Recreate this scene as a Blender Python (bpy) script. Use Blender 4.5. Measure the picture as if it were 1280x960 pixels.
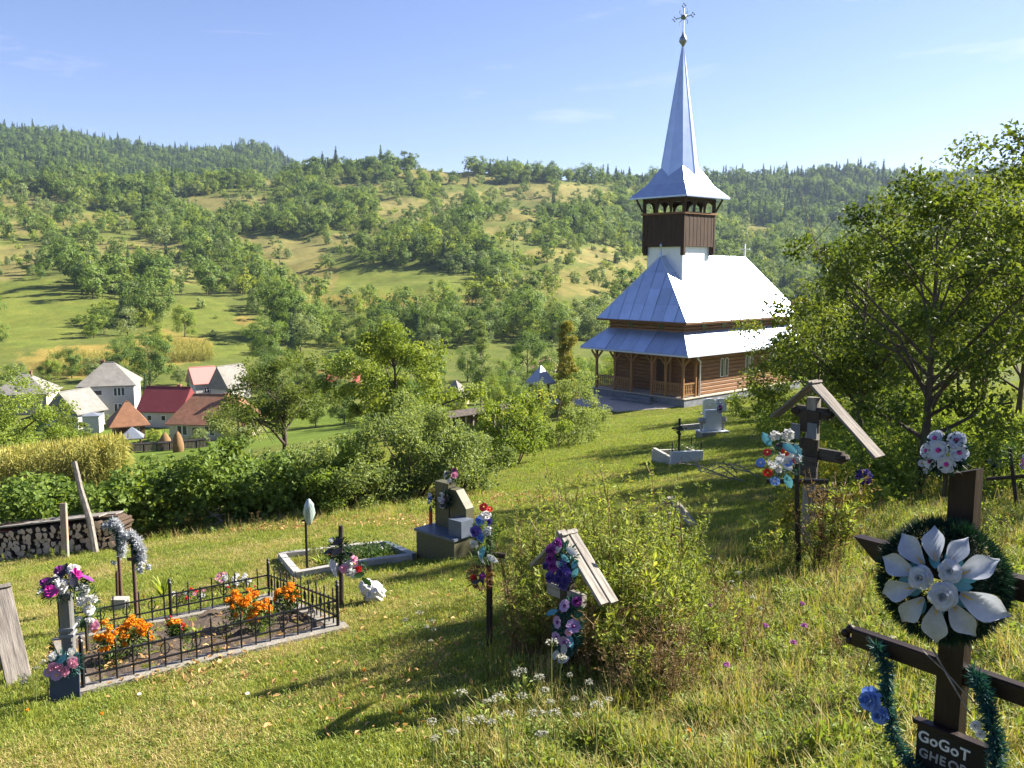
import bpy, bmesh, math, random
import numpy as np
from mathutils import Vector, Matrix, Euler

for _o in list(bpy.data.objects):
    bpy.data.objects.remove(_o)
C = bpy.context.scene.collection
SC = bpy.context.scene
R = math.radians

# ------------------------------------------------------------------ camera
EYE = 1.9
FPX = 1114.0
PITCH = R(7.4)
cam_d = bpy.data.cameras.new('camera')
cam = bpy.data.objects.new('camera', cam_d)
C.objects.link(cam)
cam.location = (0, 0, EYE)
cam.rotation_euler = (R(90) - PITCH, 0, 0)
cam_d.sensor_width = 36.0
cam_d.lens = 36.0 * FPX / 1280.0
cam_d.clip_start = 0.05
cam_d.clip_end = 12000
SC.camera = cam

# ------------------------------------------------------------------ sky and sun
SUN_EL = R(34)
SUN_AZ = math.atan2(0.94, 0.34)          # clockwise from +Y
SUN_DIR = Vector((math.sin(SUN_AZ) * math.cos(SUN_EL), math.cos(SUN_AZ) * math.cos(SUN_EL), math.sin(SUN_EL)))
world = bpy.data.worlds.new('World')
SC.world = world
world.use_nodes = True
wn, wl = world.node_tree.nodes, world.node_tree.links
wn.clear()
w_out = wn.new('ShaderNodeOutputWorld')
w_bg = wn.new('ShaderNodeBackground')
w_bg.inputs['Strength'].default_value = 0.050
w_sky = wn.new('ShaderNodeTexSky')
w_sky.sky_type = 'NISHITA'
w_sky.sun_disc = False
w_sky.sun_elevation = SUN_EL
w_sky.sun_rotation = SUN_AZ
w_sky.altitude = 600
w_sky.air_density = 1.0
w_sky.dust_density = 0.6
w_sky.ozone_density = 2.6
# thin wisps of cirrus, spread over the whole dome
w_tc = wn.new('ShaderNodeTexCoord')
w_map = wn.new('ShaderNodeMapping')
w_map.inputs['Scale'].default_value = (1.1, 2.0, 7.5)
w_map.inputs['Rotation'].default_value = (0.0, 0.10, 0.55)
w_map.inputs['Location'].default_value = (0.35, 1.4, 0.2)
w_noise = wn.new('ShaderNodeTexNoise')
w_noise.inputs['Scale'].default_value = 2.6
w_noise.inputs['Detail'].default_value = 9
w_noise.inputs['Roughness'].default_value = 0.62
w_noise.inputs['Distortion'].default_value = 0.5
w_ramp = wn.new('ShaderNodeValToRGB')
w_ramp.color_ramp.elements[0].position = 0.58
w_ramp.color_ramp.elements[0].color = (0, 0, 0, 1)
w_ramp.color_ramp.elements[1].position = 0.80
w_ramp.color_ramp.elements[1].color = (0.4, 0.4, 0.4, 1)
w_mix = wn.new('ShaderNodeMixRGB')
w_mix.inputs['Color2'].default_value = (7.5, 7.7, 8.0, 1)
wl.new(w_tc.outputs['Generated'], w_map.inputs['Vector'])
wl.new(w_map.outputs['Vector'], w_noise.inputs['Vector'])
wl.new(w_noise.outputs['Fac'], w_ramp.inputs['Fac'])
wl.new(w_ramp.outputs['Color'], w_mix.inputs['Fac'])
wl.new(w_sky.outputs['Color'], w_mix.inputs['Color1'])
w_wb = wn.new('ShaderNodeMixRGB')
w_wb.blend_type = 'MULTIPLY'
w_wb.inputs['Fac'].default_value = 1.0
w_wb.inputs['Color2'].default_value = (0.97, 0.89, 1.06, 1)
wl.new(w_mix.outputs['Color'], w_wb.inputs['Color1'])
wl.new(w_wb.outputs['Color'], w_bg.inputs['Color'])
wl.new(w_bg.outputs['Background'], w_out.inputs['Surface'])

sun_d = bpy.data.lights.new('sun', 'SUN')
sun_d.energy = 5.0
sun_d.angle = R(0.53)
sun_d.color = (1.0, 0.925, 0.80)
sun = bpy.data.objects.new('sun', sun_d)
C.objects.link(sun)
sun.rotation_euler = (-SUN_DIR).to_track_quat('-Z', 'Y').to_euler()
sun.location = SUN_DIR * 60

SC.view_settings.view_transform = 'Standard'
SC.view_settings.look = 'None'
SC.view_settings.gamma = 1.0
SC.view_settings.use_curve_mapping = False
SC.view_settings.exposure = 1.88
SC.render.engine = 'CYCLES'
SC.cycles.max_bounces = 6
SC.cycles.diffuse_bounces = 3
SC.cycles.glossy_bounces = 2
SC.cycles.transmission_bounces = 3
SC.cycles.transparent_max_bounces = 6
SC.cycles.volume_bounces = 0
SC.cycles.use_denoising = True
SC.cycles.sample_clamp_indirect = 4.0

# ------------------------------------------------------------------ pixel geometry (reference photograph is 1280 x 960)
CP, SP = math.cos(PITCH), math.sin(PITCH)
def ray(px, py):
    cx = (px - 640.0) / FPX
    up = (480.0 - py) / FPX
    return (cx, CP + SP * up, -SP + CP * up)
def at(px, py, d):
    """point seen at pixel (px, py) at forward distance d (world +Y)"""
    r = ray(px, py)
    t = d / r[1]
    return Vector((r[0] * t, d, EYE + r[2] * t))
def project(x, y, z):
    z = z - EYE
    dep = y * CP - z * SP
    up = y * SP + z * CP
    dep = np.maximum(dep, 1e-3)
    return 640 + FPX * x / dep, 480 - FPX * up / dep

# ------------------------------------------------------------------ terrain height
CH_O = Vector((10.66, 53.8, -6.7))        # church frame origin: near corner of the lower eave, on the ground
CH_ROT = math.atan2(0.674, 0.738)
CEX = Vector((math.cos(CH_ROT), math.sin(CH_ROT), 0))
CEY = Vector((-math.sin(CH_ROT), math.cos(CH_ROT), 0))

def smax(a, b, k):
    h = np.clip(0.5 + 0.5 * (a - b) / k, 0, 1)
    return b + (a - b) * h + k * h * (1 - h)
_rs = np.random.RandomState(5)
_wv = [(_rs.uniform(0, 2 * math.pi), _rs.uniform(0, 6.28), 0.8 + 0.35 * _rs.rand()) for _ in range(40)]
def fbm(x, y, scale, octs=4):
    s = np.zeros_like(x, dtype=float)
    amp, f = 1.0, 1.0 / scale
    i = 0
    for o in range(octs):
        for k in range(4):
            a, ph, ff = _wv[(i * 7 + 3) % 40]
            i += 1
            s = s + amp * 0.5 * np.sin((x * math.cos(a) + y * math.sin(a)) * 6.283 * f * ff + ph + 1.7 * np.sin((x * math.sin(a) - y * math.cos(a)) * 2.9 * f + ph))
        amp *= 0.5
        f *= 2.03
    return s * 0.5
_RX = np.array([-900, -300, 0, 100, 200, 300, 400, 500, 600, 700, 760, 850, 900, 1000, 1130, 1300, 1700, 2400])
_RY = np.array([240, 238, 240, 237, 238, 233, 223, 217, 218, 225, 231, 231, 229, 224, 226, 222, 215, 225])
_RD = np.array([850, 850, 850, 850, 850, 880, 900, 900, 900, 920, 980, 1200, 1350, 1450, 1450, 1400, 1300, 1300])
_FX = np.array([-900, -300, 0, 60, 90, 150, 200, 250, 290, 315, 330, 350, 372, 420, 600, 2400])
_FY = np.array([180, 166, 168, 168, 171, 182, 190, 193, 192, 187, 186, 194, 206, 226, 250, 260])
_PU = np.array([0.25, 0.31, 0.41, 0.56, 0.78, 1.0])
_PW = np.array([0.0, 0.20, 0.41, 0.61, 0.815, 1.0])
def terrain(x, y):
    x = np.asarray(x, dtype=float)
    y = np.asarray(y, dtype=float)
    xs = np.where(x > 0, 28 * np.tanh(x / 28.0), x)
    xs = np.maximum(xs, -120)
    P = -0.1425 * np.maximum(y, -50) + 0.12 * xs
    d = np.hypot(x, y)
    P = P + 0.05 * fbm(x, y, 9.0, 3) * np.clip(d / 8.0, 0.2, 1.0) * np.clip((400 - d) / 300, 0, 1)
    V = -22.0 + 0.5 * fbm(x, y, 120.0, 2)
    h = smax(P, V, 3.0)
    az = np.arctan2(x, y)
    azc = np.clip(az, -0.95, 0.95)
    px = 640 + FPX * np.tan(azc)
    ec = (335 - np.interp(px, _RX, _RY)) / FPX * np.cos(azc)
    rc = np.interp(px, _RX, _RD)
    e0 = -0.113
    u = d / rc
    w = np.interp(u, _PU, _PW)
    hill = EYE + d * (e0 + (ec - e0) * w)
    over = np.maximum(d - rc, 0)
    hill = np.where(u > 1, EYE + rc * ec - over * 0.10, hill)
    hill = hill + np.clip((d - 220) / 300, 0, 1) * (5.0 * fbm(x, y, 150.0, 3) + 7.0 * fbm(x + 300, y, 340.0, 2)) * np.clip((1.06 - u) * 4 + 0.25, 0.25, 1)
    hill = np.where(u < 0.25, EYE + d * e0 - (0.25 - u) * 160, hill)
    ef = (332 - np.interp(px, _FX, _FY)) / FPX * np.cos(azc)
    rf = 1900.0
    far = EYE + rf * ef - np.abs(d - rf) * 0.20 + 5 * fbm(x, y, 260.0, 3)
    far = np.where(d > rf + 150, EYE + rf * ef - 30 - (d - rf - 150) * 0.05, far)
    h = np.maximum(smax(h, hill, 3.0), np.where(d > 1000, far, -99))
    # levelled churchyard
    lx = (x - CH_O.x) * CEX.x + (y - CH_O.y) * CEX.y
    ly = (x - CH_O.x) * CEY.x + (y - CH_O.y) * CEY.y
    dx = np.maximum(np.abs(lx - 6.5) - 9.8, 0)
    dy = np.maximum(np.abs(ly - 4.45) - 5.2, 0)
    pw = np.clip(1 - np.hypot(dx, dy) / 7.0, 0, 1)
    pw = pw * pw * (3 - 2 * pw)
    return h * (1 - pw) + CH_O.z * pw
def tz(x, y):
    return float(terrain(np.array([x]), np.array([y]))[0])
def gp(px, py, tmin=1.0):
    """ground point seen at a pixel"""
    r = ray(px, py)
    t = np.geomspace(tmin, 4000, 6000)
    zz = EYE + r[2] * t
    hh = terrain(r[0] * t, r[1] * t)
    k = np.argmax(zz < hh)
    if k == 0:
        k = 1
    t0, t1 = t[k - 1], t[k]
    a, b = zz[k - 1] - hh[k - 1], zz[k] - hh[k]
    tt = t0 + (t1 - t0) * a / (a - b + 1e-9)
    x, y = r[0] * tt, r[1] * tt
    return Vector((x, y, tz(x, y)))
def gd(px, d):
    """ground point in the pixel column px at forward distance d"""
    x = 0.0
    z = 0.0
    for _ in range(6):
        dep = d * CP - (z - EYE) * SP
        x = (px - 640) / FPX * dep
        z = tz(x, d)
    return Vector((x, d, z))

# ------------------------------------------------------------------ materials
MATS = {}
def _nt(name):
    m = bpy.data.materials.new(name)
    m.use_nodes = True
    n, l = m.node_tree.nodes, m.node_tree.links
    n.clear()
    out = n.new('ShaderNodeOutputMaterial')
    return m, n, l, out
def mat(name, col, rough=0.7, var=0.25, scale=6.0, metal=0.0, bump=0.0, bscale=None, col2=None, spec=0.3, stretch=None, dirt=0.0):
    """plain surface with mottled colour"""
    if name in MATS:
        return MATS[name]
    m, n, l, out = _nt(name)
    b = n.new('ShaderNodeBsdfPrincipled')
    tc = n.new('ShaderNodeTexCoord')
    mp = n.new('ShaderNodeMapping')
    if stretch:
        mp.inputs['Scale'].default_value = stretch
    nz = n.new('ShaderNodeTexNoise')
    nz.inputs['Scale'].default_value = scale
    nz.inputs['Detail'].default_value = 6
    nz.inputs['Roughness'].default_value = 0.65
    rp = n.new('ShaderNodeValToRGB')
    c2 = col2 or tuple(min(1, c * (1 + var)) for c in col)
    c1 = tuple(c * (1 - var) for c in col)
    rp.color_ramp.elements[0].position = 0.3
    rp.color_ramp.elements[1].position = 0.7
    rp.color_ramp.elements[0].color = (*c1, 1)
    rp.color_ramp.elements[1].color = (*c2, 1)
    l.new(tc.outputs['Object'], mp.inputs['Vector'])
    l.new(mp.outputs['Vector'], nz.inputs['Vector'])
    l.new(nz.outputs['Fac'], rp.inputs['Fac'])
    src = rp.outputs['Color']
    if dirt > 0:
        n2 = n.new('ShaderNodeTexNoise')
        n2.inputs['Scale'].default_value = scale * 0.23
        n2.inputs['Detail'].default_value = 8
        r2 = n.new('ShaderNodeValToRGB')
        r2.color_ramp.elements[0].position = 0.45
        r2.color_ramp.elements[1].position = 0.75
        r2.color_ramp.elements[0].color = (0, 0, 0, 1)
        r2.color_ramp.elements[1].color = (dirt, dirt, dirt, 1)
        mx = n.new('ShaderNodeMixRGB')
        mx.inputs['Color2'].default_value = (0.10, 0.10, 0.06, 1)
        l.new(tc.outputs['Object'], n2.inputs['Vector'])
        l.new(n2.outputs['Fac'], r2.inputs['Fac'])
        l.new(r2.outputs['Color'], mx.inputs['Fac'])
        l.new(src, mx.inputs['Color1'])
        src = mx.outputs['Color']
    l.new(src, b.inputs['Base Color'])
    b.inputs['Roughness'].default_value = rough
    b.inputs['Metallic'].default_value = metal
    b.inputs['Specular IOR Level'].default_value = spec
    if bump > 0:
        bp = n.new('ShaderNodeBump')
        bp.inputs['Strength'].default_value = bump
        bp.inputs['Distance'].default_value = 0.02
        if bscale:
            nb = n.new('ShaderNodeTexNoise')
            nb.inputs['Scale'].default_value = bscale
            nb.inputs['Detail'].default_value = 5
            l.new(mp.outputs['Vector'], nb.inputs['Vector'])
            l.new(nb.outputs['Fac'], bp.inputs['Height'])
        else:
            l.new(nz.outputs['Fac'], bp.inputs['Height'])
        l.new(bp.outputs['Normal'], b.inputs['Normal'])
    l.new(b.outputs['BSDF'], out.inputs['Surface'])
    MATS[name] = m
    return m
def leafmat(name, dark, light, accent=None, trans=0.4, rough=0.55, spec=0.25, amt=0.12, tr_gain=1.5, LG=1.6):
    """leaf: colour from the per-face value 'v' and the tree's own random, part of the light passes through"""
    if name in MATS:
        return MATS[name]
    dark, light = tuple(c * LG for c in dark), tuple(c * LG for c in light)
    accent = accent and tuple(c * LG * 0.9 for c in accent)
    m, n, l, out = _nt(name)
    at_ = n.new('ShaderNodeAttribute')
    at_.attribute_name = 'v'
    oi = n.new('ShaderNodeObjectInfo')
    add = n.new('ShaderNodeMath')
    add.operation = 'MULTIPLY_ADD'
    add.inputs[1].default_value = 0.62
    m2 = n.new('ShaderNodeMath')
    m2.operation = 'MULTIPLY'
    m2.inputs[1].default_value = 0.38
    l.new(oi.outputs['Random'], m2.inputs[0])
    l.new(at_.outputs['Fac'], add.inputs[0])
    l.new(m2.outputs[0], add.inputs[2])
    rp = n.new('ShaderNodeValToRGB')
    rp.color_ramp.elements[0].position = 0.12
    rp.color_ramp.elements[0].color = (*dark, 1)
    rp.color_ramp.elements[1].position = 0.82
    rp.color_ramp.elements[1].color = (*light, 1)
    if accent:
        e = rp.color_ramp.elements.new(1.0 - amt * 0.5)
        e.color = (*accent, 1)
    l.new(add.outputs[0], rp.inputs['Fac'])
    b = n.new('ShaderNodeBsdfPrincipled')
    b.inputs['Roughness'].default_value = rough
    b.inputs['Specular IOR Level'].default_value = spec
    l.new(rp.outputs['Color'], b.inputs['Base Color'])
    t = n.new('ShaderNodeBsdfTranslucent')
    g = n.new('ShaderNodeMixRGB')
    g.blend_type = 'MULTIPLY'
    g.inputs['Fac'].default_value = 1.0
    g.inputs['Color2'].default_value = (1.25 * tr_gain / 1.5, 1.2 * tr_gain / 1.5, 0.55, 1)
    l.new(rp.outputs['Color'], g.inputs['Color1'])
    l.new(g.outputs['Color'], t.inputs['Color'])
    mx = n.new('ShaderNodeMixShader')
    mx.inputs['Fac'].default_value = trans
    l.new(b.outputs['BSDF'], mx.inputs[1])
    l.new(t.outputs['BSDF'], mx.inputs[2])
    l.new(mx.outputs['Shader'], out.inputs['Surface'])
    MATS[name] = m
    return m
def wood(name, c1, c2, rough=0.75, grain=(1, 1, 14), scale=3.0, bump=0.3):
    """c1/c2 streaks running along the axis whose grain factor is smallest"""
    return mat(name, c1, rough, 0.2, scale, 0.0, bump, None, c2, 0.25, grain)

# ------------------------------------------------------------------ mesh helpers
class MB:
    def __init__(self):
        self.v = []
        self.f = []
        self.mi = []
        self.cur = 0
    def add(self, vs, fs):
        o = len(self.v)
        self.v.extend([tuple(p) for p in vs])
        for f in fs:
            self.f.append(tuple(i + o for i in f))
            self.mi.append(self.cur)
        return self
    def box(self, c, s, m=None):
        x, y, z = s[0] / 2, s[1] / 2, s[2] / 2
        vs = [Vector((a * x, b * y, g * z)) for g in (-1, 1) for b in (-1, 1) for a in (-1, 1)]
        if m is not None:
            vs = [m @ p for p in vs]
        c = Vector(c)
        vs = [p + c for p in vs]
        return self.add(vs, [(0, 2, 3, 1), (4, 5, 7, 6), (0, 1, 5, 4), (2, 6, 7, 3), (0, 4, 6, 2), (1, 3, 7, 5)])
    def bbox(self, c, s, bv=0.01, m=None):
        """box with chamfered long edges (along its longest axis)"""
        ax = max(range(3), key=lambda i: s[i])
        o = [i for i in range(3) if i != ax]
        a, b, L = s[o[0]] / 2, s[o[1]] / 2, s[ax] / 2
        bv = min(bv, a * 0.7, b * 0.7)
        prof = [(a - bv, -b), (a, -b + bv), (a, b - bv), (a - bv, b), (-a + bv, b), (-a, b - bv), (-a, -b + bv), (-a + bv, -b)]
        vs = []
        for e in (-L, L):
            for p in prof:
                q = [0, 0, 0]
                q[ax] = e
                q[o[0]] = p[0]
                q[o[1]] = p[1]
                q = Vector(q)
                if m is not None:
                    q = m @ q
                vs.append(q + Vector(c))
        fs = [(i, (i + 1) % 8, 8 + (i + 1) % 8, 8 + i) for i in range(8)] + [tuple(range(7, -1, -1)), tuple(range(8, 16))]
        return self.add(vs, fs)
    def beam(self, p0, p1, w, h, up=(0, 0, 1), bv=0.0):
        """rectangular bar from p0 to p1; w across, h along 'up'"""
        p0, p1 = Vector(p0), Vector(p1)
        d = (p1 - p0)
        L = d.length
        d.normalize()
        up = Vector(up)
        s = d.cross(up)
        if s.length < 1e-4:
            s = d.cross(Vector((1, 0, 0)))
        s.normalize()
        u = s.cross(d)
        m = Matrix((s, d, u)).transposed()
        if bv > 0:
            return self.bbox((p0 + p1) / 2, (w, L, h), bv, m)
        return self.box((p0 + p1) / 2, (w, L, h), m)
    def tube(self, p0, p1, r0, r1=None, n=8, cap=True):
        return self.path([p0, p1], [r0, r0 if r1 is None else r1], n, cap)
    def path(self, pts, rs, n=8, cap=True):
        pts = [Vector(p) for p in pts]
        vs, fs = [], []
        prev = None
        for i, p in enumerate(pts):
            d = (pts[min(i + 1, len(pts) - 1)] - pts[max(i - 1, 0)]).normalized()
            a = prev if prev is not None else (Vector((1, 0, 0)) if abs(d.x) < 0.8 else Vector((0, 1, 0)))
            s = (a - d * a.dot(d))
            if s.length < 1e-5:
                s = Vector((0, 1, 0)) - d * d.y
            s.normalize()
            prev = s
            t = d.cross(s)
            r = rs[i] if isinstance(rs, (list, tuple)) else rs
            for k in range(n):
                an = 2 * math.pi * k / n
                vs.append(p + (s * math.cos(an) + t * math.sin(an)) * r)
        for i in range(len(pts) - 1):
            for k in range(n):
                fs.append((i * n + k, i * n + (k + 1) % n, (i + 1) * n + (k + 1) % n, (i + 1) * n + k))
        if cap:
            fs.append(tuple(range(n - 1, -1, -1)))
            fs.append(tuple((len(pts) - 1) * n + k for k in range(n)))
        return self.add(vs, fs)
    def lathe(self, prof, n=12, c=(0, 0, 0)):
        vs, fs = [], []
        c = Vector(c)
        for r, z in prof:
            for k in range(n):
                a = 2 * math.pi * k / n
                vs.append(Vector((r * math.cos(a), r * math.sin(a), z)) + c)
        for i in range(len(prof) - 1):
            for k in range(n):
                fs.append((i * n + k, i * n + (k + 1) % n, (i + 1) * n + (k + 1) % n, (i + 1) * n + k))
        return self.add(vs, fs)
    def prism(self, poly, off):
        """polygon (3D points) extruded by vector off"""
        poly = [Vector(p) for p in poly]
        off = Vector(off)
        n = len(poly)
        vs = poly + [p + off for p in poly]
        fs = [tuple(range(n)), tuple(range(2 * n - 1, n - 1, -1))] + [(i, i + n, (i + 1) % n + n, (i + 1) % n) for i in range(n)]
        return self.add(vs, fs)
    def mesh(self, name, mats, smooth=False):
        me = bpy.data.meshes.new(name)
        me.from_pydata([tuple(p) for p in self.v], [], self.f)
        if not isinstance(mats, (list, tuple)):
            mats = [mats]
        for m in mats:
            me.materials.append(m)
        if len(mats) > 1:
            me.polygons.foreach_set('material_index', self.mi)
        bm = bmesh.new()
        bm.from_mesh(me)
        bmesh.ops.recalc_face_normals(bm, faces=bm.faces)
        bm.to_mesh(me)
        bm.free()
        if smooth:
            me.polygons.foreach_set('use_smooth', [True] * len(me.polygons))
        me.update()
        return me
    def build(self, name, mats, parent=None, smooth=False):
        return link(name, self.mesh(name, mats, smooth), parent)
def link(name, me, parent=None, loc=None, rot=None, scale=None):
    o = bpy.data.objects.new(name, me)
    C.objects.link(o)
    if parent is not None:
        o.parent = parent
    if loc is not None:
        o.location = loc
    if rot is not None:
        o.rotation_euler = rot
    if scale is not None:
        o.scale = scale if isinstance(scale, (tuple, list, Vector)) else (scale,) * 3
    return o
def tag(o, label, cat, group=None, kind=None):
    if label:
        o['label'] = label
    if cat:
        o['category'] = cat
    if group:
        o['group'] = group
    if kind:
        o['kind'] = kind
    return o
def thing(name, label, cat, loc=(0, 0, 0), rz=0.0, group=None, rot=None):
    o = bpy.data.objects.new(name, None)
    C.objects.link(o)
    o.location = loc
    o.rotation_euler = rot if rot is not None else (0, 0, rz)
    o.empty_display_size = 0.2
    return tag(o, label, cat, group)
def np_mesh(name, V, F, mats, v=None, mi=None, smooth=False):
    """quads/tris from numpy arrays"""
    me = bpy.data.meshes.new(name)
    V = np.asarray(V, dtype=np.float32)
    F = np.asarray(F, dtype=np.int32)
    n, k = F.shape
    me.vertices.add(len(V))
    me.vertices.foreach_set('co', V.ravel())
    me.loops.add(n * k)
    me.loops.foreach_set('vertex_index', F.ravel())
    me.polygons.add(n)
    me.polygons.foreach_set('loop_start', np.arange(0, n * k, k, dtype=np.int32))
    if not isinstance(mats, (list, tuple)):
        mats = [mats]
    for m in mats:
        me.materials.append(m)
    if mi is not None:
        me.polygons.foreach_set('material_index', np.asarray(mi, dtype=np.int32))
    me.polygons.foreach_set('use_smooth', [bool(smooth)] * n)
    if v is not None:
        a = me.attributes.new('v', 'FLOAT', 'FACE')
        a.data.foreach_set('value', np.asarray(v, dtype=np.float32))
    me.update(calc_edges=True)
    me.validate()
    return me
def unit(a):
    return a / np.maximum(np.linalg.norm(a, axis=1, keepdims=True), 1e-9)
def leaf_quads(P, N, size, rng, aspect=0.55, fold=0.12, axis=None, jitter=0.35):
    """one pointed four-cornered leaf per point; N = leaf normal"""
    n = len(P)
    size = np.broadcast_to(np.asarray(size, float), (n,)) * (1 + jitter * (rng.rand(n) * 2 - 1))
    r = rng.normal(size=(n, 3)) if axis is None else axis + 0.25 * rng.normal(size=(n, 3))
    T = unit(r - N * np.sum(r * N, 1, keepdims=True))
    B = np.cross(N, T)
    s = size[:, None]
    a = P - T * s * 0.5
    c = P + T * s * 0.5 - N * s * fold
    b = P + B * s * aspect * 0.5 + N * s * fold * 0.6
    d = P - B * s * aspect * 0.5 + N * s * fold * 0.6
    V = np.stack([a, b, c, d], 1).reshape(-1, 3)
    F = np.arange(4 * n).reshape(n, 4)
    return V, F
def merge(parts):
    """[(V, F, v, mi)] -> joined arrays"""
    Vs, Fs, vs, ms, o = [], [], [], [], 0
    for V, F, v, mi in parts:
        Vs.append(V)
        Fs.append(np.asarray(F) + o)
        vs.append(np.broadcast_to(v, (len(F),)))
        ms.append(np.full(len(F), mi))
        o += len(V)
    return np.concatenate(Vs), np.concatenate(Fs), np.concatenate(vs), np.concatenate(ms)
def scatter(name, label, cat, P, rz, scl, var, sources, tilt=None, kind='stuff'):
    """one object: copies of the source meshes on the given points"""
    me = bpy.data.meshes.new(name)
    n = len(P)
    me.vertices.add(n)
    me.vertices.foreach_set('co', np.asarray(P, dtype=np.float32).ravel())
    rot = np.zeros((n, 3), dtype=np.float32)
    if tilt is not None:
        rot[:, :2] = tilt
    rot[:, 2] = rz
    a = me.attributes.new('rot', 'FLOAT_VECTOR', 'POINT')
    a.data.foreach_set('vector', rot.ravel())
    sc3 = np.asarray(scl, dtype=np.float32)
    if sc3.ndim == 1:
        sc3 = np.repeat(sc3[:, None], 3, 1)
    a = me.attributes.new('scl', 'FLOAT_VECTOR', 'POINT')
    a.data.foreach_set('vector', np.ascontiguousarray(sc3, dtype=np.float32).ravel())
    a = me.attributes.new('var', 'INT', 'POINT')
    a.data.foreach_set('value', np.asarray(var, dtype=np.int32))
    o = link(name, me)
    tag(o, label, cat, None, kind)
    ng = bpy.data.node_groups.new(name, 'GeometryNodeTree')
    ng.interface.new_socket('Geometry', in_out='INPUT', socket_type='NodeSocketGeometry')
    ng.interface.new_socket('Geometry', in_out='OUTPUT', socket_type='NodeSocketGeometry')
    N, L = ng.nodes, ng.links
    gi, go, jo = N.new('NodeGroupInput'), N.new('NodeGroupOutput'), N.new('GeometryNodeJoinGeometry')
    def attr(nm, ty):
        q = N.new('GeometryNodeInputNamedAttribute')
        q.data_type = ty
        q.inputs['Name'].default_value = nm
        return q.outputs['Attribute']
    av, ar, asc = attr('var', 'INT'), attr('rot', 'FLOAT_VECTOR'), attr('scl', 'FLOAT_VECTOR')
    for i, s in enumerate(sources):
        cmp_ = N.new('FunctionNodeCompare')
        cmp_.data_type = 'INT'
        cmp_.operation = 'EQUAL'
        L.new(av, cmp_.inputs[2])
        cmp_.inputs[3].default_value = i
        oi = N.new('GeometryNodeObjectInfo')
        oi.inputs['Object'].default_value = s
        oi.inputs['As Instance'].default_value = True
        ip = N.new('GeometryNodeInstanceOnPoints')
        L.new(gi.outputs[0], ip.inputs['Points'])
        L.new(cmp_.outputs[0], ip.inputs['Selection'])
        L.new(oi.outputs['Geometry'], ip.inputs['Instance'])
        L.new(ar, ip.inputs['Rotation'])
        L.new(asc, ip.inputs['Scale'])
        L.new(ip.outputs['Instances'], jo.inputs[0])
    L.new(jo.outputs[0], go.inputs[0])
    md = o.modifiers.new('scatter', 'NODES')
    md.node_group = ng
    return o
def source(name, me):
    return bpy.data.objects.new(name, me)      # never linked to the scene: only copied by scatter()
# ================================================================== GROUND
# fields on the slope across the valley, given where the photograph shows them (pixel x, y, half width, half height, kind)
FIELDS = [
    (165, 313, 62, 10, 'dry'), (365, 315, 38, 13, 'dry'), (392, 345, 30, 22, 'mix'), (32, 253, 40, 9, 'dry'), (285, 255, 58, 8, 'dry'),
    (250, 398, 42, 20, 'green'), (45, 392, 55, 34, 'green'), (120, 385, 40, 8, 'green'), (250, 343, 36, 9, 'dry'),
    (470, 352, 95, 15, 'green'), (545, 362, 60, 9, 'green'), (410, 345, 45, 18, 'green'), (490, 374, 120, 6, 'corn'), (530, 262, 52, 10, 'dry'), (505, 256, 28, 7, 'dry'),
    (685, 240, 62, 9, 'dry'), (725, 246, 40, 9, 'dry'), (735, 353, 80, 13, 'mix'), (775, 345, 50, 12, 'mix'), (747, 320, 26, 9, 'dry'), (632, 292, 32, 7, 'dry'),
    (540, 218, 40, 5, 'mix'), (590, 225, 40, 4, 'mix'), (30, 320, 40, 11, 'dry'), (75, 290, 36, 6, 'mix'),
    (110, 452, 70, 16, 'corn'), (215, 432, 42, 18, 'corn'), (300, 425, 40, 18, 'green'), (290, 410, 30, 14, 'corn'),
    (962, 237, 20, 5, 'dry'), (1085, 240, 36, 5, 'dry'), (1060, 248, 40, 3, 'dry'), (1020, 243, 30, 3, 'mix'),
    (120, 275, 60, 6, 'mix'), (430, 300, 36, 6, 'dry'), (450, 235, 40, 5, 'mix'), (650, 268, 40, 6, 'mix'), (590, 245, 36, 5, 'dry'), (820, 330, 40, 8, 'mix'), (690, 318, 36, 6, 'mix'), (480, 283, 30, 5, 'mix'), (330, 228, 40, 4, 'dry'), (180, 350, 40, 7, 'mix'), (15, 285, 30, 7, 'dry'),
    (945, 290, 24, 6, 'mix'), (320, 300, 40, 4, 'dry'), (8, 340, 20, 8, 'dry'),
]
KCOL = {'dry': (0.178, 0.168, 0.062), 'mix': (0.165, 0.155, 0.050), 'green': (0.128, 0.158, 0.034), 'corn': (0.235, 0.19, 0.055)}
def field_at(px, py, wob=0.0):
    best = np.zeros_like(px)
    kind = np.full(px.shape, -1)
    names = list(KCOL)
    for (cx, cy, hw, hh, k) in FIELDS:
        r = ((px - cx) / (hw * 1.2)) ** 2 + ((py - cy) / (hh * 1.3)) ** 2
        w = np.clip((1.15 + wob - r) / 0.35, 0, 1)
        m = w > best
        best = np.where(m, w, best)
        kind = np.where(m, names.index(k), kind)
    return best, kind

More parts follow.
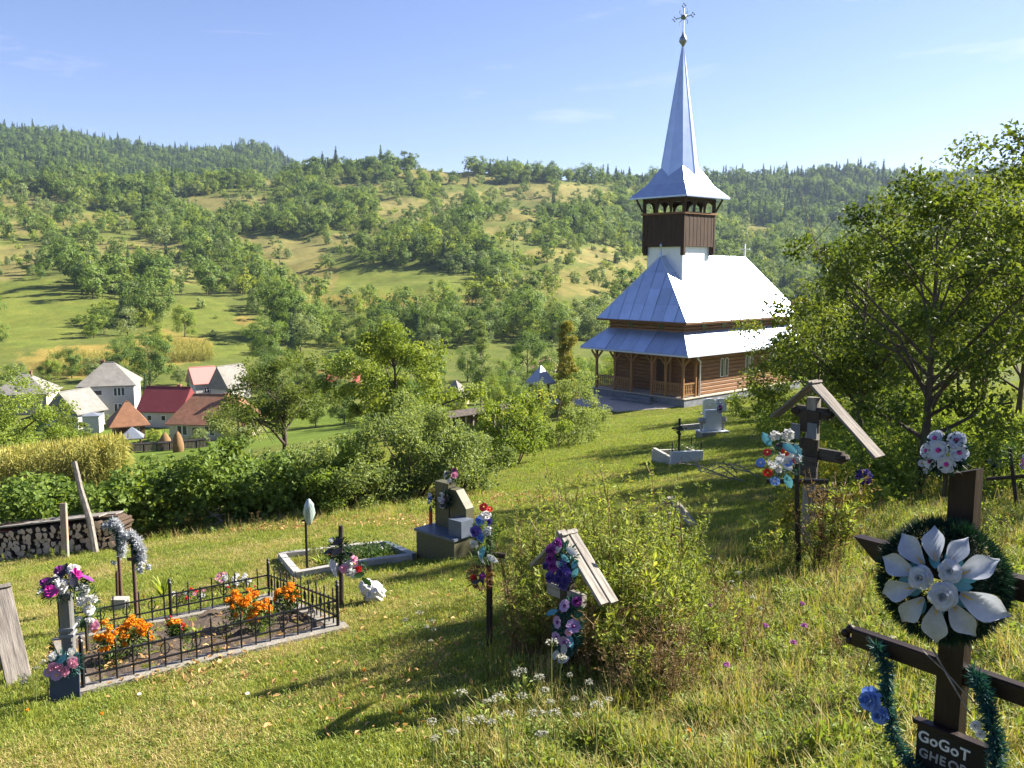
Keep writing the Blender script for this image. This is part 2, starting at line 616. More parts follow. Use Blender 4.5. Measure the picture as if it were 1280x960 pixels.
def build_ground():
    th = np.concatenate([np.linspace(-math.pi, -0.64, 70, endpoint=False), np.linspace(-0.64, 0.64, 470), np.linspace(0.64, math.pi, 71)[1:-1]])
    rr = np.concatenate([np.geomspace(0.35, 160, 190, endpoint=False), np.geomspace(160, 2300, 230), np.array([2500, 2800, 3300.0])])
    T, D = np.meshgrid(th, rr)
    X, Y = D * np.sin(T), D * np.cos(T)
    Z = terrain(X, Y)
    nr, nt = X.shape
    V = np.stack([X, Y, Z], -1).reshape(-1, 3)
    V = np.concatenate([V, [[0, 0, tz(0, 0)]]])
    i = np.arange(nr - 1)[:, None] * nt
    j = np.arange(nt)[None, :]
    j2 = (j + 1) % nt
    F = np.stack([i + j, i + j2, i + nt + j2, i + nt + j], -1).reshape(-1, 4)
    # colours of what grows there (not of the light on it)
    px, py = project(X, Y, Z)
    n1 = fbm(X, Y, 40.0, 3)
    n2 = fbm(X + 50, Y - 20, 9.0, 3)
    n3 = fbm(X - 90, Y + 33, 260.0, 2)
    base = np.empty(X.shape + (3,))
    base[:] = (0.108, 0.132, 0.034)
    base += n2[..., None] * np.array([0.016, 0.014, 0.004])
    infr = (np.abs(px - 640) < 760) & (D > 150)
    fw, fk = field_at(px, py, 0.35 * n2)
    fw = np.where(infr, fw, 0)
    for idx, k in enumerate(KCOL):
        m = (fk == idx) * fw
        base = base * (1 - m[..., None]) + m[..., None] * np.array(KCOL[k]) * (1 + 0.16 * n2[..., None] + 0.12 * n1[..., None])
    # outside the picture and between the fields: scattered dry clearings
    dry = np.clip((n3 + 0.5 * n1 - 0.55) * 2.2, 0, 1) * (D > 170)
    base = base * (1 - 0.5 * dry[..., None]) + 0.5 * dry[..., None] * np.array(KCOL['dry'])
    # near: mown churchyard turf, dry in places; valley meadow
    near = np.clip((90 - D) / 40, 0, 1)[..., None]
    lawn = np.empty(X.shape + (3,))
    lawn[:] = (0.105, 0.118, 0.024)
    strawm = np.clip(0.45 + 0.75 * fbm(X + 3, Y + 8, 3.1, 3) - np.clip((Y - 17) / 10, 0, 1) * 0.5, 0, 1)[..., None]
    lawn = lawn * (1 - strawm) + strawm * np.array((0.185, 0.155, 0.052))
    base = base * (1 - near) + near * lawn
    val = (np.clip((D - 60) / 25, 0, 1) * np.clip((165 - D) / 25, 0, 1))[..., None]
    base = base * (1 - val) + val * (np.array((0.105, 0.155, 0.026)) * (1 + 0.2 * n1[..., None]))
    base = np.clip(base, 0.01, 0.6)
    m, n, l, out = _nt('turf_soil')
    b = n.new('ShaderNodeBsdfPrincipled')
    b.inputs['Roughness'].default_value = 0.95
    b.inputs['Specular IOR Level'].default_value = 0.05
    a = n.new('ShaderNodeAttribute')
    a.attribute_name = 'cover'
    geo = n.new('ShaderNodeNewGeometry')
    nz = n.new('ShaderNodeTexNoise')
    nz.inputs['Scale'].default_value = 1.6
    nz.inputs['Detail'].default_value = 9
    nz.inputs['Roughness'].default_value = 0.7
    rp = n.new('ShaderNodeValToRGB')
    rp.color_ramp.elements[0].position = 0.3
    rp.color_ramp.elements[0].color = (0.62, 0.62, 0.62, 1)
    rp.color_ramp.elements[1].position = 0.72
    rp.color_ramp.elements[1].color = (1.35, 1.3, 1.25, 1)
    mu = n.new('ShaderNodeMixRGB')
    mu.blend_type = 'MULTIPLY'
    mu.inputs['Fac'].default_value = 1
    l.new(geo.outputs['Position'], nz.inputs['Vector'])
    l.new(nz.outputs['Fac'], rp.inputs['Fac'])
    l.new(a.outputs['Color'], mu.inputs['Color1'])
    l.new(rp.outputs['Color'], mu.inputs['Color2'])
    nz2 = n.new('ShaderNodeTexNoise')
    nz2.inputs['Scale'].default_value = 0.11
    nz2.inputs['Detail'].default_value = 8
    nz2.inputs['Roughness'].default_value = 0.75
    rp2 = n.new('ShaderNodeValToRGB')
    rp2.color_ramp.elements[0].position = 0.32
    rp2.color_ramp.elements[0].color = (0.72, 0.82, 0.72, 1)
    rp2.color_ramp.elements[1].position = 0.68
    rp2.color_ramp.elements[1].color = (1.22, 1.10, 1.08, 1)
    mu2 = n.new('ShaderNodeMixRGB')
    mu2.blend_type = 'MULTIPLY'
    mu2.inputs['Fac'].default_value = 1
    l.new(geo.outputs['Position'], nz2.inputs['Vector'])
    l.new(nz2.outputs['Fac'], rp2.inputs['Fac'])
    l.new(mu.outputs['Color'], mu2.inputs['Color1'])
    l.new(rp2.outputs['Color'], mu2.inputs['Color2'])
    l.new(mu2.outputs['Color'], b.inputs['Base Color'])
    l.new(b.outputs['BSDF'], out.inputs['Surface'])
    me = np_mesh('ground', V, F, m, smooth=True)
    ca = me.attributes.new('cover', 'FLOAT_COLOR', 'POINT')
    col = np.concatenate([base.reshape(-1, 3), [[0.1, 0.12, 0.03]]])
    col = np.concatenate([col, np.ones((len(col), 1))], 1).astype(np.float32)
    ca.data.foreach_set('color', col.ravel())
    o = link('ground', me)
    tag(o, None, None, None, 'structure')
    # close the small hole under the camera
    k = len(V) - 1
    bm = bmesh.new()
    bm.from_mesh(me)
    bm.verts.ensure_lookup_table()
    for q in range(nt):
        bm.faces.new((bm.verts[k], bm.verts[(q + 1) % nt], bm.verts[q]))
    bm.to_mesh(me)
    bm.free()
    return o
build_ground()

# ================================================================== TREES
LM = {
    'broad': leafmat('leaf_broad', (0.045, 0.080, 0.018), (0.120, 0.170, 0.036), (0.19, 0.17, 0.035), 0.40, LG=1.75),
    'fresh': leafmat('leaf_fresh', (0.075, 0.118, 0.018), (0.185, 0.225, 0.036), (0.27, 0.22, 0.03), 0.42, LG=1.7),
    'yellow': leafmat('leaf_yellow', (0.080, 0.120, 0.018), (0.200, 0.235, 0.038), (0.30, 0.25, 0.035), 0.42),
    'grey': leafmat('leaf_grey', (0.066, 0.098, 0.036), (0.155, 0.190, 0.070), (0.17, 0.18, 0.06), 0.38, LG=1.75),
    'dark': leafmat('leaf_conifer', (0.030, 0.058, 0.024), (0.072, 0.110, 0.042), None, 0.2),
    'plum': leafmat('leaf_plum', (0.036, 0.060, 0.012), (0.120, 0.150, 0.026), (0.26, 0.20, 0.04), 0.46),
    'golden': leafmat('leaf_golden', (0.055, 0.070, 0.014), (0.215, 0.195, 0.034), (0.34, 0.26, 0.03), 0.3),
}
BARK = wood('bark', (0.055, 0.042, 0.030), (0.13, 0.105, 0.08), 0.9, (6, 6, 1.2), 5.0, 0.5)
BARK_PALE = wood('bark_pale', (0.14, 0.115, 0.09), (0.26, 0.22, 0.17), 0.9, (6, 6, 1.2), 5.0, 0.5)

def crown_pts(rng, H, base, Rx, ncl, nlf, cr, shape='round', lump=0.35, nout=0.45):
    """leaf positions + normals + value, gathered in uneven clumps; also clump centres"""
    hz = (H - base) / 2
    zc = (H + base) / 2
    cen = []
    ph = rng.rand(6) * 6.28
    while len(cen) < ncl:
        d = rng.normal(size=3)
        d /= np.linalg.norm(d)
        rr = rng.uniform(0.25, 1.0) ** 0.45
        az = math.atan2(d[1], d[0])
        lob = 1 + lump * (0.5 * math.sin(2 * az + ph[0]) + 0.4 * math.sin(3 * az + ph[1] + 2 * d[2]) + 0.5 * math.sin(5 * d[2] + ph[2]))
        if shape == 'column':
            t = rng.rand()
            wr = Rx * (0.35 + 0.65 * math.sin(math.pi * min(1, t * 0.9 + 0.12)) ** 0.8)
            cen.append((d[0] * rr * wr, d[1] * rr * wr, base + (H - base) * t))
            continue
        z = d[2]
        w = 1.0
        if shape == 'dome' and z < 0:
            z *= 0.75
        if shape == 'egg':
            w = 1.0 - 0.35 * max(0, z)
        cen.append((d[0] * rr * Rx * lob * w, d[1] * rr * Rx * lob * w, zc + z * rr * hz * (0.85 + 0.25 * lob - 0.1)))
    cen = np.array(cen)
    k = rng.randint(0, ncl, nlf)
    sz = cr * rng.uniform(0.6, 1.35, ncl)
    d = unit(rng.normal(size=(nlf, 3)))
    rad = (rng.rand(nlf) ** 0.5) * sz[k]
    P = cen[k] + d * rad[:, None] * np.array([1, 1, 0.75])
    out = unit(P - np.array([0, 0, zc - hz * 0.25]))
    dc = d if nout > 0.6 else 0.0
    N = unit(nout * out + nout * 0.8 * dc + 0.30 * np.array([0, 0, 1.0]) + (1.05 - 0.7 * nout) * rng.normal(size=(nlf, 3)))
    cv = rng.rand(ncl)
    v = np.clip(0.55 * cv[k] + 0.45 * rng.rand(nlf), 0, 1)
    return P, N, v, cen
def conifer_pts(rng, H, base, Rx, nlf):
    t = 1 - np.sqrt(rng.rand(nlf))
    tier = 14
    tt = t * tier
    fr = tt - np.floor(tt)
    az = rng.rand(nlf) * 6.283
    rmax = Rx * (1 - t) ** 0.85 * (1.0 - 0.35 * fr) * (0.8 + 0.25 * np.sin(az * 3 + np.floor(tt) * 2.1))
    r = rmax * (rng.rand(nlf) ** 0.45)
    P = np.stack([r * np.cos(az), r * np.sin(az), base + (H - base) * t - 0.18 * r], 1)
    N = unit(np.stack([np.cos(az) * 0.5, np.sin(az) * 0.5, np.full(nlf, 0.8)], 1) + 0.5 * rng.normal(size=(nlf, 3)))
    return P, N, rng.rand(nlf), None
def trunk_mb(rng, H, base, r, cen, nl=5, bend=0.25, top=0.75, n=7, twigs=0):
    mb = MB()
    pts, rs = [], []
    a = rng.rand() * 6.28
    m = 6
    for i in range(m + 1):
        t = i / m
        s = math.sin(t * 2.6) * bend * r * 4
        pts.append(Vector((math.cos(a) * s, math.sin(a) * s, -0.25 + t * (H * top + 0.25))))
        rs.append(r * (1.25 - 0.25 * min(1, t * 5)) * (1 - 0.82 * t))
    mb.path(pts, rs, n)
    if cen is not None and nl > 0:
        order = rng.permutation(len(cen))[:nl]
        for k in order:
            c = Vector(cen[k])
            zt = max(base * 0.75, min(H * top * 0.85, c.z - c.xy.length * rng.uniform(0.5, 1.0)))
            t = (zt + 0.25) / (H * top + 0.25)
            t = min(max(t, 0.1), 0.95)
            ii = t * m
            i0 = int(ii)
            p0 = pts[i0].lerp(pts[min(i0 + 1, m)], ii - i0)
            r0 = r * (1 - 0.82 * t) * 0.62
            mid = p0.lerp(c, 0.5) + Vector((rng.normal(), rng.normal(), 0.6 + rng.rand())) * (c - p0).length * 0.08
            mb.path([p0, mid, c], [r0, r0 * 0.6, r0 * 0.22], max(4, n - 2), False)
            for _ in range(twigs):
                q0 = mid.lerp(c, rng.rand())
                q1 = q0 + Vector(rng.normal(size=3)) * (c - p0).length * 0.22
                mb.path([q0, q1], [r0 * 0.28, r0 * 0.08], 4, False)
    return mb
def tree_meshes(name, rng, H, base, Rx, ncl, nlf, cr, ls, lmat, shape='round', r=0.12, nl=6, bark=None, lump=0.35, aspect=0.6, twigs=0, top=0.75, nout=0.45):
    if shape == 'conifer':
        P, N, v, cen = conifer_pts(rng, H, base, Rx, nlf)
        V, F = leaf_quads(P, N, ls, rng, 0.35, 0.1, axis=np.stack([P[:, 0], P[:, 1], -0.3 * np.hypot(P[:, 0], P[:, 1])], 1))
        top = 0.97
    else:
        P, N, v, cen = crown_pts(rng, H, base, Rx, ncl, nlf, cr, shape, lump, nout)
        V, F = leaf_quads(P, N, ls, rng, aspect)
    cm = np_mesh(name + '_crown', V, F, lmat, v)
    tm = trunk_mb(rng, H, base, r, cen, nl, twigs=twigs, top=top).mesh(name + '_trunk', bark or BARK, True)
    return tm, cm
def put_tree(name, label, loc, meshes, scale=1.0, rz=0.0, group=None, cat='tree', lean=(0, 0)):
    t = thing(name, label, cat, loc, 0, group, rot=(lean[0], lean[1], rz))
    t.scale = (scale,) * 3 if not isinstance(scale, (tuple, list)) else scale
    link('trunk', meshes[0], t)
    link('crown', meshes[1], t)
    return t
def joined_source(name, rng, *a, **k):
    """trunk and crown in one mesh, for masses of far trees"""
    tm, cm = tree_meshes(name, rng, *a, **k)
    bm = bmesh.new()
    bm.from_mesh(cm)
    me = cm.copy()
    tmats = [cm.materials[0], tm.materials[0]]
    nv = len(cm.vertices)
    cv = np.empty(nv * 3, np.float32)
    cm.vertices.foreach_get('co', cv)
    fv = np.empty(len(cm.loops), np.int32)
    cm.loops.foreach_get('vertex_index', fv)
    va = np.empty(len(cm.polygons), np.float32)
    cm.attributes['v'].data.foreach_get('value', va)
    bm.free()
    tq = [p for p in tm.polygons if len(p.vertices) == 4]
    TV = np.array([v.co for v in tm.vertices], np.float32)
    TF = np.array([list(p.vertices) for p in tq], np.int32)
    V, F, v, mi = merge([(cv.reshape(-1, 3), fv.reshape(-1, 4), va, 0), (TV, TF, 0.5, 1)])
    return source(name, np_mesh(name, V, F, tmats, v, mi))

rng = np.random.RandomState(11)
# --- masses across the valley: trees past the nearest few hundred
SRC = []
kinds = []
def addsrc(kind, *a, **k):
    SRC.append(joined_source('far_tree_%d' % len(SRC), rng, *a, nout=0.95, **k))
    kinds.append(kind)
for q in range(3):
    addsrc('broad', 9.0, 1.0, 3.4, 26, 900, 1.25, 0.62, LM['broad'], 'round', 0.16, 3, lump=0.5)
for q in range(2):
    addsrc('fresh', 8.0, 0.9, 3.0, 22, 800, 1.2, 0.6, LM['fresh'], 'egg', 0.14, 3, lump=0.5)
for q in range(2):
    addsrc('grey', 7.0, 0.6, 2.9, 18, 700, 1.2, 0.55, LM['grey'], 'dome', 0.12, 3, lump=0.5)
addsrc('yellow', 7.0, 0.8, 2.8, 20, 700, 1.1, 0.55, LM['yellow'], 'egg', 0.13, 3, lump=0.45)
addsrc('conifer', 12.0, 0.8, 2.3, 0, 620, 0, 0.9, LM['dark'], 'conifer', 0.16, 0)
addsrc('conifer', 10.5, 0.5, 2.5, 0, 560, 0, 0.95, LM['dark'], 'conifer', 0.16, 0)
addsrc('column', 14.0, 1.0, 1.5, 26, 620, 0.9, 0.6, LM['grey'], 'column', 0.16, 0)
addsrc('bush', 3.0, -0.2, 1.9, 12, 420, 0.8, 0.45, LM['grey'], 'dome', 0.06, 0)
addsrc('bush', 2.6, -0.2, 1.8, 12, 420, 0.8, 0.42, LM['fresh'], 'dome', 0.06, 0)
kinds = np.array(kinds)

def hill_trees():
    r = np.random.RandomState(21)
    n = 125000
    pxr = r.uniform(-160, 1440, n)
    d = np.exp(r.uniform(math.log(178), math.log(2050), n))
    # spacing grows with distance: keep even ground density up to ~900 m
    keep = r.rand(n) < np.clip((d / 900.0) ** 2, 0.0, 1.0) * 1.0
    near = d < 1010
    az = np.arctan((pxr - 640) / FPX)
    x, y = d * np.sin(az), d * np.cos(az)
    z = terrain(x, y)
    px, py = project(x, y, z)
    nz = fbm(x, y, 55.0, 3)
    nb = fbm(x + 77, y - 31, 130.0, 2)
    fw, fk = field_at(px, py, 0.25 * fbm(x, y, 25.0, 2))
    dens = np.clip(0.86 + 0.62 * nz + 0.34 * nb, 0.10, 1.0)
    dens = np.where(fw > 0.2, np.where(np.isin(fk, [1, 0]), 0.10, 0.02), dens)
    farr = d > 1010
    dens = np.where(farr, 0.95, dens)
    # close the belt of woods under the far ridge and on the upper slope
    up = np.clip((235 - py) / 25, 0, 1) * (fw < 0.2)
    dens = np.maximum(dens, up * 0.8)
    wood_l = ((px < 330) & (py > 205) & (py < 243))
    dens = np.where(wood_l & (fw < 0.2), 0.9, dens)
    wood_m = ((px > 95) & (px < 330) & (py > 262) & (py < 300))
    dens = np.where(wood_m & (fw < 0.2), 0.8, dens)
    tx, ty = project(x, y, z + 8.5)
    ft, fk2 = field_at(tx, ty)
    dens = np.where((ft > 0.3) & (fw < 0.2), dens * 0.18, dens)
    keep &= r.rand(n) < dens
    ok = keep & (z > -21.0) & (py < 452)
    return x[ok], y[ok], z[ok], d[ok], px[ok], py[ok], nb[ok], fw[ok], r
hx, hy, hz_, hd, hpx, hpy, hnb, hfw, hr = hill_trees()
nH = len(hx)
u = hr.rand(nH)
kind_i = np.empty(nH, int)
def pick(mask, names, probs):
    idx = np.where(mask)[0]
    ch = hr.choice(len(names), size=len(idx), p=probs)
    for j, nm in enumerate(names):
        opts = np.where(kinds == nm)[0]
        s = idx[ch == j]
        kind_i[s] = hr.choice(opts, size=len(s))
far_m = hd > 1010
upper = (~far_m) & ((hpy < 232) | ((hpx > 880) & (hpy < 262)))
open_m = (~far_m) & (hfw > 0.2)
rest = ~(far_m | upper | open_m)
pick(far_m, ['conifer', 'broad'], [0.55, 0.45])
pick(upper, ['conifer', 'broad', 'fresh', 'column'], [0.07, 0.63, 0.295, 0.005])
pick(open_m, ['bush', 'grey', 'broad'], [0.75, 0.15, 0.10])
pick(rest, ['broad', 'fresh', 'grey', 'yellow', 'conifer', 'column', 'bush'], [0.36, 0.20, 0.19, 0.045, 0.025, 0.03, 0.15])
scl = np.clip(np.exp(hr.normal(size=nH) * 0.36 - 0.08), 0.35, 1.9)
scl = np.where(far_m, scl * 1.25, scl)
scl = np.where((~far_m) & (hd > 600), scl * 1.12, scl)
order = np.argsort(hd)
IND = order[:260]
REST = order[260:]
scatter('forest', 'mixed woods covering the slopes and ridges across the valley', 'forest',
        np.stack([hx, hy, hz_ - 0.15], 1)[REST], hr.rand(len(REST)) * 6.28, scl[REST], kind_i[REST], SRC)
# the nearest ones are trees of their own
FT = {}
for nm, lk, args in (('broad', 'broad', (9.0, 1.0, 3.4, 34, 2600, 1.15, 0.38)), ('fresh', 'fresh', (8.0, 0.9, 3.0, 30, 2300, 1.1, 0.36)),
                     ('grey', 'grey', (7.0, 0.6, 2.9, 26, 2100, 1.05, 0.33)), ('yellow', 'yellow', (7.0, 0.8, 2.8, 26, 2000, 1.0, 0.33)),
                     ('column', 'grey', (14.0, 1.0, 1.5, 34, 2000, 0.85, 0.36)), ('bush', 'grey', (3.0, -0.2, 1.9, 16, 1300, 0.75, 0.24))):
    FT[nm] = [tree_meshes('slope_' + nm, rng, *args, LM[lk], {'column': 'column', 'bush': 'dome', 'fresh': 'egg'}.get(nm, 'round'), 0.15, 4, lump=0.5, nout=0.85) for _ in range(2 if nm in ('broad', 'fresh', 'grey') else 1)]
FT['conifer'] = [tree_meshes('slope_conifer', rng, 12.0, 0.8, 2.3, 0, 1800, 0, 0.5, LM['dark'], 'conifer', 0.16, 0)]
FLAB = {'broad': ('broadleaf_tree', 'round green broadleaf tree at the foot of the wooded slope across the valley'),
        'fresh': ('broadleaf_tree', 'light green egg-shaped tree at the foot of the wooded slope across the valley'),
        'grey': ('willow_tree', 'grey green spreading tree at the foot of the wooded slope across the valley'),
        'yellow': ('broadleaf_tree', 'yellowing tree at the foot of the wooded slope across the valley'),
        'column': ('poplar_tree', 'tall narrow poplar at the foot of the wooded slope across the valley'),
        'bush': ('bush', 'low grey green bush in the meadows at the foot of the slope across the valley'),
        'conifer': ('conifer_tree', 'dark pointed conifer at the foot of the wooded slope across the valley')}
for i in IND:
    k = kinds[kind_i[i]]
    nm, lab = FLAB[k]
    ms = FT[k][i % len(FT[k])]
    put_tree(nm, lab, (hx[i], hy[i], hz_[i] - 0.1), ms, float(scl[i]) * (1.0 if k != 'bush' else 1.1), float(u[i] * 6.28), 'nearest trees of the slope across the valley: ' + k, 'bush' if k == 'bush' else 'tree')
# ================================================================== CHURCH
SHEET = mat('sheet_metal', (0.46, 0.54, 0.70), 0.32, 0.10, 1.2, 0.75, 0.22, 2.2, spec=0.5)  # blue of the reflected sky is painted into the metal's base colour
SHEET_W = mat('painted_sheet', (0.70, 0.72, 0.75), 0.42, 0.04, 2.0, 0.25, spec=0.5)
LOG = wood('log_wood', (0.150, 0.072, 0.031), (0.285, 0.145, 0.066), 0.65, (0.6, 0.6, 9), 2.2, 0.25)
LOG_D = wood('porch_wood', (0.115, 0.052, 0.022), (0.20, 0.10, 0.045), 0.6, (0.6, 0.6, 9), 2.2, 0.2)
POST_W = wood('post_wood', (0.21, 0.105, 0.042), (0.35, 0.19, 0.08), 0.55, (9, 9, 0.7), 2.2, 0.2)
TOWER_W = wood('tower_board', (0.028, 0.017, 0.012), (0.085, 0.047, 0.028), 0.75, (9, 9, 0.5), 2.2, 0.3)
FASCIA = mat('fascia_paint', (0.52, 0.56, 0.62), 0.5, 0.1)
STONE = mat('plinth_stone', (0.17, 0.18, 0.20), 0.8, 0.3, 4.0, 0, 0.3)
STONE_L = mat('plinth_edge', (0.42, 0.37, 0.30), 0.8, 0.2, 5.0, 0, 0.2)
DARKGLASS = mat('dark_glass', (0.02, 0.025, 0.03), 0.15, 0.1, 3.0, 0, spec=0.6)
WHITE = mat('white_paint', (0.72, 0.72, 0.70), 0.6, 0.06)
DOORW = wood('door_wood', (0.05, 0.025, 0.012), (0.09, 0.045, 0.02), 0.6, (8, 8, 1), 2, 0.2)
PAVE = mat('pavement_concrete', (0.40, 0.35, 0.31), 0.85, 0.15, 1.2, 0, 0.1, 20)

def vary_sheet(m):
    n, l = m.node_tree.nodes, m.node_tree.links
    b = [x for x in n if x.type == 'BSDF_PRINCIPLED'][0]
    src = b.inputs['Base Color'].links[0].from_socket
    oi = n.new('ShaderNodeObjectInfo')
    mr = n.new('ShaderNodeMapRange')
    mr.inputs['To Min'].default_value = 0.80
    mr.inputs['To Max'].default_value = 1.12
    mu = n.new('ShaderNodeMixRGB')
    mu.blend_type = 'MULTIPLY'
    mu.inputs['Fac'].default_value = 1.0
    l.new(oi.outputs['Random'], mr.inputs['Value'])
    l.new(src, mu.inputs['Color1'])
    l.new(mr.outputs['Result'], mu.inputs['Color2'])
    l.new(mu.outputs['Color'], b.inputs['Base Color'])
    m2 = n.new('ShaderNodeMapRange')
    m2.inputs['To Min'].default_value = 0.26
    m2.inputs['To Max'].default_value = 0.46
    nz = n.new('ShaderNodeTexNoise')
    nz.inputs['Scale'].default_value = 0.9
    nz.inputs['Detail'].default_value = 6
    l.new(nz.outputs['Fac'], m2.inputs['Value'])
    l.new(m2.outputs['Result'], b.inputs['Roughness'])
vary_sheet(SHEET)
church = thing('wooden_church', 'wooden church with shining metal roofs and tall needle spire above the graveyard', 'church', CH_O, CH_ROT)

def clip_poly(poly, a, b, c):
    """keep a*u + b*v <= c"""
    out = []
    for i in range(len(poly)):
        p, q = poly[i], poly[(i + 1) % len(poly)]
        fp, fq = a * p[0] + b * p[1] - c, a * q[0] + b * q[1] - c
        if fp <= 0:
            out.append(p)
        if (fp < 0 < fq) or (fq < 0 < fp):
            t = fp / (fp - fq)
            out.append((p[0] + t * (q[0] - p[0]), p[1] + t * (q[1] - p[1])))
    return out
def roof_face(parent, A, B, T1, T0, du, dv, mat_, seam=0.035, thick=0.025, pieces=True, rr=None):
    """trapezoid A-B (eave) T1-T0 (top): sheets with standing seams, each sheet its own mesh"""
    A, B, T1, T0 = map(Vector, (A, B, T1, T0))
    eu = (B - A).normalized()
    nrm = eu.cross(T0 - A)
    nrm.normalize()
    ev = nrm.cross(eu)
    def uv(p):
        return ((p - A).dot(eu), (p - A).dot(ev))
    shape = [uv(A), uv(B), uv(T1), uv(T0)]
    if (shape[2][0] - shape[3][0]) < 1e-3:
        shape = shape[:3]
    W = shape[1][0]
    Hh = shape[2][1]
    nu, nv = max(1, round(W / du)), max(1, round(Hh / dv))
    k = len(shape)
    cuts = []
    for i in range(k):
        p, q = shape[i], shape[(i + 1) % k]
        a, b = (q[1] - p[1]), -(q[0] - p[0])
        cuts.append((a, b, a * p[0] + b * p[1]))
    for i in range(nu):
        for j in range(nv):
            g = 0.010
            off = (dv / 2 if i % 2 else 0) * 0
            u0, u1, v0, v1 = i * W / nu + g, (i + 1) * W / nu - g, j * Hh / nv + g * 0.6, (j + 1) * Hh / nv - g * 0.6
            poly = [(u0, v0), (u1, v0), (u1, v1), (u0, v1)]
            for c in cuts:
                poly = clip_poly(poly, *c)
                if len(poly) < 3:
                    break
            if len(poly) < 3:
                continue
            ar = 0.5 * abs(sum(poly[m][0] * poly[(m + 1) % len(poly)][1] - poly[(m + 1) % len(poly)][0] * poly[m][1] for m in range(len(poly))))
            if ar < 0.02:
                continue
            mb = MB()
            tilt = (rng.normal() * 0.006, rng.normal() * 0.006)
            cu, cv = (u0 + u1) / 2, (v0 + v1) / 2
            pts = [A + eu * p[0] + ev * p[1] + nrm * (0.022 + (p[0] - cu) * tilt[0] + (p[1] - cv) * tilt[1]) for p in poly]
            mb.prism(pts, nrm * 0.012)
            # standing seam along one long side
            if len(poly) == 4 and abs(poly[0][0] - poly[3][0]) < 0.01:
                a0, a1 = A + eu * poly[0][0] + ev * poly[0][1], A + eu * poly[3][0] + ev * poly[3][1]
                mb.beam(a0 + nrm * 0.05, a1 + nrm * 0.05, 0.022, 0.045, nrm)
            mb.build('sheet_panel', mat_, parent)
LE, UE = 3.30, 5.25            # lower / upper eave height
X1L, Y1L = 15.2, 8.9           # lower eave far corner
ux0, ux1, uy0, uy1 = 0.8, 14.4, 0.78, 8.12
lx0, lx1, ly0, ly1 = 1.4, 13.8, 1.4, 7.5
LT = 4.64
RZ_, RX0, RX1, RY = 9.35, 2.83, 12.6, 4.45
def slab(parent, name, quads, m, th=0.05):
    mb = MB()
    for q in quads:
        q = [Vector(p) for p in q]
        n = (q[1] - q[0]).cross(q[-1] - q[0]).normalized()
        mb.prism([p + n * 0.015 for p in q], -n * th)
    return mb.build(name, m, parent)
lowroof = slab(church, 'lower_roof', [
    [(0, Y1L, LE), (0, 0, LE), (lx0, ly0, LT), (lx0, ly1, LT)],
    [(0, 0, LE), (X1L, 0, LE), (lx1, ly0, LT), (lx0, ly0, LT)],
    [(X1L, 0, LE), (X1L, Y1L, LE), (lx1, ly1, LT), (lx1, ly0, LT)],
    [(X1L, Y1L, LE), (0, Y1L, LE), (lx0, ly1, LT), (lx1, ly1, LT)]], SHEET)
roof_face(lowroof, (0, Y1L, LE), (0, 0, LE), (lx0, ly0, LT), (lx0, ly1, LT), 1.1, 2.2, SHEET)
roof_face(lowroof, (0, 0, LE), (X1L, 0, LE), (lx1, ly0, LT), (lx0, ly0, LT), 1.2, 2.2, SHEET)
uproof = slab(church, 'upper_roof', [
    [(ux0, uy1, UE), (ux0, uy0, UE), (RX0, RY, RZ_)],
    [(ux0, uy0, UE), (ux1, uy0, UE), (RX1, RY, RZ_), (RX0, RY, RZ_)],
    [(ux1, uy0, UE), (ux1, uy1, UE), (RX1, RY, RZ_)],
    [(ux1, uy1, UE), (ux0, uy1, UE), (RX0, RY, RZ_), (RX1, RY, RZ_)]], SHEET)
roof_face(uproof, (ux0, uy1, UE), (ux0, uy0, UE), (RX0, RY, RZ_), (RX0, RY, RZ_), 0.92, 1.25, SHEET)
roof_face(uproof, (ux0, uy0, UE), (ux1, uy0, UE), (RX1, RY, RZ_), (RX0, RY, RZ_), 1.0, 1.4, SHEET)
# hip and ridge caps
mb = MB()
for p, q in (((ux0, uy0, UE), (RX0, RY, RZ_)), ((ux0, uy1, UE), (RX0, RY, RZ_)), ((ux1, uy0, UE), (RX1, RY, RZ_)), ((RX0, RY, RZ_), (RX1, RY, RZ_))):
    mb.tube(Vector(p) + Vector((0, 0, 0.04)), Vector(q) + Vector((0, 0, 0.04)), 0.05, 0.05, 6)
mb.build('ridge_cap', SHEET, uproof)
mb = MB()
for p, q in (((0, 0, LE), (lx0, ly0, LT)), ((0, Y1L, LE), (lx0, ly1, LT))):
    mb.tube(Vector(p) + Vector((0, 0, 0.04)), Vector(q) + Vector((0, 0, 0.04)), 0.045, 0.045, 6)
mb.build('ridge_cap', SHEET, lowroof)
# small pinnacle where the west hip ends, cross on the east end of the ridge
mb = MB()
mb.lathe([(0.10, 0), (0.07, 0.25), (0.02, 0.6), (0.10, 0.72), (0.02, 0.86), (0.0, 0.9)], 8, (RX0, RY, RZ_))
mb.build('pinnacle', SHEET, uproof, True)
mb = MB()
mb.box((RX1, RY, RZ_ + 0.45), (0.06, 0.06, 0.95))
mb.box((RX1, RY, RZ_ + 0.62), (0.055, 0.62, 0.06))
for yy, zz in ((-0.34, 0.62), (0.34, 0.62), (0, 0.96)):
    mb.lathe([(0.0, -0.07), (0.07, 0), (0.0, 0.07)], 6, (RX1, RY + yy, RZ_ + zz))
mb.build('ridge_cross', WHITE, uproof)
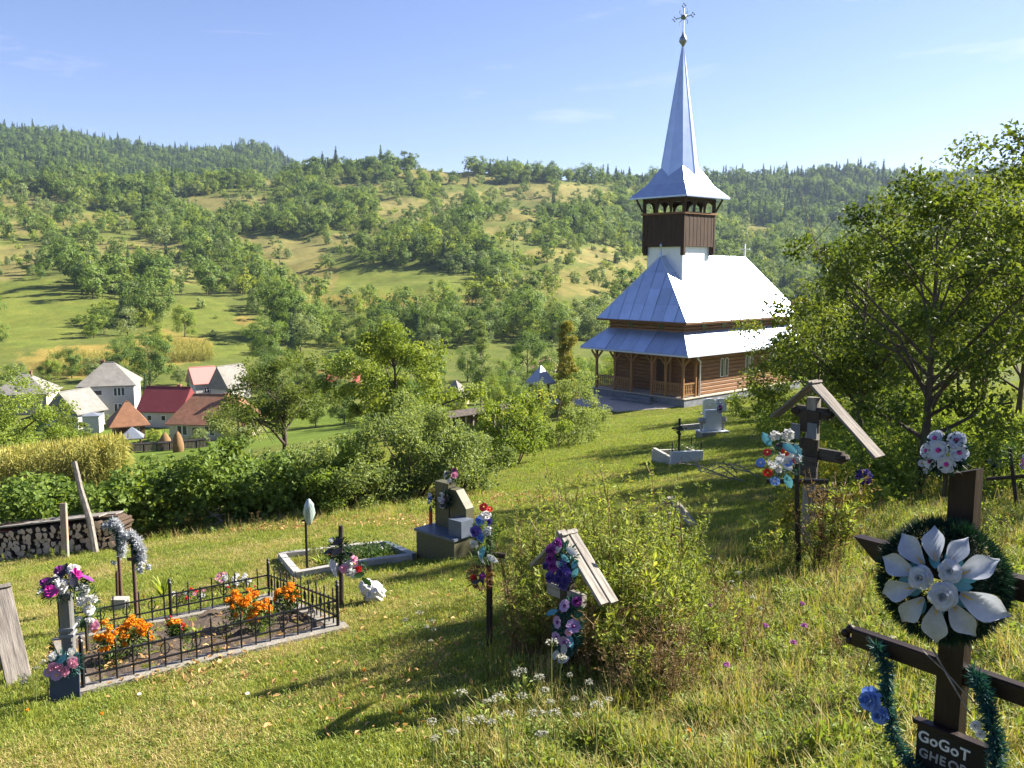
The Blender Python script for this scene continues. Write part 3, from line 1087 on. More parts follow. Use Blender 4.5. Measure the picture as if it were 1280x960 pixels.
# fascias and gutter
mb = MB()
for p, q in (((0, 0), (0, Y1L)), ((0, 0), (X1L, 0)), ((X1L, 0), (X1L, Y1L)), ((0, Y1L), (X1L, Y1L))):
    mb.beam((p[0], p[1], LE - 0.045), (q[0], q[1], LE - 0.045), 0.06, 0.10)
mb.build('fascia', FASCIA, lowroof)
mb = MB()
for p, q in (((ux0, uy0), (ux0, uy1)), ((ux0, uy0), (ux1, uy0)), ((ux1, uy0), (ux1, uy1)), ((ux0, uy1), (ux1, uy1))):
    mb.beam((p[0], p[1], UE - 0.055), (q[0], q[1], UE - 0.055), 0.05, 0.11)
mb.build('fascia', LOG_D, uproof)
# soffit boards under the eaves
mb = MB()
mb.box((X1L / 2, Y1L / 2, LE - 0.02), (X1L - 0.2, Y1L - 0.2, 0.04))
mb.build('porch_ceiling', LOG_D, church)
# upper band of wall between the roofs, with small square openings
mb = MB()
for k in range(4):
    z = LT - 0.05 + k * 0.19 + 0.07
    for p, q in (((lx0, ly0), (lx0, ly1)), ((lx0, ly0), (lx1, ly0)), ((lx1, ly0), (lx1, ly1)), ((lx0, ly1), (lx1, ly1))):
        mb.beam((p[0], p[1], z), (q[0], q[1], z), 0.17, 0.175, bv=0.05)
mb.box(((lx0 + lx1) / 2, (ly0 + ly1) / 2, LT + 0.1), (lx1 - lx0 - 0.1, ly1 - ly0 - 0.1, 1.0))
mb.build('upper_wall', LOG, church)
for (x, y, sx, sy) in [(lx0 - 0.09, yy, 0.03, 0.40) for yy in (3.1, 5.6)] + [(xx, ly0 - 0.09, 0.42, 0.03) for xx in (3.4, 5.6, 7.8, 10.0, 12.2)]:
    MB().box((x, y, LT + 0.27), (sx, sy, 0.34)).build('vent_window', DARKGLASS, church)
# log walls
wx0, wx1, wy0, wy1, wz0 = 2.5, 14.1, 1.05, 7.85, 0.55
mb = MB()
nlog = 11
for k in range(nlog):
    z = wz0 + (k + 0.5) * (LE - wz0) / nlog
    hh = (LE - wz0) / nlog * 0.985
    ex = 0.12 if k % 2 else 0.22
    mb.beam((wx0 - ex, wy0, z), (wx1 + ex, wy0, z), 0.17, hh, bv=0.045)
    mb.beam((wx0 - ex, wy1, z), (wx1 + ex, wy1, z), 0.17, hh, bv=0.045)
    mb.beam((wx1, wy0 - ex, z), (wx1, wy1 + ex, z), 0.165, hh, bv=0.045)
mb.box(((wx0 + wx1) / 2, (wy0 + wy1) / 2, (wz0 + LE) / 2), (wx1 - wx0 - 0.1, wy1 - wy0 - 0.1, LE - wz0 - 0.02))
mb.build('log_wall', LOG, church)
mb = MB()
for k in range(nlog):
    z = wz0 + (k + 0.5) * (LE - wz0) / nlog
    hh = (LE - wz0) / nlog * 0.985
    mb.beam((wx0, wy0 - 0.15, z), (wx0, wy1 + 0.15, z), 0.168, hh, bv=0.045)
mb.build('log_wall', LOG, church)['label'] = 'shaded log wall of the porch'
# door with frame
dr = MB().box((wx0 - 0.10, 3.7, wz0 + 1.08), (0.06, 1.05, 2.1)).build('door', DOORW, church)
mb = MB()
for y in (3.08, 4.32):
    mb.box((wx0 - 0.12, y, wz0 + 1.12), (0.12, 0.2, 2.24))
mb.box((wx0 - 0.12, 3.7, wz0 + 2.3), (0.14, 1.5, 0.16))
mb.build('door_frame', POST_W, dr)
# windows on the south side: pairs of narrow arched lights with white frames
def arch_window(x, y, z, w, h, parent):
    def outline(w, h, n=8):
        pts = [(-w / 2, 0), (w / 2, 0), (w / 2, h - w / 2)]
        for k in range(1, n):
            a = math.pi * k / n
            pts.append((w / 2 * math.cos(a), h - w / 2 + w / 2 * math.sin(a)))
        pts.append((-w / 2, h - w / 2))
        return pts
    fr, gl = MB(), MB()
    fr.prism([(x + p[0], y - 0.10, z + p[1]) for p in outline(w, h)], (0, 0.03, 0))
    gl.prism([(x + p[0], y - 0.112, z + 0.05 + p[1]) for p in outline(w - 0.12, h - 0.11)], (0, 0.03, 0))
    f = fr.build('window', WHITE, parent)
    gl.build('pane', DARKGLASS, f)
    return f
for x in (5.05, 5.55, 7.95, 8.45, 10.9, 11.4):
    arch_window(x, wy0, 1.55, 0.38, 1.25, church)
# plinth, porch floor, steps
mb = MB()
mb.box(((0.62 + 14.4) / 2, Y1L / 2, 0.19), (14.4 - 0.62, Y1L - 1.3, 0.62))
mb.build('plinth', STONE, church)
mb = MB()
mb.box(((0.55 + 14.45) / 2, Y1L / 2, 0.525), (14.45 - 0.55, Y1L - 1.16, 0.05))
mb.build('plinth_cap', STONE_L, church)
for k in range(3):
    MB().box((0.62 - 0.18 - 0.34 * k, 4.2, 0.36 - 0.17 * k), (0.36, 2.2 + 0.5 * k, 0.18)).build('step', STONE, church)
# porch posts with brackets
post_y = [0.85, 2.2, 3.3, 5.0, 6.4, 8.05]
def post(x, y):
    mb = MB()
    mb.bbox((x, y, (0.55 + LE) / 2), (0.17, 0.17, LE - 0.55), 0.035)
    mb.bbox((x, y, LE - 0.16), (0.22, 0.22, 0.24), 0.03)
    p = mb.build('porch_post', POST_W, church)
    mb = MB()
    for s in (-1, 1):
        mb.beam((x, y + s * 0.05, LE - 0.72), (x, y + s * 0.48, LE - 0.22), 0.10, 0.10)
    mb.build('bracket', POST_W, p)
for y in post_y:
    post(0.72, y)
post(2.0, 0.85)
MB().beam((0.72, 0.7, LE - 0.12), (0.72, 8.2, LE - 0.12), 0.15, 0.18).build('porch_beam', POST_W, church)
# railing: top rail, bottom rail, shaped balusters
def railing(p, q):
    p, q = Vector(p), Vector(q)
    L = (q - p).length
    mb = MB()
    for z, h in ((0.72, 0.07), (1.42, 0.09)):
        mb.beam(p + Vector((0, 0, z)), q + Vector((0, 0, z)), 0.10, h)
    r = mb.build('railing', POST_W, church)
    n = int(L / 0.17)
    d = (q - p).normalized()
    s = Vector((-d.y, d.x, 0))
    for i in range(n):
        c = p + d * ((i + 0.5) * L / n)
        prof = [(0.055, 0.76), (0.055, 0.86), (0.028, 0.95), (0.058, 1.08), (0.028, 1.21), (0.055, 1.30), (0.055, 1.375)]
        pts = [c + d * a + Vector((0, 0, z)) + s * 0.012 for a, z in prof] + [c - d * a + Vector((0, 0, z)) + s * 0.012 for a, z in reversed(prof)]
        MB().prism(pts, -s * 0.024).build('baluster', POST_W, r)
railing((0.72, 0.93, 0), (0.72, 3.22, 0))
railing((0.72, 5.08, 0), (0.72, 7.97, 0))
railing((0.80, 0.85, 0), (1.92, 0.85, 0))
# downpipe at the porch end
mb = MB()
mb.path([(1.15, 0.02, LE - 0.08), (1.15, 0.1, LE - 0.22), (2.2, 0.62, LE - 0.55), (2.3, 0.72, LE - 0.75), (2.3, 0.72, 0.05)], 0.05, 8)
mb.build('downpipe', FASCIA, church, True)
# ---- tower
tcx, tcy, th_ = 4.68, 4.45, 1.70
def T(x, y, z):
    return Vector((tcx + x, tcy + y, z))
mb = MB()
mb.prism([T(-1.46, -1.46, 6.4), T(1.46, -1.46, 6.4), T(1.46, 1.46, 6.4), T(-1.46, 1.46, 6.4)], (0, 0, 3.9))
mb.build('tower_base', SHEET_W, church)
tower = MB().box(T(0, 0, 11.05), (2 * th_ - 0.12, 2 * th_ - 0.12, 2.1)).build('tower', TOWER_W, church)
for (ax, s) in ((0, -1), (1, -1), (0, 1), (1, 1)):
    nb = 17
    for i in range(nb):
        a = -th_ + (i + 0.5) * 2 * th_ / nb
        w = 2 * th_ / nb - 0.012
        off = s * (th_ - 0.03 + 0.012 * (i % 2))
        c = T(off, a, 11.06) if ax == 0 else T(a, off, 11.06)
        MB().box(c, (0.035, w, 2.12) if ax == 0 else (w, 0.035, 2.12)).build('board', TOWER_W, tower)
mb = MB()
for s in (-1, 1):
    mb.beam(T(s * th_, -th_ - 0.06, 12.14), T(s * th_, th_ + 0.06, 12.14), 0.20, 0.12)
    mb.beam(T(-th_ - 0.06, s * th_, 12.142), T(th_ + 0.06, s * th_, 12.142), 0.20, 0.12)
mb.build('gallery_rail', LOG, tower)
for sx in (-1, 1):
    for sy in (-1, 1):
        mb = MB()
        mb.bbox(T(sx * (th_ - 0.08), sy * (th_ - 0.08), 11.45), (0.2, 0.2, 3.7), 0.03)
        mb.bbox(T(sx * (th_ - 0.16), sy * (th_ - 0.16), 9.75), (0.26, 0.26, 0.62), 0.03)
        mb.build('corner_post', TOWER_W, tower)
for s in (-1, 1):
    for a in (-0.56, 0.56):
        MB().bbox(T(s * (th_ - 0.08), a, 12.65), (0.13, 0.13, 1.0), 0.02).build('gallery_post', TOWER_W, tower)
        MB().bbox(T(a, s * (th_ - 0.08), 12.65), (0.13, 0.13, 1.0), 0.02).build('gallery_post', TOWER_W, tower)
def arch_frieze(axis, s):
    """board with round-headed openings between the gallery posts"""
    mb = MB()
    n = 48
    top, low = 13.15, 12.42
    def zb(a):
        for c in (-1.13, 0.0, 1.13):
            r = 0.46
            if abs(a - c) < r:
                return low + 0.08 + math.sqrt(r * r - (a - c) ** 2) * 0.85
        return low - 0.08
    for i in range(n):
        a0, a1 = -th_ + 2 * th_ * i / n, -th_ + 2 * th_ * (i + 1) / n
        z0, z1 = zb(a0 + 1e-4), zb(a1 - 1e-4)
        o = s * (th_ - 0.04)
        if axis == 0:
            mb.prism([T(o, a0, z0), T(o, a1, z1), T(o, a1, top), T(o, a0, top)], (-s * 0.05, 0, 0))
        else:
            mb.prism([T(a0, o, z0), T(a1, o, z1), T(a1, o, top), T(a0, o, top)], (0, -s * 0.05, 0))
    mb.build('arch_frieze', TOWER_W, tower)
for ax in (0, 1):
    for s in (-1, 1):
        arch_frieze(ax, s)
# tower eave brackets
for sx in (-1, 1):
    for sy in (-1, 1):
        MB().beam(T(sx * th_, sy * th_, 12.3), T(sx * 2.0, sy * 2.0, 13.1), 0.12, 0.12).build('eave_bracket', TOWER_W, tower)
# spire: flared square skirt running into an eight-sided needle
he, hb = 2.36, 0.88
SK0, SK1 = 13.2, 15.2
sk = MB()
def sq(h, z):
    return [T(-h, -h, z), T(h, -h, z), T(h, h, z), T(-h, h, z)]
hm, zm = 1.55, 14.05
prof = [(he, SK0), (hm, zm), (hb, SK1)]
for (h0, z0), (h1, z1) in zip(prof[:-1], prof[1:]):
    a, b = sq(h0, z0), sq(h1, z1)
    sk.add(a + b, [(i, (i + 1) % 4, (i + 1) % 4 + 4, i + 4) for i in range(4)])
a, b = sq(he, SK0), sq(he, SK0 - 0.09)
sk.add(a + b, [(i, i + 4, (i + 1) % 4 + 4, (i + 1) % 4) for i in range(4)] + [(7, 6, 5, 4)])
spire = sk.build('spire', SHEET, church)
spire.data.polygons.foreach_set('use_smooth', [False] * len(spire.data.polygons))
ro = 1.245
def octa(rm, rc, zm_, zc):
    pts = []
    for k in range(8):
        an = math.pi / 4 * k
        if k % 2 == 0:
            pts.append(T(rm * math.cos(an), rm * math.sin(an), zm_))
        else:
            pts.append(T(rc * math.cos(an), rc * math.sin(an), zc))
    return pts
nd = MB()
a = octa(ro, ro, 14.50, 15.22)
b = octa(0.07, 0.07, 22.9, 22.9)
nd.add(a + b, [(i, (i + 1) % 8, (i + 1) % 8 + 8, i + 8) for i in range(8)])
nd.build('needle', SHEET, spire)
mb = MB()
for k in range(8):
    mb.tube(a[k], b[k], 0.028, 0.014, 5)
mb.build('needle_seam', SHEET, spire)
mb = MB()
mb.lathe([(0.05, 22.75), (0.10, 22.95), (0.27, 23.2), (0.24, 23.4), (0.10, 23.62), (0.06, 23.8), (0.0, 23.85)], 12, (tcx, tcy, 0))
mb.build('ball', mat('ball_metal', (0.25, 0.27, 0.32), 0.35, 0.1, 3, 0.8), spire, True)
cr = MB()
cr.box(T(0, 0, 24.4), (0.07, 0.08, 1.8))
cr.box(T(0, 0, 24.72), (0.065, 1.2, 0.07))
crossm = cr.build('spire_cross', mat('cross_metal', (0.50, 0.54, 0.52), 0.35, 0.2, 8, 0.6), spire)
mb = MB()
mb.lathe([(0.0, -0.19), (0.16, -0.12), (0.2, 0), (0.16, 0.12), (0.0, 0.19)], 10, T(0, 0, 24.72))
for yy, zz in ((-0.72, 24.72), (0.72, 24.72), (0, 25.42)):
    for dy, dz in ((0, 0.12), (0.12, 0), (-0.12, 0), (0, -0.12)):
        mb.lathe([(0.0, -0.07), (0.07, 0), (0.0, 0.07)], 6, T(0, yy + dy, zz + dz))
for s in (-1, 1):
    for t in (-1, 1):
        mb.path([T(0, s * 0.12, 24.72 + t * 0.12), T(0, s * 0.34, 24.72 + t * 0.30), T(0, s * 0.30, 24.72 + t * 0.48)], 0.022, 5)
mb.build('cross_ornament', mat('ornament_metal', (0.20, 0.22, 0.22), 0.4, 0.2, 8, 0.6), spire)
# paving in front of the porch
def church_pt(x, y, z=0.0):
    return CH_O + CEX * x + CEY * y + Vector((0, 0, z))
mb = MB()
mb.prism([church_pt(-3.6, 2.4, -0.25), church_pt(-0.75, 1.2, -0.25), church_pt(0.62, 1.2, -0.25), church_pt(0.62, 8.6, -0.25), church_pt(-3.9, 8.3, -0.25)], (0, 0, 0.30))
o = mb.build('pavement', PAVE)
tag(o, 'pale concrete paving in front of the church porch', None, None, 'structure')
# ================================================================== VILLAGE
ROOF_GREY = mat('roof_fibre_cement', (0.20, 0.19, 0.175), 0.85, 0.22, 1.2, 0, 0.2, 5, stretch=(1, 1, 1), dirt=0.35)
ROOF_RED = mat('roof_red_sheet', (0.17, 0.034, 0.036), 0.6, 0.12, 1.0)
ROOF_TILE = mat('roof_clay_tile', (0.25, 0.115, 0.07), 0.85, 0.35, 1.6, 0, 0.3, 6, dirt=0.45)
ROOF_ORANGE = mat('roof_orange_tile', (0.20, 0.095, 0.05), 0.8, 0.25, 1.6, 0, 0.3, 6)
ROOF_BRIGHT = mat('roof_coral_sheet', (0.30, 0.065, 0.055), 0.6, 0.1, 1.0)
PLASTER = mat('plaster_white', (0.52, 0.51, 0.49), 0.85, 0.1, 0.8, dirt=0.4)
PLASTER_C = mat('plaster_cream', (0.50, 0.43, 0.31), 0.85, 0.1, 0.8, dirt=0.4)
BARNWOOD = wood('barn_wood', (0.12, 0.06, 0.03), (0.24, 0.13, 0.06), 0.8, (6, 6, 1), 1.5, 0.3)
TIN = mat('tin_sheet', (0.34, 0.37, 0.41), 0.4, 0.1, 2, 0.6)

def house(name, label, px, d, w, dp, wh, rh, rz, wall, roof, kind='hip', wins=(), over=0.45, ridge=None, door=None, chimney=None, cat='house', dz=0.0, posts=False):
    """x across the front, -y faces the camera; wins: (face, offset, sill, width, height, lights)"""
    g = gd(px, d)
    t = thing(name, label, cat, (g.x, g.y, g.z + dz), rz)
    if posts:
        for sx in (-1, 1):
            for sy in (-1, 1):
                MB().bbox((sx * (w / 2 - 0.1), sy * (dp / 2 - 0.1), wh / 2 - 0.3), (0.16, 0.16, wh + 0.6), 0.02).build('post', wall, t)
    else:
        MB().box((0, 0, wh / 2 - 0.6), (w, dp, wh + 1.2)).build('wall', wall, t)
    W, D = w / 2 + over, dp / 2 + over
    rz0 = wh - over * rh / (dp / 2) * 0.5
    if ridge is None:
        ridge = max(0.0, w - dp) if kind == 'hip' else w + 2 * over
    r = ridge / 2
    mb = MB()
    e = [Vector((-W, -D, rz0)), Vector((W, -D, rz0)), Vector((W, D, rz0)), Vector((-W, D, rz0))]
    a, b = Vector((-r, 0, wh + rh)), Vector((r, 0, wh + rh))
    dn = Vector((0, 0, -0.12))
    if kind == 'hip' and r < 0.05:
        a = Vector((0, 0, wh + rh))
        mb.add(e + [a] + [p + dn for p in e], [(0, 1, 4), (1, 2, 4), (2, 3, 4), (3, 0, 4), (8, 7, 6, 5)] + [(i, i + 5, (i + 1) % 4 + 5, (i + 1) % 4) for i in range(4)])
    else:
        fs = [(0, 1, 5, 4), (2, 3, 4, 5), (1, 2, 5), (3, 0, 4), (9, 8, 7, 6)] + [(i, i + 6, (i + 1) % 4 + 6, (i + 1) % 4) for i in range(4)]
        mb.add(e + [a, b] + [p + dn for p in e], fs)
    rf = mb.build('roof', roof, t)
    if kind != 'hip' or r > 0.05:
        MB().tube(a + Vector((0, 0, 0.03)), b + Vector((0, 0, 0.03)), 0.09, 0.09, 6).build('ridge_cap', roof, rf)
    if kind == 'gable' and not posts:
        for s in (-1, 1):
            MB().prism([(s * w / 2, -dp / 2, wh), (s * w / 2, dp / 2, wh), (s * w / 2, 0, wh + rh * 0.93)], (-s * 0.2, 0, 0)).build('gable', wall, t)
    if chimney:
        c = MB()
        c.box((chimney[0], chimney[1], wh + rh * 0.8), (0.5, 0.5, 1.8))
        c.box((chimney[0], chimney[1], wh + rh * 0.8 + 0.93), (0.62, 0.62, 0.12))
        c.build('chimney', ROOF_TILE, rf)
    for (face, off, sill, ww, hh, lights) in wins:
        fr, gl = MB(), []
        def P(u, z, o):
            return {'front': (off + u, -dp / 2 - o, z), 'right': (w / 2 + o, off + u, z), 'left': (-w / 2 - o, off + u, z)}[face]
        def bx(m, u0, u1, z0, z1, o0, o1):
            p, q = Vector(P(u0, z0, o0)), Vector(P(u1, z1, o1))
            m.box((p + q) / 2, [abs(q[i] - p[i]) for i in range(3)])
        bx(fr, -ww / 2, ww / 2, sill, sill + hh, 0.0, 0.05)
        f = fr.build('window', WHITE, t)
        lw = ww / lights
        for i in range(lights):
            g_ = MB()
            bx(g_, -ww / 2 + i * lw + 0.09, -ww / 2 + (i + 1) * lw - 0.09, sill + 0.09, sill + hh - 0.09, 0.03, 0.065)
            g_.build('pane', DARKGLASS, f)
    if door:
        MB().box((door[0], -dp / 2 - 0.03, door[2] / 2), (door[1], 0.08, door[2])).build('door', DOORW, t)
    return t
house('house', 'tall white two-storey house with grey hipped roof beside a dark conifer', 140, 146, 8.2, 8.5, 5.6, 3.2, R(16), PLASTER, ROOF_GREY, 'hip',
      [('front', -1.9, 1.1, 1.9, 1.5, 3), ('front', 1.9, 3.7, 1.7, 1.4, 3), ('front', -2.0, 3.9, 2.8, 0.9, 2), ('right', 1.0, 3.6, 1.2, 1.4, 2), ('front', 1.6, 1.1, 1.2, 1.4, 2)], ridge=1.6, chimney=(-1, 0.5))
house('house', 'cream house with grey hipped roof at the village edge above the corn', 34, 150, 8.5, 8.0, 3.6, 2.9, R(12), PLASTER_C, ROOF_GREY, 'hip', [('front', 1.5, 1.0, 2.2, 1.3, 2), ('right', 0, 1.1, 1.2, 1.3, 2), ('front', -2, 1.0, 1.4, 1.3, 2)], ridge=1.0, chimney=(0.8, 0.3))
house('house', 'low house with grey gable roof tucked beside the tall white house', 96, 136, 5.2, 6.0, 2.6, 3.0, R(70), PLASTER, ROOF_GREY, 'gable', [('left', 0, 1.0, 1.0, 1.0, 2)])
house('shed', 'small white flat-topped shed in front of the tall white house', 117, 131, 2.3, 2.4, 2.6, 0.35, R(10), PLASTER, TIN, 'hip', [], over=0.15, cat='shed')
house('barn', 'brown timber barn with orange half-hipped roof', 161, 126, 4.0, 4.6, 2.6, 2.7, R(28), BARNWOOD, ROOF_ORANGE, 'hip', [('front', 0.9, 0.9, 0.8, 0.9, 2)], over=0.7, ridge=0.5, door=(-0.9, 1.0, 1.9), cat='barn')
house('well_house', 'small pale pyramid-roofed well house in front of the timber barn', 166, 117, 2.2, 2.2, 1.5, 1.2, R(20), BARNWOOD, TIN, 'hip', [], over=0.35, cat='well house', posts=True)
house('house', 'white farmhouse with bright crimson sheet roof', 213, 138, 6.6, 6.0, 2.7, 3.2, R(-8), PLASTER, ROOF_RED, 'gable', [('front', -1.7, 1.0, 0.8, 0.9, 1), ('front', 0.6, 1.0, 0.8, 0.9, 1)], chimney=(1.5, 0.6))
house('house', 'long cream farmhouse with weathered clay tile roof', 272, 123, 10.5, 7.0, 2.7, 3.4, R(-6), PLASTER_C, ROOF_TILE, 'hip', [('front', -3.4, 0.9, 1.5, 1.4, 2), ('front', 0.5, 0.9, 1.5, 1.4, 2), ('front', 3.0, 0.9, 1.5, 1.4, 2)], ridge=6.5, chimney=(1.8, -0.6), door=(-1.4, 1.0, 2.0))
house('shed', 'grey-roofed shed behind the long clay tile roof', 289, 163, 5.5, 4.5, 2.6, 3.6, R(62), PLASTER, ROOF_GREY, 'gable', [('left', 0.0, 3.2, 1.0, 0.8, 2)], cat='shed')
house('house', 'small pink-gabled white house behind the crimson roof', 254, 166, 4.0, 5.0, 3.0, 2.6, R(35), PLASTER, mat('roof_pink_sheet', (0.45, 0.20, 0.18), 0.6, 0.1), 'gable', [('front', 0, 1.0, 1.0, 1.0, 2)])
house('barn', 'long low barn with coral red sheet roof behind the yellow-green walnut', 424, 172, 7.5, 5.0, 2.3, 1.6, R(-6), BARNWOOD, ROOF_BRIGHT, 'gable', [], cat='barn', door=(-1.5, 2.0, 1.9))
house('house', 'little grey-roofed house alone among the valley trees', 570, 152, 3.2, 3.4, 2.2, 2.1, R(-25), PLASTER_C, ROOF_GREY, 'hip', [('front', 0, 0.9, 0.9, 0.8, 2)], over=0.4)
house('house', 'far white house with pale red roof between the poplar and the cypress', 682, 196, 5.0, 5.0, 2.5, 1.8, R(-12), PLASTER, mat('roof_pale_red', (0.45, 0.22, 0.18), 0.7, 0.1), 'hip', [('front', 0, 0.9, 1.2, 1.0, 2)], ridge=1.5)
house('lychgate', 'small dark pyramid-roofed gate shelter in the churchyard fence', 676, 60, 0.9, 0.9, 1.2, 0.85, R(34), BARNWOOD, TIN, 'hip', [], over=0.3, cat='shelter', posts=True, dz=0.1)

# haystacks
HAY = mat('hay', (0.20, 0.12, 0.055), 0.95, 0.35, 5.0, 0, 0.6, 18, stretch=(3, 3, 0.7))
def haystack(px, d, h, r, label):
    g = gd(px, d)
    t = thing('haystack', label, 'haystack', g, rng.rand() * 6)
    mb = MB()
    n, prof = 14, [(0.75, -0.1), (1.0, 0.18), (1.02, 0.38), (0.85, 0.6), (0.55, 0.82), (0.2, 0.96), (0.03, 1.0)]
    mb.lathe([(r * a, h * z) for a, z in prof], n)
    rr = np.random.RandomState(int(px))
    for i, p in enumerate(mb.v):
        k = 1 + rr.uniform(-0.09, 0.09)
        mb.v[i] = (p[0] * k, p[1] * k, p[2] + rr.uniform(-0.02, 0.02) * h)
    mb.build('hay_cone', HAY, t, True)
    MB().tube((0, 0, h * 0.9), (0.03, 0.02, h * 1.15), 0.035, 0.025, 5).build('pole', BARK, t)
haystack(207, 108, 2.2, 0.75, 'brown haystack beside the cream farmhouse garden')
haystack(223, 96, 2.3, 0.62, 'narrow brown haystack standing alone in the green orchard meadow')
haystack(481, 292, 3.2, 1.3, 'dark haystack at the upper edge of the long valley field')
haystack(453, 268, 2.8, 1.2, 'dark haystack low in the long valley field above the corn strip')

# ================================================================== VALLEY AND CHURCHYARD TREES
VT = {
    'broad': [tree_meshes('valley_broad', rng, 8.5, 0.8, 3.3, 44, 7000, 1.05, 0.25, LM['broad'], 'round', 0.16, 6, lump=0.5, nout=0.8) for _ in range(2)],
    'fresh': [tree_meshes('valley_fresh', rng, 7.5, 0.7, 2.9, 40, 6500, 0.95, 0.24, LM['fresh'], 'egg', 0.14, 6, lump=0.5, nout=0.8) for _ in range(2)],
    'grey': [tree_meshes('valley_grey', rng, 6.5, 0.4, 3.0, 36, 6500, 0.95, 0.22, LM['grey'], 'dome', 0.13, 6, lump=0.55, nout=0.8) for _ in range(2)],
    'column': [tree_meshes('valley_poplar', rng, 12.0, 2.4, 1.25, 40, 5000, 0.75, 0.22, LM['grey'], 'column', 0.16, 8, lump=0.3, bark=BARK_PALE)],
    'conifer': [tree_meshes('valley_spruce', rng, 10.0, 0.6, 2.0, 0, 4200, 0, 0.34, LM['dark'], 'conifer', 0.15, 0)],
    'yellow': [tree_meshes('valley_yellow', rng, 6.5, 0.6, 2.6, 34, 6000, 0.9, 0.22, LM['yellow'], 'egg', 0.13, 6, lump=0.5, nout=0.8)],
}
VL = {'broad': ('broadleaf_tree', 'dense green broadleaf tree in the valley gardens'), 'fresh': ('broadleaf_tree', 'light green fruit tree in the valley gardens'),
      'grey': ('willow_tree', 'grey green willow-like tree in the valley gardens'), 'column': ('poplar_tree', 'slim pale-trunked poplar in the valley gardens'),
      'conifer': ('conifer_tree', 'dark spruce in the valley gardens'), 'yellow': ('broadleaf_tree', 'yellow-green tree in the valley gardens')}
def vtree(kind, px, d, scale, label=None, dz=0.0):
    g = gd(px, d)
    nm, lab = VL[kind]
    m = VT[kind][int(px + d) % len(VT[kind])]
    put_tree(nm, label or lab, (g.x, g.y, g.z - 0.1 + dz), m, scale, float(rng.rand() * 6.28), None if label else 'trees of the valley gardens: ' + kind)
# single trees one can name
vtree('conifer', 184, 142, 0.78, 'dark spruce between the tall white house and the crimson roof')
vtree('conifer', 237, 156, 0.55, 'small dark spruce behind the crimson roof')
vtree('column', 601, 92, 0.83, 'slim pale-trunked poplar beside the little grey-roofed house')
vtree('broad', 187, 176, 1.35, 'big dark walnut tree on the field behind the white house')
vtree('broad', 338, 205, 1.45, 'broad dark tree beside the long valley field')
vtree('fresh', 231, 255, 1.35, 'bright round tree standing free in the dry meadow')
vtree('broad', 660, 178, 1.35, 'broad dark tree by the valley road below the dry field')
vtree('yellow', 197, 225, 1.25, 'lone yellowing tree uphill of the big dark walnut')
# the belt of trees along the stream, thick between the village and the church
rr = np.random.RandomState(77)
belt = []
for i in range(400):
    px = rr.uniform(330, 1010)
    d = rr.uniform(88, 190)
    if len(belt) >= 92:
        break
    if px < 470 and d < 150:
        continue
    if 540 < px < 620 and 120 < d < 165:
        continue
    if 545 < px < 600 and d < 150 and d > 100:
        continue
    if 640 < px < 715 and d > 140:
        continue
    g = gd(px, d)
    if any((g.x - q[0]) ** 2 + (g.y - q[1]) ** 2 < 20 for q in belt):
        continue
    belt.append((g.x, g.y))
    k = rr.choice(['broad', 'fresh', 'grey', 'yellow', 'column'], p=[0.30, 0.28, 0.34, 0.06, 0.02])
    s = rr.uniform(0.55, 1.05)
    if d < 115:
        s *= 0.75
    vtree(k, px, d, float(s))
for (px, d, k, s) in ((20, 178, 'grey', 0.8), (60, 182, 'fresh', 0.7), (90, 188, 'broad', 0.8), (120, 184, 'grey', 0.9), (148, 186, 'broad', 0.9), (160, 200, 'broad', 1.0),
                      (225, 182, 'grey', 0.6), (345, 165, 'grey', 0.7), (372, 176, 'broad', 0.8), (395, 168, 'grey', 0.8), (320, 176, 'fresh', 0.6), (440, 184, 'broad', 0.8),
                      (105, 122, 'grey', 0.42), (192, 116, 'fresh', 0.36), (248, 110, 'grey', 0.42), (60, 128, 'broad', 0.5), (232, 128, 'fresh', 0.4), (140, 134, 'grey', 0.4), (125, 112, 'grey', 0.35), (330, 132, 'fresh', 0.6), (362, 140, 'grey', 0.7), (395, 128, 'fresh', 0.7), (300, 140, 'grey', 0.45), (430, 130, 'broad', 0.7)):
    vtree(k, px, d, s)

# near trees, each with its own mesh
def own_tree(name, label, px, d, H, base, Rx, ncl, nlf, cr, ls, lm, shape='round', r=0.14, nl=9, bark=None, lump=0.4, lean=(0, 0), twigs=3, seed=0, aspect=0.6, py=None):
    q = np.random.RandomState(1000 + seed)
    g = gd(px, d)
    ms = tree_meshes(name, q, H, base, Rx, ncl, nlf, cr, ls, LM[lm], shape, r, nl, bark, lump, aspect, twigs)
    return put_tree(name, label, (g.x, g.y, g.z - 0.05), ms, 1.0, 0.0, None, 'tree', lean)
own_tree('walnut_tree', 'large yellow-green walnut tree behind the pale willow shrubs', 492, 46, 6.4, 0.9, 3.2, 70, 17000, 0.72, 0.17, 'yellow', 'egg', 0.17, 12, lump=0.55, seed=1)
own_tree('apple_tree', 'gnarled dark apple tree with bare top twigs between farmhouse and walnut', 358, 55, 6.4, 0.7, 3.0, 60, 12000, 0.75, 0.16, 'plum', 'dome', 0.2, 16, lump=0.6, seed=2, twigs=6)
own_tree('apple_tree', 'small grey-green orchard tree with open crown near the tile-roofed farmhouse', 300, 60, 3.6, 0.5, 1.9, 36, 7000, 0.62, 0.15, 'grey', 'dome', 0.13, 10, lump=0.5, seed=3)
own_tree('ash_tree', 'bright green leafy tree at the village edge above the corn', -4, 62, 7.6, 0.3, 4.3, 70, 15000, 0.95, 0.20, 'fresh', 'round', 0.2, 10, lump=0.45, seed=4)
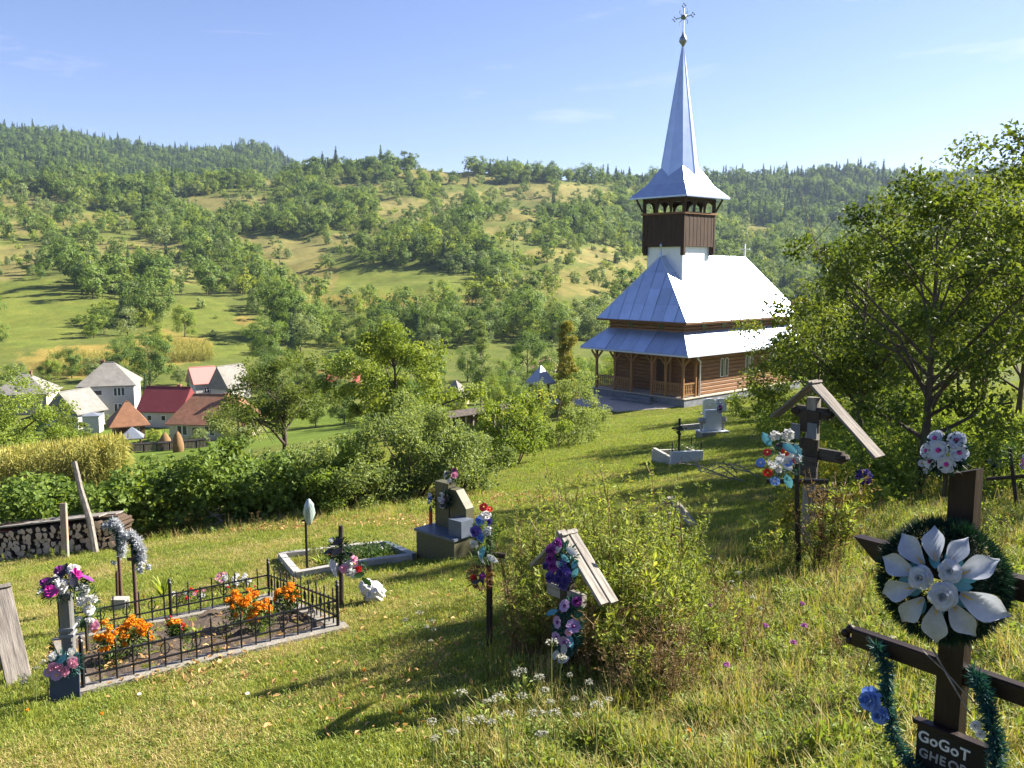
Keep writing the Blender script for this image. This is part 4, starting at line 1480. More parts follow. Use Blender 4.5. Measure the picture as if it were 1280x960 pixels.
own_tree('plum_tree', 'small dark tree at the corner of the yellow corn field', 86, 84, 5.2, 0.6, 2.4, 34, 6000, 0.7, 0.19, 'plum', 'round', 0.13, 8, lump=0.5, seed=5)
own_tree('cypress', 'golden columnar cypress at the corner of the church', 708, 51.5, 5.7, 0.0, 0.72, 170, 14000, 0.24, 0.10, 'golden', 'column', 0.08, 0, lump=0.1, seed=6)
own_tree('plum_tree', 'forked plum tree with slim trunk behind the big brown cross', 1150, 11.6, 4.6, 1.0, 1.5, 46, 8500, 0.38, 0.075, 'plum', 'egg', 0.075, 22, lump=0.4, seed=7, twigs=5)
own_tree('plum_tree', 'slim plum tree behind the large roofed grave cross', 1076, 15.2, 4.3, 0.9, 1.4, 42, 7200, 0.40, 0.08, 'plum', 'egg', 0.07, 20, lump=0.4, seed=8, twigs=5)
own_tree('plum_tree', 'leafy plum tree at the graveyard edge beside small iron crosses', 1302, 13.5, 5.9, 1.2, 2.2, 66, 13000, 0.52, 0.08, 'plum', 'round', 0.09, 22, lump=0.55, seed=9, twigs=5)
own_tree('plum_tree', 'plum tree with sparse crown in front of the church wall', 1010, 24.0, 3.9, 0.6, 1.5, 44, 8000, 0.42, 0.085, 'plum', 'dome', 0.06, 16, lump=0.6, seed=10, twigs=5)
own_tree('plum_tree', 'tall plum tree in the orchard row behind the slim plum', 1130, 24.5, 5.6, 0.8, 2.3, 60, 12000, 0.6, 0.11, 'plum', 'round', 0.09, 16, lump=0.5, seed=11)
own_tree('plum_tree', 'yellowish plum tree deep in the orchard row', 1215, 27.0, 6.6, 1.0, 3.0, 60, 12000, 0.65, 0.12, 'fresh', 'round', 0.1, 14, lump=0.5, seed=12)
own_tree('plum_tree', 'plum tree deep in the orchard beside the church end', 1050, 36.0, 5.4, 0.4, 2.4, 50, 10000, 0.65, 0.13, 'plum', 'round', 0.1, 12, lump=0.5, seed=13)
own_tree('plum_tree', 'wide plum tree closing the orchard view', 1290, 33.0, 7.5, 0.8, 3.6, 56, 11000, 0.8, 0.14, 'plum', 'round', 0.11, 12, lump=0.5, seed=14)
own_tree('plum_tree', 'spreading plum tree of the orchard row throwing shade over the weeds', 1480, 12.2, 5.2, 1.3, 2.3, 50, 11000, 0.5, 0.085, 'plum', 'round', 0.09, 14, lump=0.55, seed=15)
own_tree('plum_tree', 'old plum tree at the orchard corner beyond the crosses', 1130, 44.0, 6.5, 0.6, 3.2, 50, 9000, 0.75, 0.15, 'fresh', 'round', 0.12, 10, lump=0.5, seed=16)

own_tree('plum_tree', 'young plum tree filling the gap between slim plum and church corner', 1022, 18.5, 3.5, 0.4, 1.15, 40, 8000, 0.38, 0.08, 'plum', 'egg', 0.05, 14, lump=0.4, seed=17, twigs=4)
own_tree('plum_tree', 'leaning plum tree among the iron crosses of the orchard', 1222, 17.0, 5.0, 0.9, 1.6, 42, 7000, 0.42, 0.085, 'plum', 'egg', 0.06, 16, lump=0.5, seed=18, twigs=4, lean=(0.0, 0.10))
own_tree('plum_tree', 'bushy plum tree behind the leaning double-armed cross', 1272, 21.0, 5.4, 0.5, 1.7, 44, 9000, 0.5, 0.095, 'fresh', 'egg', 0.07, 14, lump=0.45, seed=19)
# ================================================================== HEDGE AND SHRUBS
HEDGE_L = leafmat('leaf_hedge', (0.040, 0.070, 0.014), (0.125, 0.165, 0.030), (0.21, 0.20, 0.04), 0.45, rough=0.55, spec=0.2, LG=1.95)
WILLOW_L = leafmat('leaf_willow_shrub', (0.062, 0.090, 0.030), (0.165, 0.200, 0.070), (0.22, 0.23, 0.08), 0.42, rough=0.55, spec=0.2, LG=1.85)
def hedge():
    q = np.random.RandomState(31)
    a = [gd(-30, 16.6), gd(130, 16.4), gd(250, 17.2), gd(360, 17.0), gd(440, 17.6)]
    base = thing('hedge', 'long overgrown leafy hedge behind the woodpile', 'hedge', a[0])
    P0, N0, v0 = [], [], []
    stems = MB()
    for i in range(len(a) - 1):
        L = (a[i + 1] - a[i]).length
        for k in range(int(L / 0.0125)):
            t = q.rand()
            c = a[i].lerp(a[i + 1], t)
            c.z = tz(c.x, c.y)
            hh = 1.10 + 0.24 * math.sin(c.x * 1.7) + 0.2 * math.sin(c.x * 4.1 + 1) + 0.12 * math.sin(c.x * 9.3)
            cc = np.array([c.x + q.normal() * 0.1, c.y + q.uniform(-0.45, 1.6), c.z + q.uniform(0.02, 1.0) ** 0.75 * hh])
            cc[2] = min(cc[2], tz(cc[0], cc[1]) + hh)
            m = 42
            d = unit(q.normal(size=(m, 3)))
            rad = 0.26 * q.rand(m)[:, None] ** 0.5
            P0.append(cc + d * rad)
            N0.append(unit(d * 0.6 + np.array([0.0, -0.3, 0.7]) + 0.6 * q.normal(size=(m, 3))))
            v0.append(np.clip(0.55 * q.rand() + 0.45 * q.rand(m), 0, 1))
            if k % 30 == 0:
                g = Vector((cc[0], cc[1], tz(cc[0], cc[1]) - 0.05))
                stems.path([g - a[0], Vector(cc) - a[0]], [0.018, 0.006], 4, False)
    P0, N0, v0 = np.concatenate(P0), np.concatenate(N0), np.concatenate(v0)
    V, F = leaf_quads(P0 - np.array(a[0]), N0, 0.115, q, 0.7)
    link('foliage', np_mesh('hedge_foliage', V, F, HEDGE_L, v0), base)
    stems.build('stems', BARK, base)['kind'] = 'stuff'
hedge()
def shrub(label, px, d, H, Rx, lm, seed, ncl=34, nlf=9000, ls=0.085, cr=0.36, aspect=0.42, name='shrub', lump=0.35):
    q = np.random.RandomState(2000 + seed)
    g = gd(px, d)
    P, N, v, cen = crown_pts(q, H, -H * 0.15, Rx, ncl, nlf, cr, 'dome', lump)
    keep = P[:, 2] > 0.02
    P, N, v = P[keep], N[keep], v[keep]
    # upright shoots at the top
    m = 40
    cs = cen[q.randint(0, len(cen), m)]
    extra = []
    for c in cs:
        t = np.linspace(0, 1, 16)[:, None]
        dr = np.array([q.normal() * 0.18, q.normal() * 0.18, 1.0]) * q.uniform(0.25, 0.6) * H * 0.3
        extra.append(c + t * dr + 0.03 * q.normal(size=(16, 3)))
    E = np.concatenate(extra)
    P = np.concatenate([P, E])
    N = np.concatenate([N, unit(q.normal(size=(len(E), 3)) + np.array([0, 0, 0.5]))])
    v = np.concatenate([v, 0.4 + 0.6 * q.rand(len(E))])
    V, F = leaf_quads(P, N, ls, q, aspect)
    t = thing(name, label, 'shrub', g)
    link('foliage', np_mesh('shrub_foliage', V, F, lm, v), t)
    st = MB()
    for k in range(12):
        c = Vector(cen[k])
        if c.z < 0.2:
            continue
        st.path([(c.x * 0.15, c.y * 0.15, -0.1), (c.x * 0.5, c.y * 0.5, c.z * 0.6), c], [0.025, 0.016, 0.006], 4, False)
    st.build('stems', BARK, t)['kind'] = 'stuff'
shrub('pale willow shrub next to the hedge end', 452, 17.6, 1.75, 1.35, WILLOW_L, 1)
shrub('tall pale willow shrub rising in front of the walnut tree', 512, 18.2, 2.0, 1.5, WILLOW_L, 2, ncl=40, nlf=11000)
shrub('rounded pale willow shrub next to the bare turf path', 575, 18.6, 1.55, 1.1, WILLOW_L, 3, nlf=7500)
shrub('low dark shrub at the foot of the pale willows', 395, 17.4, 1.15, 0.9, HEDGE_L, 4, nlf=6000, aspect=0.6)
shrub('dark glossy shrub in front of the plank fence', 640, 23.4, 2.0, 1.25, HEDGE_L, 5, nlf=9000, aspect=0.55)
shrub('pale green shrub between the dark shrub and the church paving', 690, 29.5, 2.3, 1.75, WILLOW_L, 6, nlf=10000)
shrub('small clipped shrub at the edge of the church lawn', 733, 34.5, 1.5, 0.95, WILLOW_L, 7, nlf=6000)
shrub('dark leafy shrub beside the white tombs', 958, 30.5, 1.35, 1.15, HEDGE_L, 8, nlf=6000, aspect=0.55)
shrub('yellow-green bush behind the red and blue wreath', 1018, 9.3, 0.95, 0.42, leafmat('leaf_privet', (0.10, 0.12, 0.016), (0.30, 0.29, 0.04), (0.40, 0.33, 0.04), 0.42), 9, ncl=18, nlf=2600, ls=0.055, cr=0.16)
shrub('dense green bramble at the foot of the forked plum tree', 1105, 12.8, 0.85, 1.0, HEDGE_L, 10, nlf=6500, ls=0.07)
shrub('green bramble in the shade below the orchard trees', 1225, 14.0, 0.75, 1.3, HEDGE_L, 11, nlf=7000, ls=0.07)
shrub('leafy sapling shrub between large roofed cross and church', 985, 21.0, 1.0, 0.8, HEDGE_L, 12, nlf=4500, ls=0.075)

shrub('waist-high bramble behind the large roofed cross', 1068, 11.2, 0.8, 0.75, HEDGE_L, 13, nlf=5000, ls=0.065)
shrub('tangled bramble under the leaning plum tree', 1180, 16.5, 1.0, 1.3, HEDGE_L, 14, nlf=6500, ls=0.075)
shrub('dark bramble at the orchard edge near the broad-armed cross', 1290, 10.5, 0.7, 0.8, HEDGE_L, 15, nlf=4500, ls=0.06)
shrub('broad bush in the orchard between the church and the plum trees', 1060, 22.0, 1.4, 1.4, HEDGE_L, 16, nlf=6500, ls=0.085)
shrub('pale garden shrub rising over the hedge beside the long pole', 205, 19.5, 1.15, 0.9, WILLOW_L, 17, nlf=6000)
shrub('pale garden shrub behind the hedge below the farmhouse', 330, 19.2, 1.25, 1.0, WILLOW_L, 18, nlf=6500)
# ================================================================== PLANK FENCE
def fence(label, p, q, h, roofed=True, name='plank_fence'):
    p, q = Vector(p), Vector(q)
    t = thing(name, label, 'fence', p)
    n = max(2, int((q - p).length / 2.0))
    d = (q - p).normalized()
    s = Vector((-d.y, d.x, 0)).normalized()
    G = []
    for i in range(n + 1):
        c = p.lerp(q, i / n)
        c.z = tz(c.x, c.y)
        G.append(c)
        MB().bbox(c - p + Vector((0, 0, h / 2 - 0.1)), (0.13, 0.13, h + 0.2), 0.02).build('post', BARNWOOD_OLD, t)
    for i in range(n):
        a, b = G[i] - p, G[i + 1] - p
        L = (b - a).length
        m = int(L / 0.21)
        for k in range(m):
            c = a.lerp(b, (k + 0.5) / m)
            hh = h * (0.94 + 0.05 * rng.rand())
            MB().box(c + s * 0.08 + Vector((0, 0, hh / 2 + 0.05)), (0.17, 0.03, hh), Matrix.Rotation(math.atan2(d.y, d.x), 3, 'Z')).build('board', BARNWOOD_OLD, t)
        mb = MB()
        for sd in (-1, 1):
            mb.beam(a + s * (sd * 0.13) + Vector((0, 0, h + 0.06)), b + s * (sd * 0.13) + Vector((0, 0, h + 0.06)), 0.30, 0.03, Vector((s.x * sd * 0.6, s.y * sd * 0.6, 1)))
        mb.build('fence_cap', BARNWOOD_OLD, t)
BARNWOOD_OLD = wood('grey_board', (0.075, 0.062, 0.052), (0.19, 0.16, 0.135), 0.9, (7, 7, 1), 2.0, 0.4)
fence('dark capped plank fence half hidden behind the pale willow shrubs', gd(548, 26.5), gd(655, 27.5), 1.5)
fence('long capped plank fence running down to the gate shelter', gd(585, 41), gd(668, 56), 1.2)

fence('weathered garden paling in front of the timber barn', gd(118, 112), gd(262, 104), 1.0, name='garden_fence')
# ================================================================== CORN
CORN_L = leafmat('leaf_corn', (0.11, 0.125, 0.028), (0.27, 0.25, 0.07), (0.34, 0.29, 0.11), 0.35, tr_gain=1.3)
def corn_src(seed):
    q = np.random.RandomState(seed)
    Ps, Ns, Ax = [], [], []
    for k in range(9):
        z = 0.25 + 0.2 * k
        a = q.rand() * 6.28
        for s in (0.18, 0.42):
            Ps.append((math.cos(a) * s, math.sin(a) * s, z + 0.25 - 0.6 * s * s * 2))
            Ns.append((math.cos(a) * 0.4, math.sin(a) * 0.4, 0.85))
            Ax.append((math.cos(a), math.sin(a), 0.5 - s * 2.2))
    V, F = leaf_quads(np.array(Ps), unit(np.array(Ns)), 0.42, q, 0.2, 0.05, np.array(Ax) * 3)
    mb = MB().tube((0, 0, -0.1), (0.03, 0.02, 2.1), 0.02, 0.012, 4)
    TV = np.array(mb.v)
    TF = np.array([f for f in mb.f if len(f) == 4])
    # tassel
    tp = np.array([[0.03, 0.02, 2.15], [0.05, 0.0, 2.2], [0.0, 0.05, 2.2]])
    V2, F2 = leaf_quads(tp, unit(q.normal(size=(3, 3)) * [1, 1, 0.1]), 0.35, q, 0.12, 0.0, np.array([[0, 0, 4.0]] * 3))
    V, F, v, mi = merge([(V, F, q.rand(len(F)), 0), (TV, TF, 0.6, 0), (V2, F2, 0.9, 0)])
    return source('corn_%d' % seed, np_mesh('corn_%d' % seed, V, F, CORN_L, v))
def in_poly(px, py, poly):
    r = np.zeros(px.shape, bool)
    n = len(poly)
    for i in range(n):
        x0, y0 = poly[i]
        x1, y1 = poly[(i + 1) % n]
        c = ((y0 > py) != (y1 > py)) & (px < (x1 - x0) * (py - y0) / (y1 - y0 + 1e-9) + x0)
        r ^= c
    return r
def fill(poly, d0, d1, n, seed):
    q = np.random.RandomState(seed)
    d = np.sqrt(q.uniform(d0 ** 2, d1 ** 2, n))
    px = q.uniform(min(p[0] for p in poly), max(p[0] for p in poly), n)
    y = d
    x = (px - 640) / FPX * d * 1.01
    z = terrain(x, y)
    qx, qy = project(x, y, z)
    ok = in_poly(qx, qy, poly)
    return np.stack([x, y, z], 1)[ok], q
cs = [corn_src(s) for s in (1, 2, 3)]
P, q = fill([(-120, 680), (-120, 566), (40, 548), (108, 540), (138, 560), (160, 600), (172, 680)], 40, 100, 16000, 4)
P2, q = fill([(60, 470), (60, 452), (130, 444), (185, 452), (185, 470)], 160, 215, 3000, 5)
P3, q = fill([(195, 455), (200, 432), (255, 424), (268, 452)], 165, 240, 3000, 6)
P4, q = fill([(375, 378), (470, 371), (560, 371), (618, 381), (600, 386), (480, 382), (380, 388)], 200, 400, 5000, 7)
P = np.concatenate([P, P2, P3, P4])
n = len(P)
sc = np.concatenate([q.uniform(0.7, 1.05, n - len(P2) - len(P3) - len(P4)), q.uniform(1.0, 1.4, len(P2) + len(P3) + len(P4))])
scatter('corn_field', 'ripe yellow corn standing in the valley fields', 'corn', P, q.rand(n) * 6.28, sc, q.randint(0, 3, n), cs, tilt=q.normal(size=(n, 2)) * 0.08)
# ================================================================== GRAVEYARD
def petalmat(name, c, trans=0.25, rough=0.5, var=0.12):
    if name in MATS:
        return MATS[name]
    m, n, l, out = _nt(name)
    b = n.new('ShaderNodeBsdfPrincipled')
    oi = n.new('ShaderNodeObjectInfo')
    tc = n.new('ShaderNodeTexCoord')
    nz = n.new('ShaderNodeTexNoise')
    nz.inputs['Scale'].default_value = 7.0
    nz.inputs['Detail'].default_value = 3
    rp = n.new('ShaderNodeValToRGB')
    rp.color_ramp.elements[0].position = 0.25
    rp.color_ramp.elements[1].position = 0.75
    rp.color_ramp.elements[0].color = tuple(x * (1 - var) for x in c) + (1,)
    rp.color_ramp.elements[1].color = tuple(min(1, x * (1 + var)) for x in c) + (1,)
    l.new(tc.outputs['Object'], nz.inputs['Vector'])
    l.new(nz.outputs['Fac'], rp.inputs['Fac'])
    l.new(rp.outputs['Color'], b.inputs['Base Color'])
    b.inputs['Roughness'].default_value = rough
    b.inputs['Specular IOR Level'].default_value = 0.3
    t = n.new('ShaderNodeBsdfTranslucent')
    l.new(rp.outputs['Color'], t.inputs['Color'])
    mx = n.new('ShaderNodeMixShader')
    mx.inputs['Fac'].default_value = trans
    l.new(b.outputs['BSDF'], mx.inputs[1])
    l.new(t.outputs['BSDF'], mx.inputs[2])
    l.new(mx.outputs['Shader'], out.inputs['Surface'])
    MATS[name] = m
    return m
PW = petalmat('petal_white', (0.62, 0.62, 0.60))
PCREAM = petalmat('petal_cloth_white', (0.42, 0.46, 0.53))  # white cloth, with the bluish tint of shade put into its colour
PPUR = petalmat('petal_purple', (0.20, 0.035, 0.22))
PLIL = petalmat('petal_lilac', (0.40, 0.27, 0.48))
PMAG = petalmat('petal_magenta', (0.50, 0.03, 0.30))
PPINK = petalmat('petal_pink', (0.62, 0.27, 0.38))
PRED = petalmat('petal_red', (0.55, 0.03, 0.03))
PBLUE = petalmat('petal_blue', (0.12, 0.22, 0.55))
PIND = petalmat('petal_indigo', (0.07, 0.05, 0.26))
PORA = petalmat('petal_orange', (0.80, 0.31, 0.012), var=0.2)
PYEL = petalmat('petal_yellow', (0.62, 0.42, 0.05))
PTEAL = petalmat('leaf_teal_cloth', (0.10, 0.30, 0.36))
PBLK = petalmat('petal_black', (0.025, 0.025, 0.035), 0.05)
SILVER = petalmat('tinsel_silver', (0.48, 0.50, 0.52), 0.3, 0.25)
NEEDLE_D = leafmat('tinsel_dark_green', (0.003, 0.011, 0.007), (0.008, 0.030, 0.018), None, 0.15)
NEEDLE_T = leafmat('tinsel_teal', (0.005, 0.026, 0.027), (0.016, 0.066, 0.064), None, 0.2)
NEEDLE_G = leafmat('wreath_green', (0.014, 0.038, 0.014), (0.045, 0.090, 0.030), None, 0.25)
GRAYWOOD = wood('weathered_wood', (0.13, 0.115, 0.10), (0.34, 0.31, 0.275), 0.85, (14, 14, 1.3), 2.6, 0.5)
GRAYWOOD_X = wood('weathered_board', (0.14, 0.125, 0.11), (0.36, 0.33, 0.29), 0.85, (1.3, 14, 14), 2.6, 0.5)
GRAYWOOD_D = wood('weathered_roof_board', (0.085, 0.075, 0.068), (0.24, 0.215, 0.19), 0.85, (1.3, 14, 14), 2.6, 0.6)
DARKWOOD = wood('dark_cross_wood', (0.022, 0.017, 0.014), (0.060, 0.045, 0.035), 0.7, (10, 10, 1.3), 3.0, 0.3)
BROWNP = wood('brown_painted_wood', (0.011, 0.006, 0.005), (0.024, 0.013, 0.010), 0.5, (8, 8, 1.3), 3.0, 0.25)
BROWNP_X = wood('brown_painted_arm', (0.011, 0.006, 0.005), (0.024, 0.013, 0.010), 0.5, (1.3, 8, 8), 3.0, 0.25)
IRON = mat('black_iron', (0.018, 0.018, 0.020), 0.45, 0.3, 20, 0.3, spec=0.4)
CONC = mat('concrete', (0.24, 0.22, 0.19), 0.9, 0.2, 7, 0, 0.4, 40, dirt=0.4)
CONC_L = mat('concrete_pale', (0.38, 0.36, 0.33), 0.9, 0.15, 7, 0, 0.3, 40, dirt=0.3)
SOIL = mat('grave_soil', (0.085, 0.062, 0.045), 1.0, 0.4, 18, 0, 0.8, 30)
OLIVE = mat('terrazzo_olive', (0.075, 0.072, 0.034), 0.6, 0.35, 60, 0, spec=0.5)
SLATE = mat('slate_edge', (0.09, 0.11, 0.145), 0.5, 0.2, 10, 0, spec=0.5)
MARBLE = mat('pale_marble', (0.52, 0.55, 0.58), 0.45, 0.12, 3, 0, spec=0.5)
BAG = mat('plastic_bag', (0.50, 0.51, 0.53), 0.35, 0.06, 9, 0, 0.5, 14, spec=0.5)
PLAQUE = mat('painted_plaque', (0.008, 0.008, 0.010), 0.5, 0.3, 10)
LETTER = mat('letter_paint', (0.55, 0.55, 0.55), 0.6, 0.15, 20)
BLUEP = mat('blue_enamel', (0.035, 0.055, 0.11), 0.4, 0.25, 8)

# ---------------- flower shapes (facing +Z, about 1 unit across)
def m_daisy(n, petal, centre, name, rings=1, cup=0.12):
    mb = MB()
    for r in range(rings):
        for k in range(n):
            a = 2 * math.pi * (k + 0.5 * r) / n
            d, t = Vector((math.cos(a), math.sin(a), 0)), Vector((-math.sin(a), math.cos(a), 0))
            L = 0.5 * (1 - 0.25 * r)
            w = L * math.pi / n * 1.15
            z0 = 0.05 * r
            U = Vector((0, 0, 1))
            pts = [d * 0.06 + U * z0, d * L * 0.55 + t * w + U * (cup * 0.6 + z0), d * L * 0.92 + t * w * 0.55 + U * (cup * 0.75 + z0), d * L * 1.0 + U * (cup * 0.5 + z0), d * L * 0.92 - t * w * 0.55 + U * (cup * 0.75 + z0), d * L * 0.55 - t * w + U * (cup * 0.6 + z0), d * L * 0.6 + U * (cup * 0.35 + z0)]
            mb.add(pts, [(0, 1, 6), (1, 2, 6), (2, 3, 6), (3, 4, 6), (4, 5, 6), (5, 0, 6)])
    mb.cur = 1
    mb.lathe([(0.0, 0.02), (0.13, 0.06), (0.11, 0.14), (0.0, 0.19)], 8)
    return mb.mesh(name, [petal, centre], True)
def m_rose(petal, name, seed=0):
    q = random.Random(seed)
    mb = MB()
    for ring, (n, rad, tilt, ht) in enumerate(((5, 0.50, 0.55, 0.16), (5, 0.36, 0.95, 0.22), (4, 0.23, 1.2, 0.26), (3, 0.12, 1.4, 0.28))):
        for k in range(n):
            a0 = 2 * math.pi * (k + 0.37 * ring) / n
            span = 2 * math.pi / n * 1.22
            jr, jz = q.uniform(0.86, 1.12), q.uniform(0.8, 1.25)
            vs = []
            for i in range(4):
                v = i / 3
                for j in range(5):
                    u = j / 4 - 0.5
                    a = a0 + u * span
                    rr = 0.05 + (rad * jr - 0.05) * (v ** 0.8) * (1 - 0.16 * (2 * u) ** 2 * v)
                    z = ht * jz * v * tilt + 0.045 * ring + (0.04 if ring < 2 else 0.01) * math.sin(6 * u + ring + k) * v - 0.10 * (2 * u) ** 2 * v * (1 if ring < 2 else 0.5)
                    if v > 0.9 and ring < 3:
                        z -= 0.07
                        rr += 0.03
                    vs.append(Vector((rr * math.cos(a), rr * math.sin(a), z)))
            fs = [(i * 5 + j, i * 5 + j + 1, (i + 1) * 5 + j + 1, (i + 1) * 5 + j) for i in range(3) for j in range(4)]
            mb.add(vs, fs)
    return mb.mesh(name, petal, True)
def m_calla(petal, spadix, name):
    """spathe lying along +X, open towards +Z, one unit long"""
    mb = MB()
    NV, NU = 10, 9
    vs = []
    for i in range(NV):
        v = i / (NV - 1)
        w = 0.335 * (math.sin(math.pi * min(1, 0.08 + 0.92 * v)) ** 0.8) * (1.0 if v < 0.6 else 1 - 0.72 * ((v - 0.6) / 0.4) ** 1.2)
        w = max(w, 0.012)
        for j in range(NU):
            s = j / (NU - 1) * 2 - 1
            roll = (1 - v) ** 1.5
            y = w * s * (1 - 0.35 * roll * abs(s))
            z = 0.55 * w * s * s + 0.7 * w * roll * abs(s) - 0.03 + 0.26 * v - 0.36 * v * v * v
            z += 0.03 * math.sin(8 * s + 4 * v) * v * abs(s)
            vs.append(Vector((0.02 + v, y, z)))
    mb.add(vs, [(i * NU + j, i * NU + j + 1, (i + 1) * NU + j + 1, (i + 1) * NU + j) for i in range(NV - 1) for j in range(NU - 1)])
    mb.cur = 1
    mb.path([(0.04, 0, 0.05), (0.16, 0, 0.10), (0.26, 0, 0.14)], [0.02, 0.02, 0.01], 6)
    return mb.mesh(name, [petal, spadix], True)
def m_puff(petal, name, n=46, seed=0):
    q = np.random.RandomState(seed)
    d = unit(q.normal(size=(n, 3)) + np.array([0, 0, 0.6]))
    P = d * np.array([0.42, 0.42, 0.30]) * q.uniform(0.55, 1, (n, 1))
    V, F = leaf_quads(P, unit(d + 0.6 * q.normal(size=(n, 3))), 0.34, q, 0.8, 0.2)
    return np_mesh(name, V, F, petal, q.rand(n))
def m_leaf(m, name):
    mb = MB()
    NV = 6
    vs = []
    for i in range(NV):
        v = i / (NV - 1)
        w = 0.26 * math.sin(math.pi * min(1, 0.06 + 0.94 * v)) ** 0.8
        for s in (-1, 0, 1):
            vs.append(Vector((v, w * s, 0.06 * abs(s) + 0.12 * v - 0.16 * v * v)))
    mb.add(vs, [(i * 3 + j, i * 3 + j + 1, (i + 1) * 3 + j + 1, (i + 1) * 3 + j) for i in range(NV - 1) for j in range(2)])
    return mb.mesh(name, m, True)
FLW = {
    'daisy_white': m_daisy(8, PW, PYEL, 'daisy_white'), 'daisy_whitered': m_daisy(7, PCREAM, PMAG, 'daisy_whitered', 2), 'daisy_purple': m_daisy(8, PLIL, PYEL, 'daisy_lilac', 2),
    'daisy_two': m_daisy(8, PLIL, PPUR, 'daisy_two', 1), 'daisy_blue': m_daisy(6, PBLUE, PW, 'daisy_blue'), 'daisy_red': m_daisy(6, PRED, PYEL, 'daisy_red'), 'daisy_pink': m_daisy(7, PPINK, PYEL, 'daisy_pink'),
    'rose_white': m_rose(PCREAM, 'rose_white'), 'rose_pink': m_rose(PPINK, 'rose_pink', 2), 'rose_magenta': m_rose(PMAG, 'rose_magenta', 3), 'rose_plain': m_rose(PW, 'rose_plain', 4), 'rose_red': m_rose(PRED, 'rose_red', 5),
    'rose_indigo': m_rose(PIND, 'rose_indigo', 6), 'rose_blue': m_rose(PBLUE, 'rose_blue', 7), 'rose_purple': m_rose(PPUR, 'rose_purple', 8),
    'calla': m_calla(PCREAM, PYEL, 'calla'), 'puff_white': m_puff(PW, 'puff_white'), 'puff_orange': m_puff(PORA, 'puff_orange', 40, 3), 'puff_red': m_puff(PRED, 'puff_red', 30, 4), 'puff_silver': m_puff(SILVER, 'puff_silver', 40, 5),
    'leaf_teal': m_leaf(PTEAL, 'leaf_teal'), 'leaf_black': m_leaf(PBLK, 'leaf_black'), 'leaf_silver': m_leaf(SILVER, 'leaf_silver'), 'leaf_green': m_leaf(NEEDLE_G, 'leaf_green_cloth'), 'leaf_purple': m_leaf(PPUR, 'leaf_purple'),
}
FNAME = {'daisy': 'daisy_flower', 'rose': 'rose', 'calla': 'calla_lily', 'puff': 'carnation', 'leaf': 'cloth_leaf'}
def flower(parent, key, pos, nrm, size, spin=0.0, axis=None):
    nrm = Vector(nrm).normalized()
    if axis is not None:
        x = Vector(axis)
        x = (x - nrm * x.dot(nrm)).normalized()
    else:
        x = Vector((math.cos(spin), math.sin(spin), 0.13))
        x = (x - nrm * x.dot(nrm)).normalized()
    y = nrm.cross(x)
    o = link(FNAME[key.split('_')[0]], FLW[key], parent)
    m = Matrix((x, y, nrm)).transposed().to_4x4()
    m = Matrix.Translation(Vector(pos)) @ m @ Matrix.Scale(size, 4)
    o.matrix_basis = m
    return o
def frame_root(name, label, cat, pos, right, nrm, group=None):
    """Empty whose x runs to the right, y up, z out of the wreath"""
    z = Vector(nrm).normalized()
    x = Vector(right)
    x = (x - z * x.dot(z)).normalized()
    y = z.cross(x)
    t = thing(name, label, cat, pos, 0, group)
    t.rotation_euler = Matrix((x, y, z)).transposed().to_euler()
    return t
def needles(q, n, R0, r, length, m, ellipse=(1, 1), disc=False, aspect=0.10):
    a = q.rand(n) * 6.283
    b = q.rand(n) * 6.283
    ca, sa = np.cos(a), np.sin(a)
    if disc:
        rr = R0 * np.sqrt(q.rand(n))
        P = np.stack([ca * rr * ellipse[0], sa * rr * ellipse[1], q.uniform(-r, r, n)], 1)
        A = np.stack([ca * (0.4 + rr / R0), sa * (0.4 + rr / R0), 0.5 * q.normal(size=n)], 1)
    else:
        P = np.stack([ca * (R0 + r * np.cos(b)) * ellipse[0], sa * (R0 + r * np.cos(b)) * ellipse[1], r * np.sin(b)], 1)
        A = np.stack([ca * np.cos(b), sa * np.cos(b), np.sin(b)], 1)
    A = unit(A + 0.45 * q.normal(size=(n, 3)))
    N = unit(np.cross(A, q.normal(size=(n, 3))))
    V, F = leaf_quads(P + A * length * 0.35, N, length, q, aspect, 0.02, A * 6)
    return np_mesh('needles', V, F, m, q.rand(n))
def tinsel(q, pts, r, length, m, n=900, name='garland'):
    """fringe of needles round a path"""
    pts = np.array([tuple(p) for p in pts])
    seg = np.linalg.norm(np.diff(pts, axis=0), axis=1)
    cum = np.concatenate([[0], np.cumsum(seg)])
    t = q.rand(n) * cum[-1]
    P = np.stack([np.interp(t, cum, pts[:, k]) for k in range(3)], 1)
    A = unit(q.normal(size=(n, 3)))
    N = unit(np.cross(A, q.normal(size=(n, 3))))
    V, F = leaf_quads(P + A * (r + length * 0.3), N, length, q, 0.12, 0.02, A * 6)
    return np_mesh(name, V, F, m, q.rand(n))
q5 = np.random.RandomState(501)

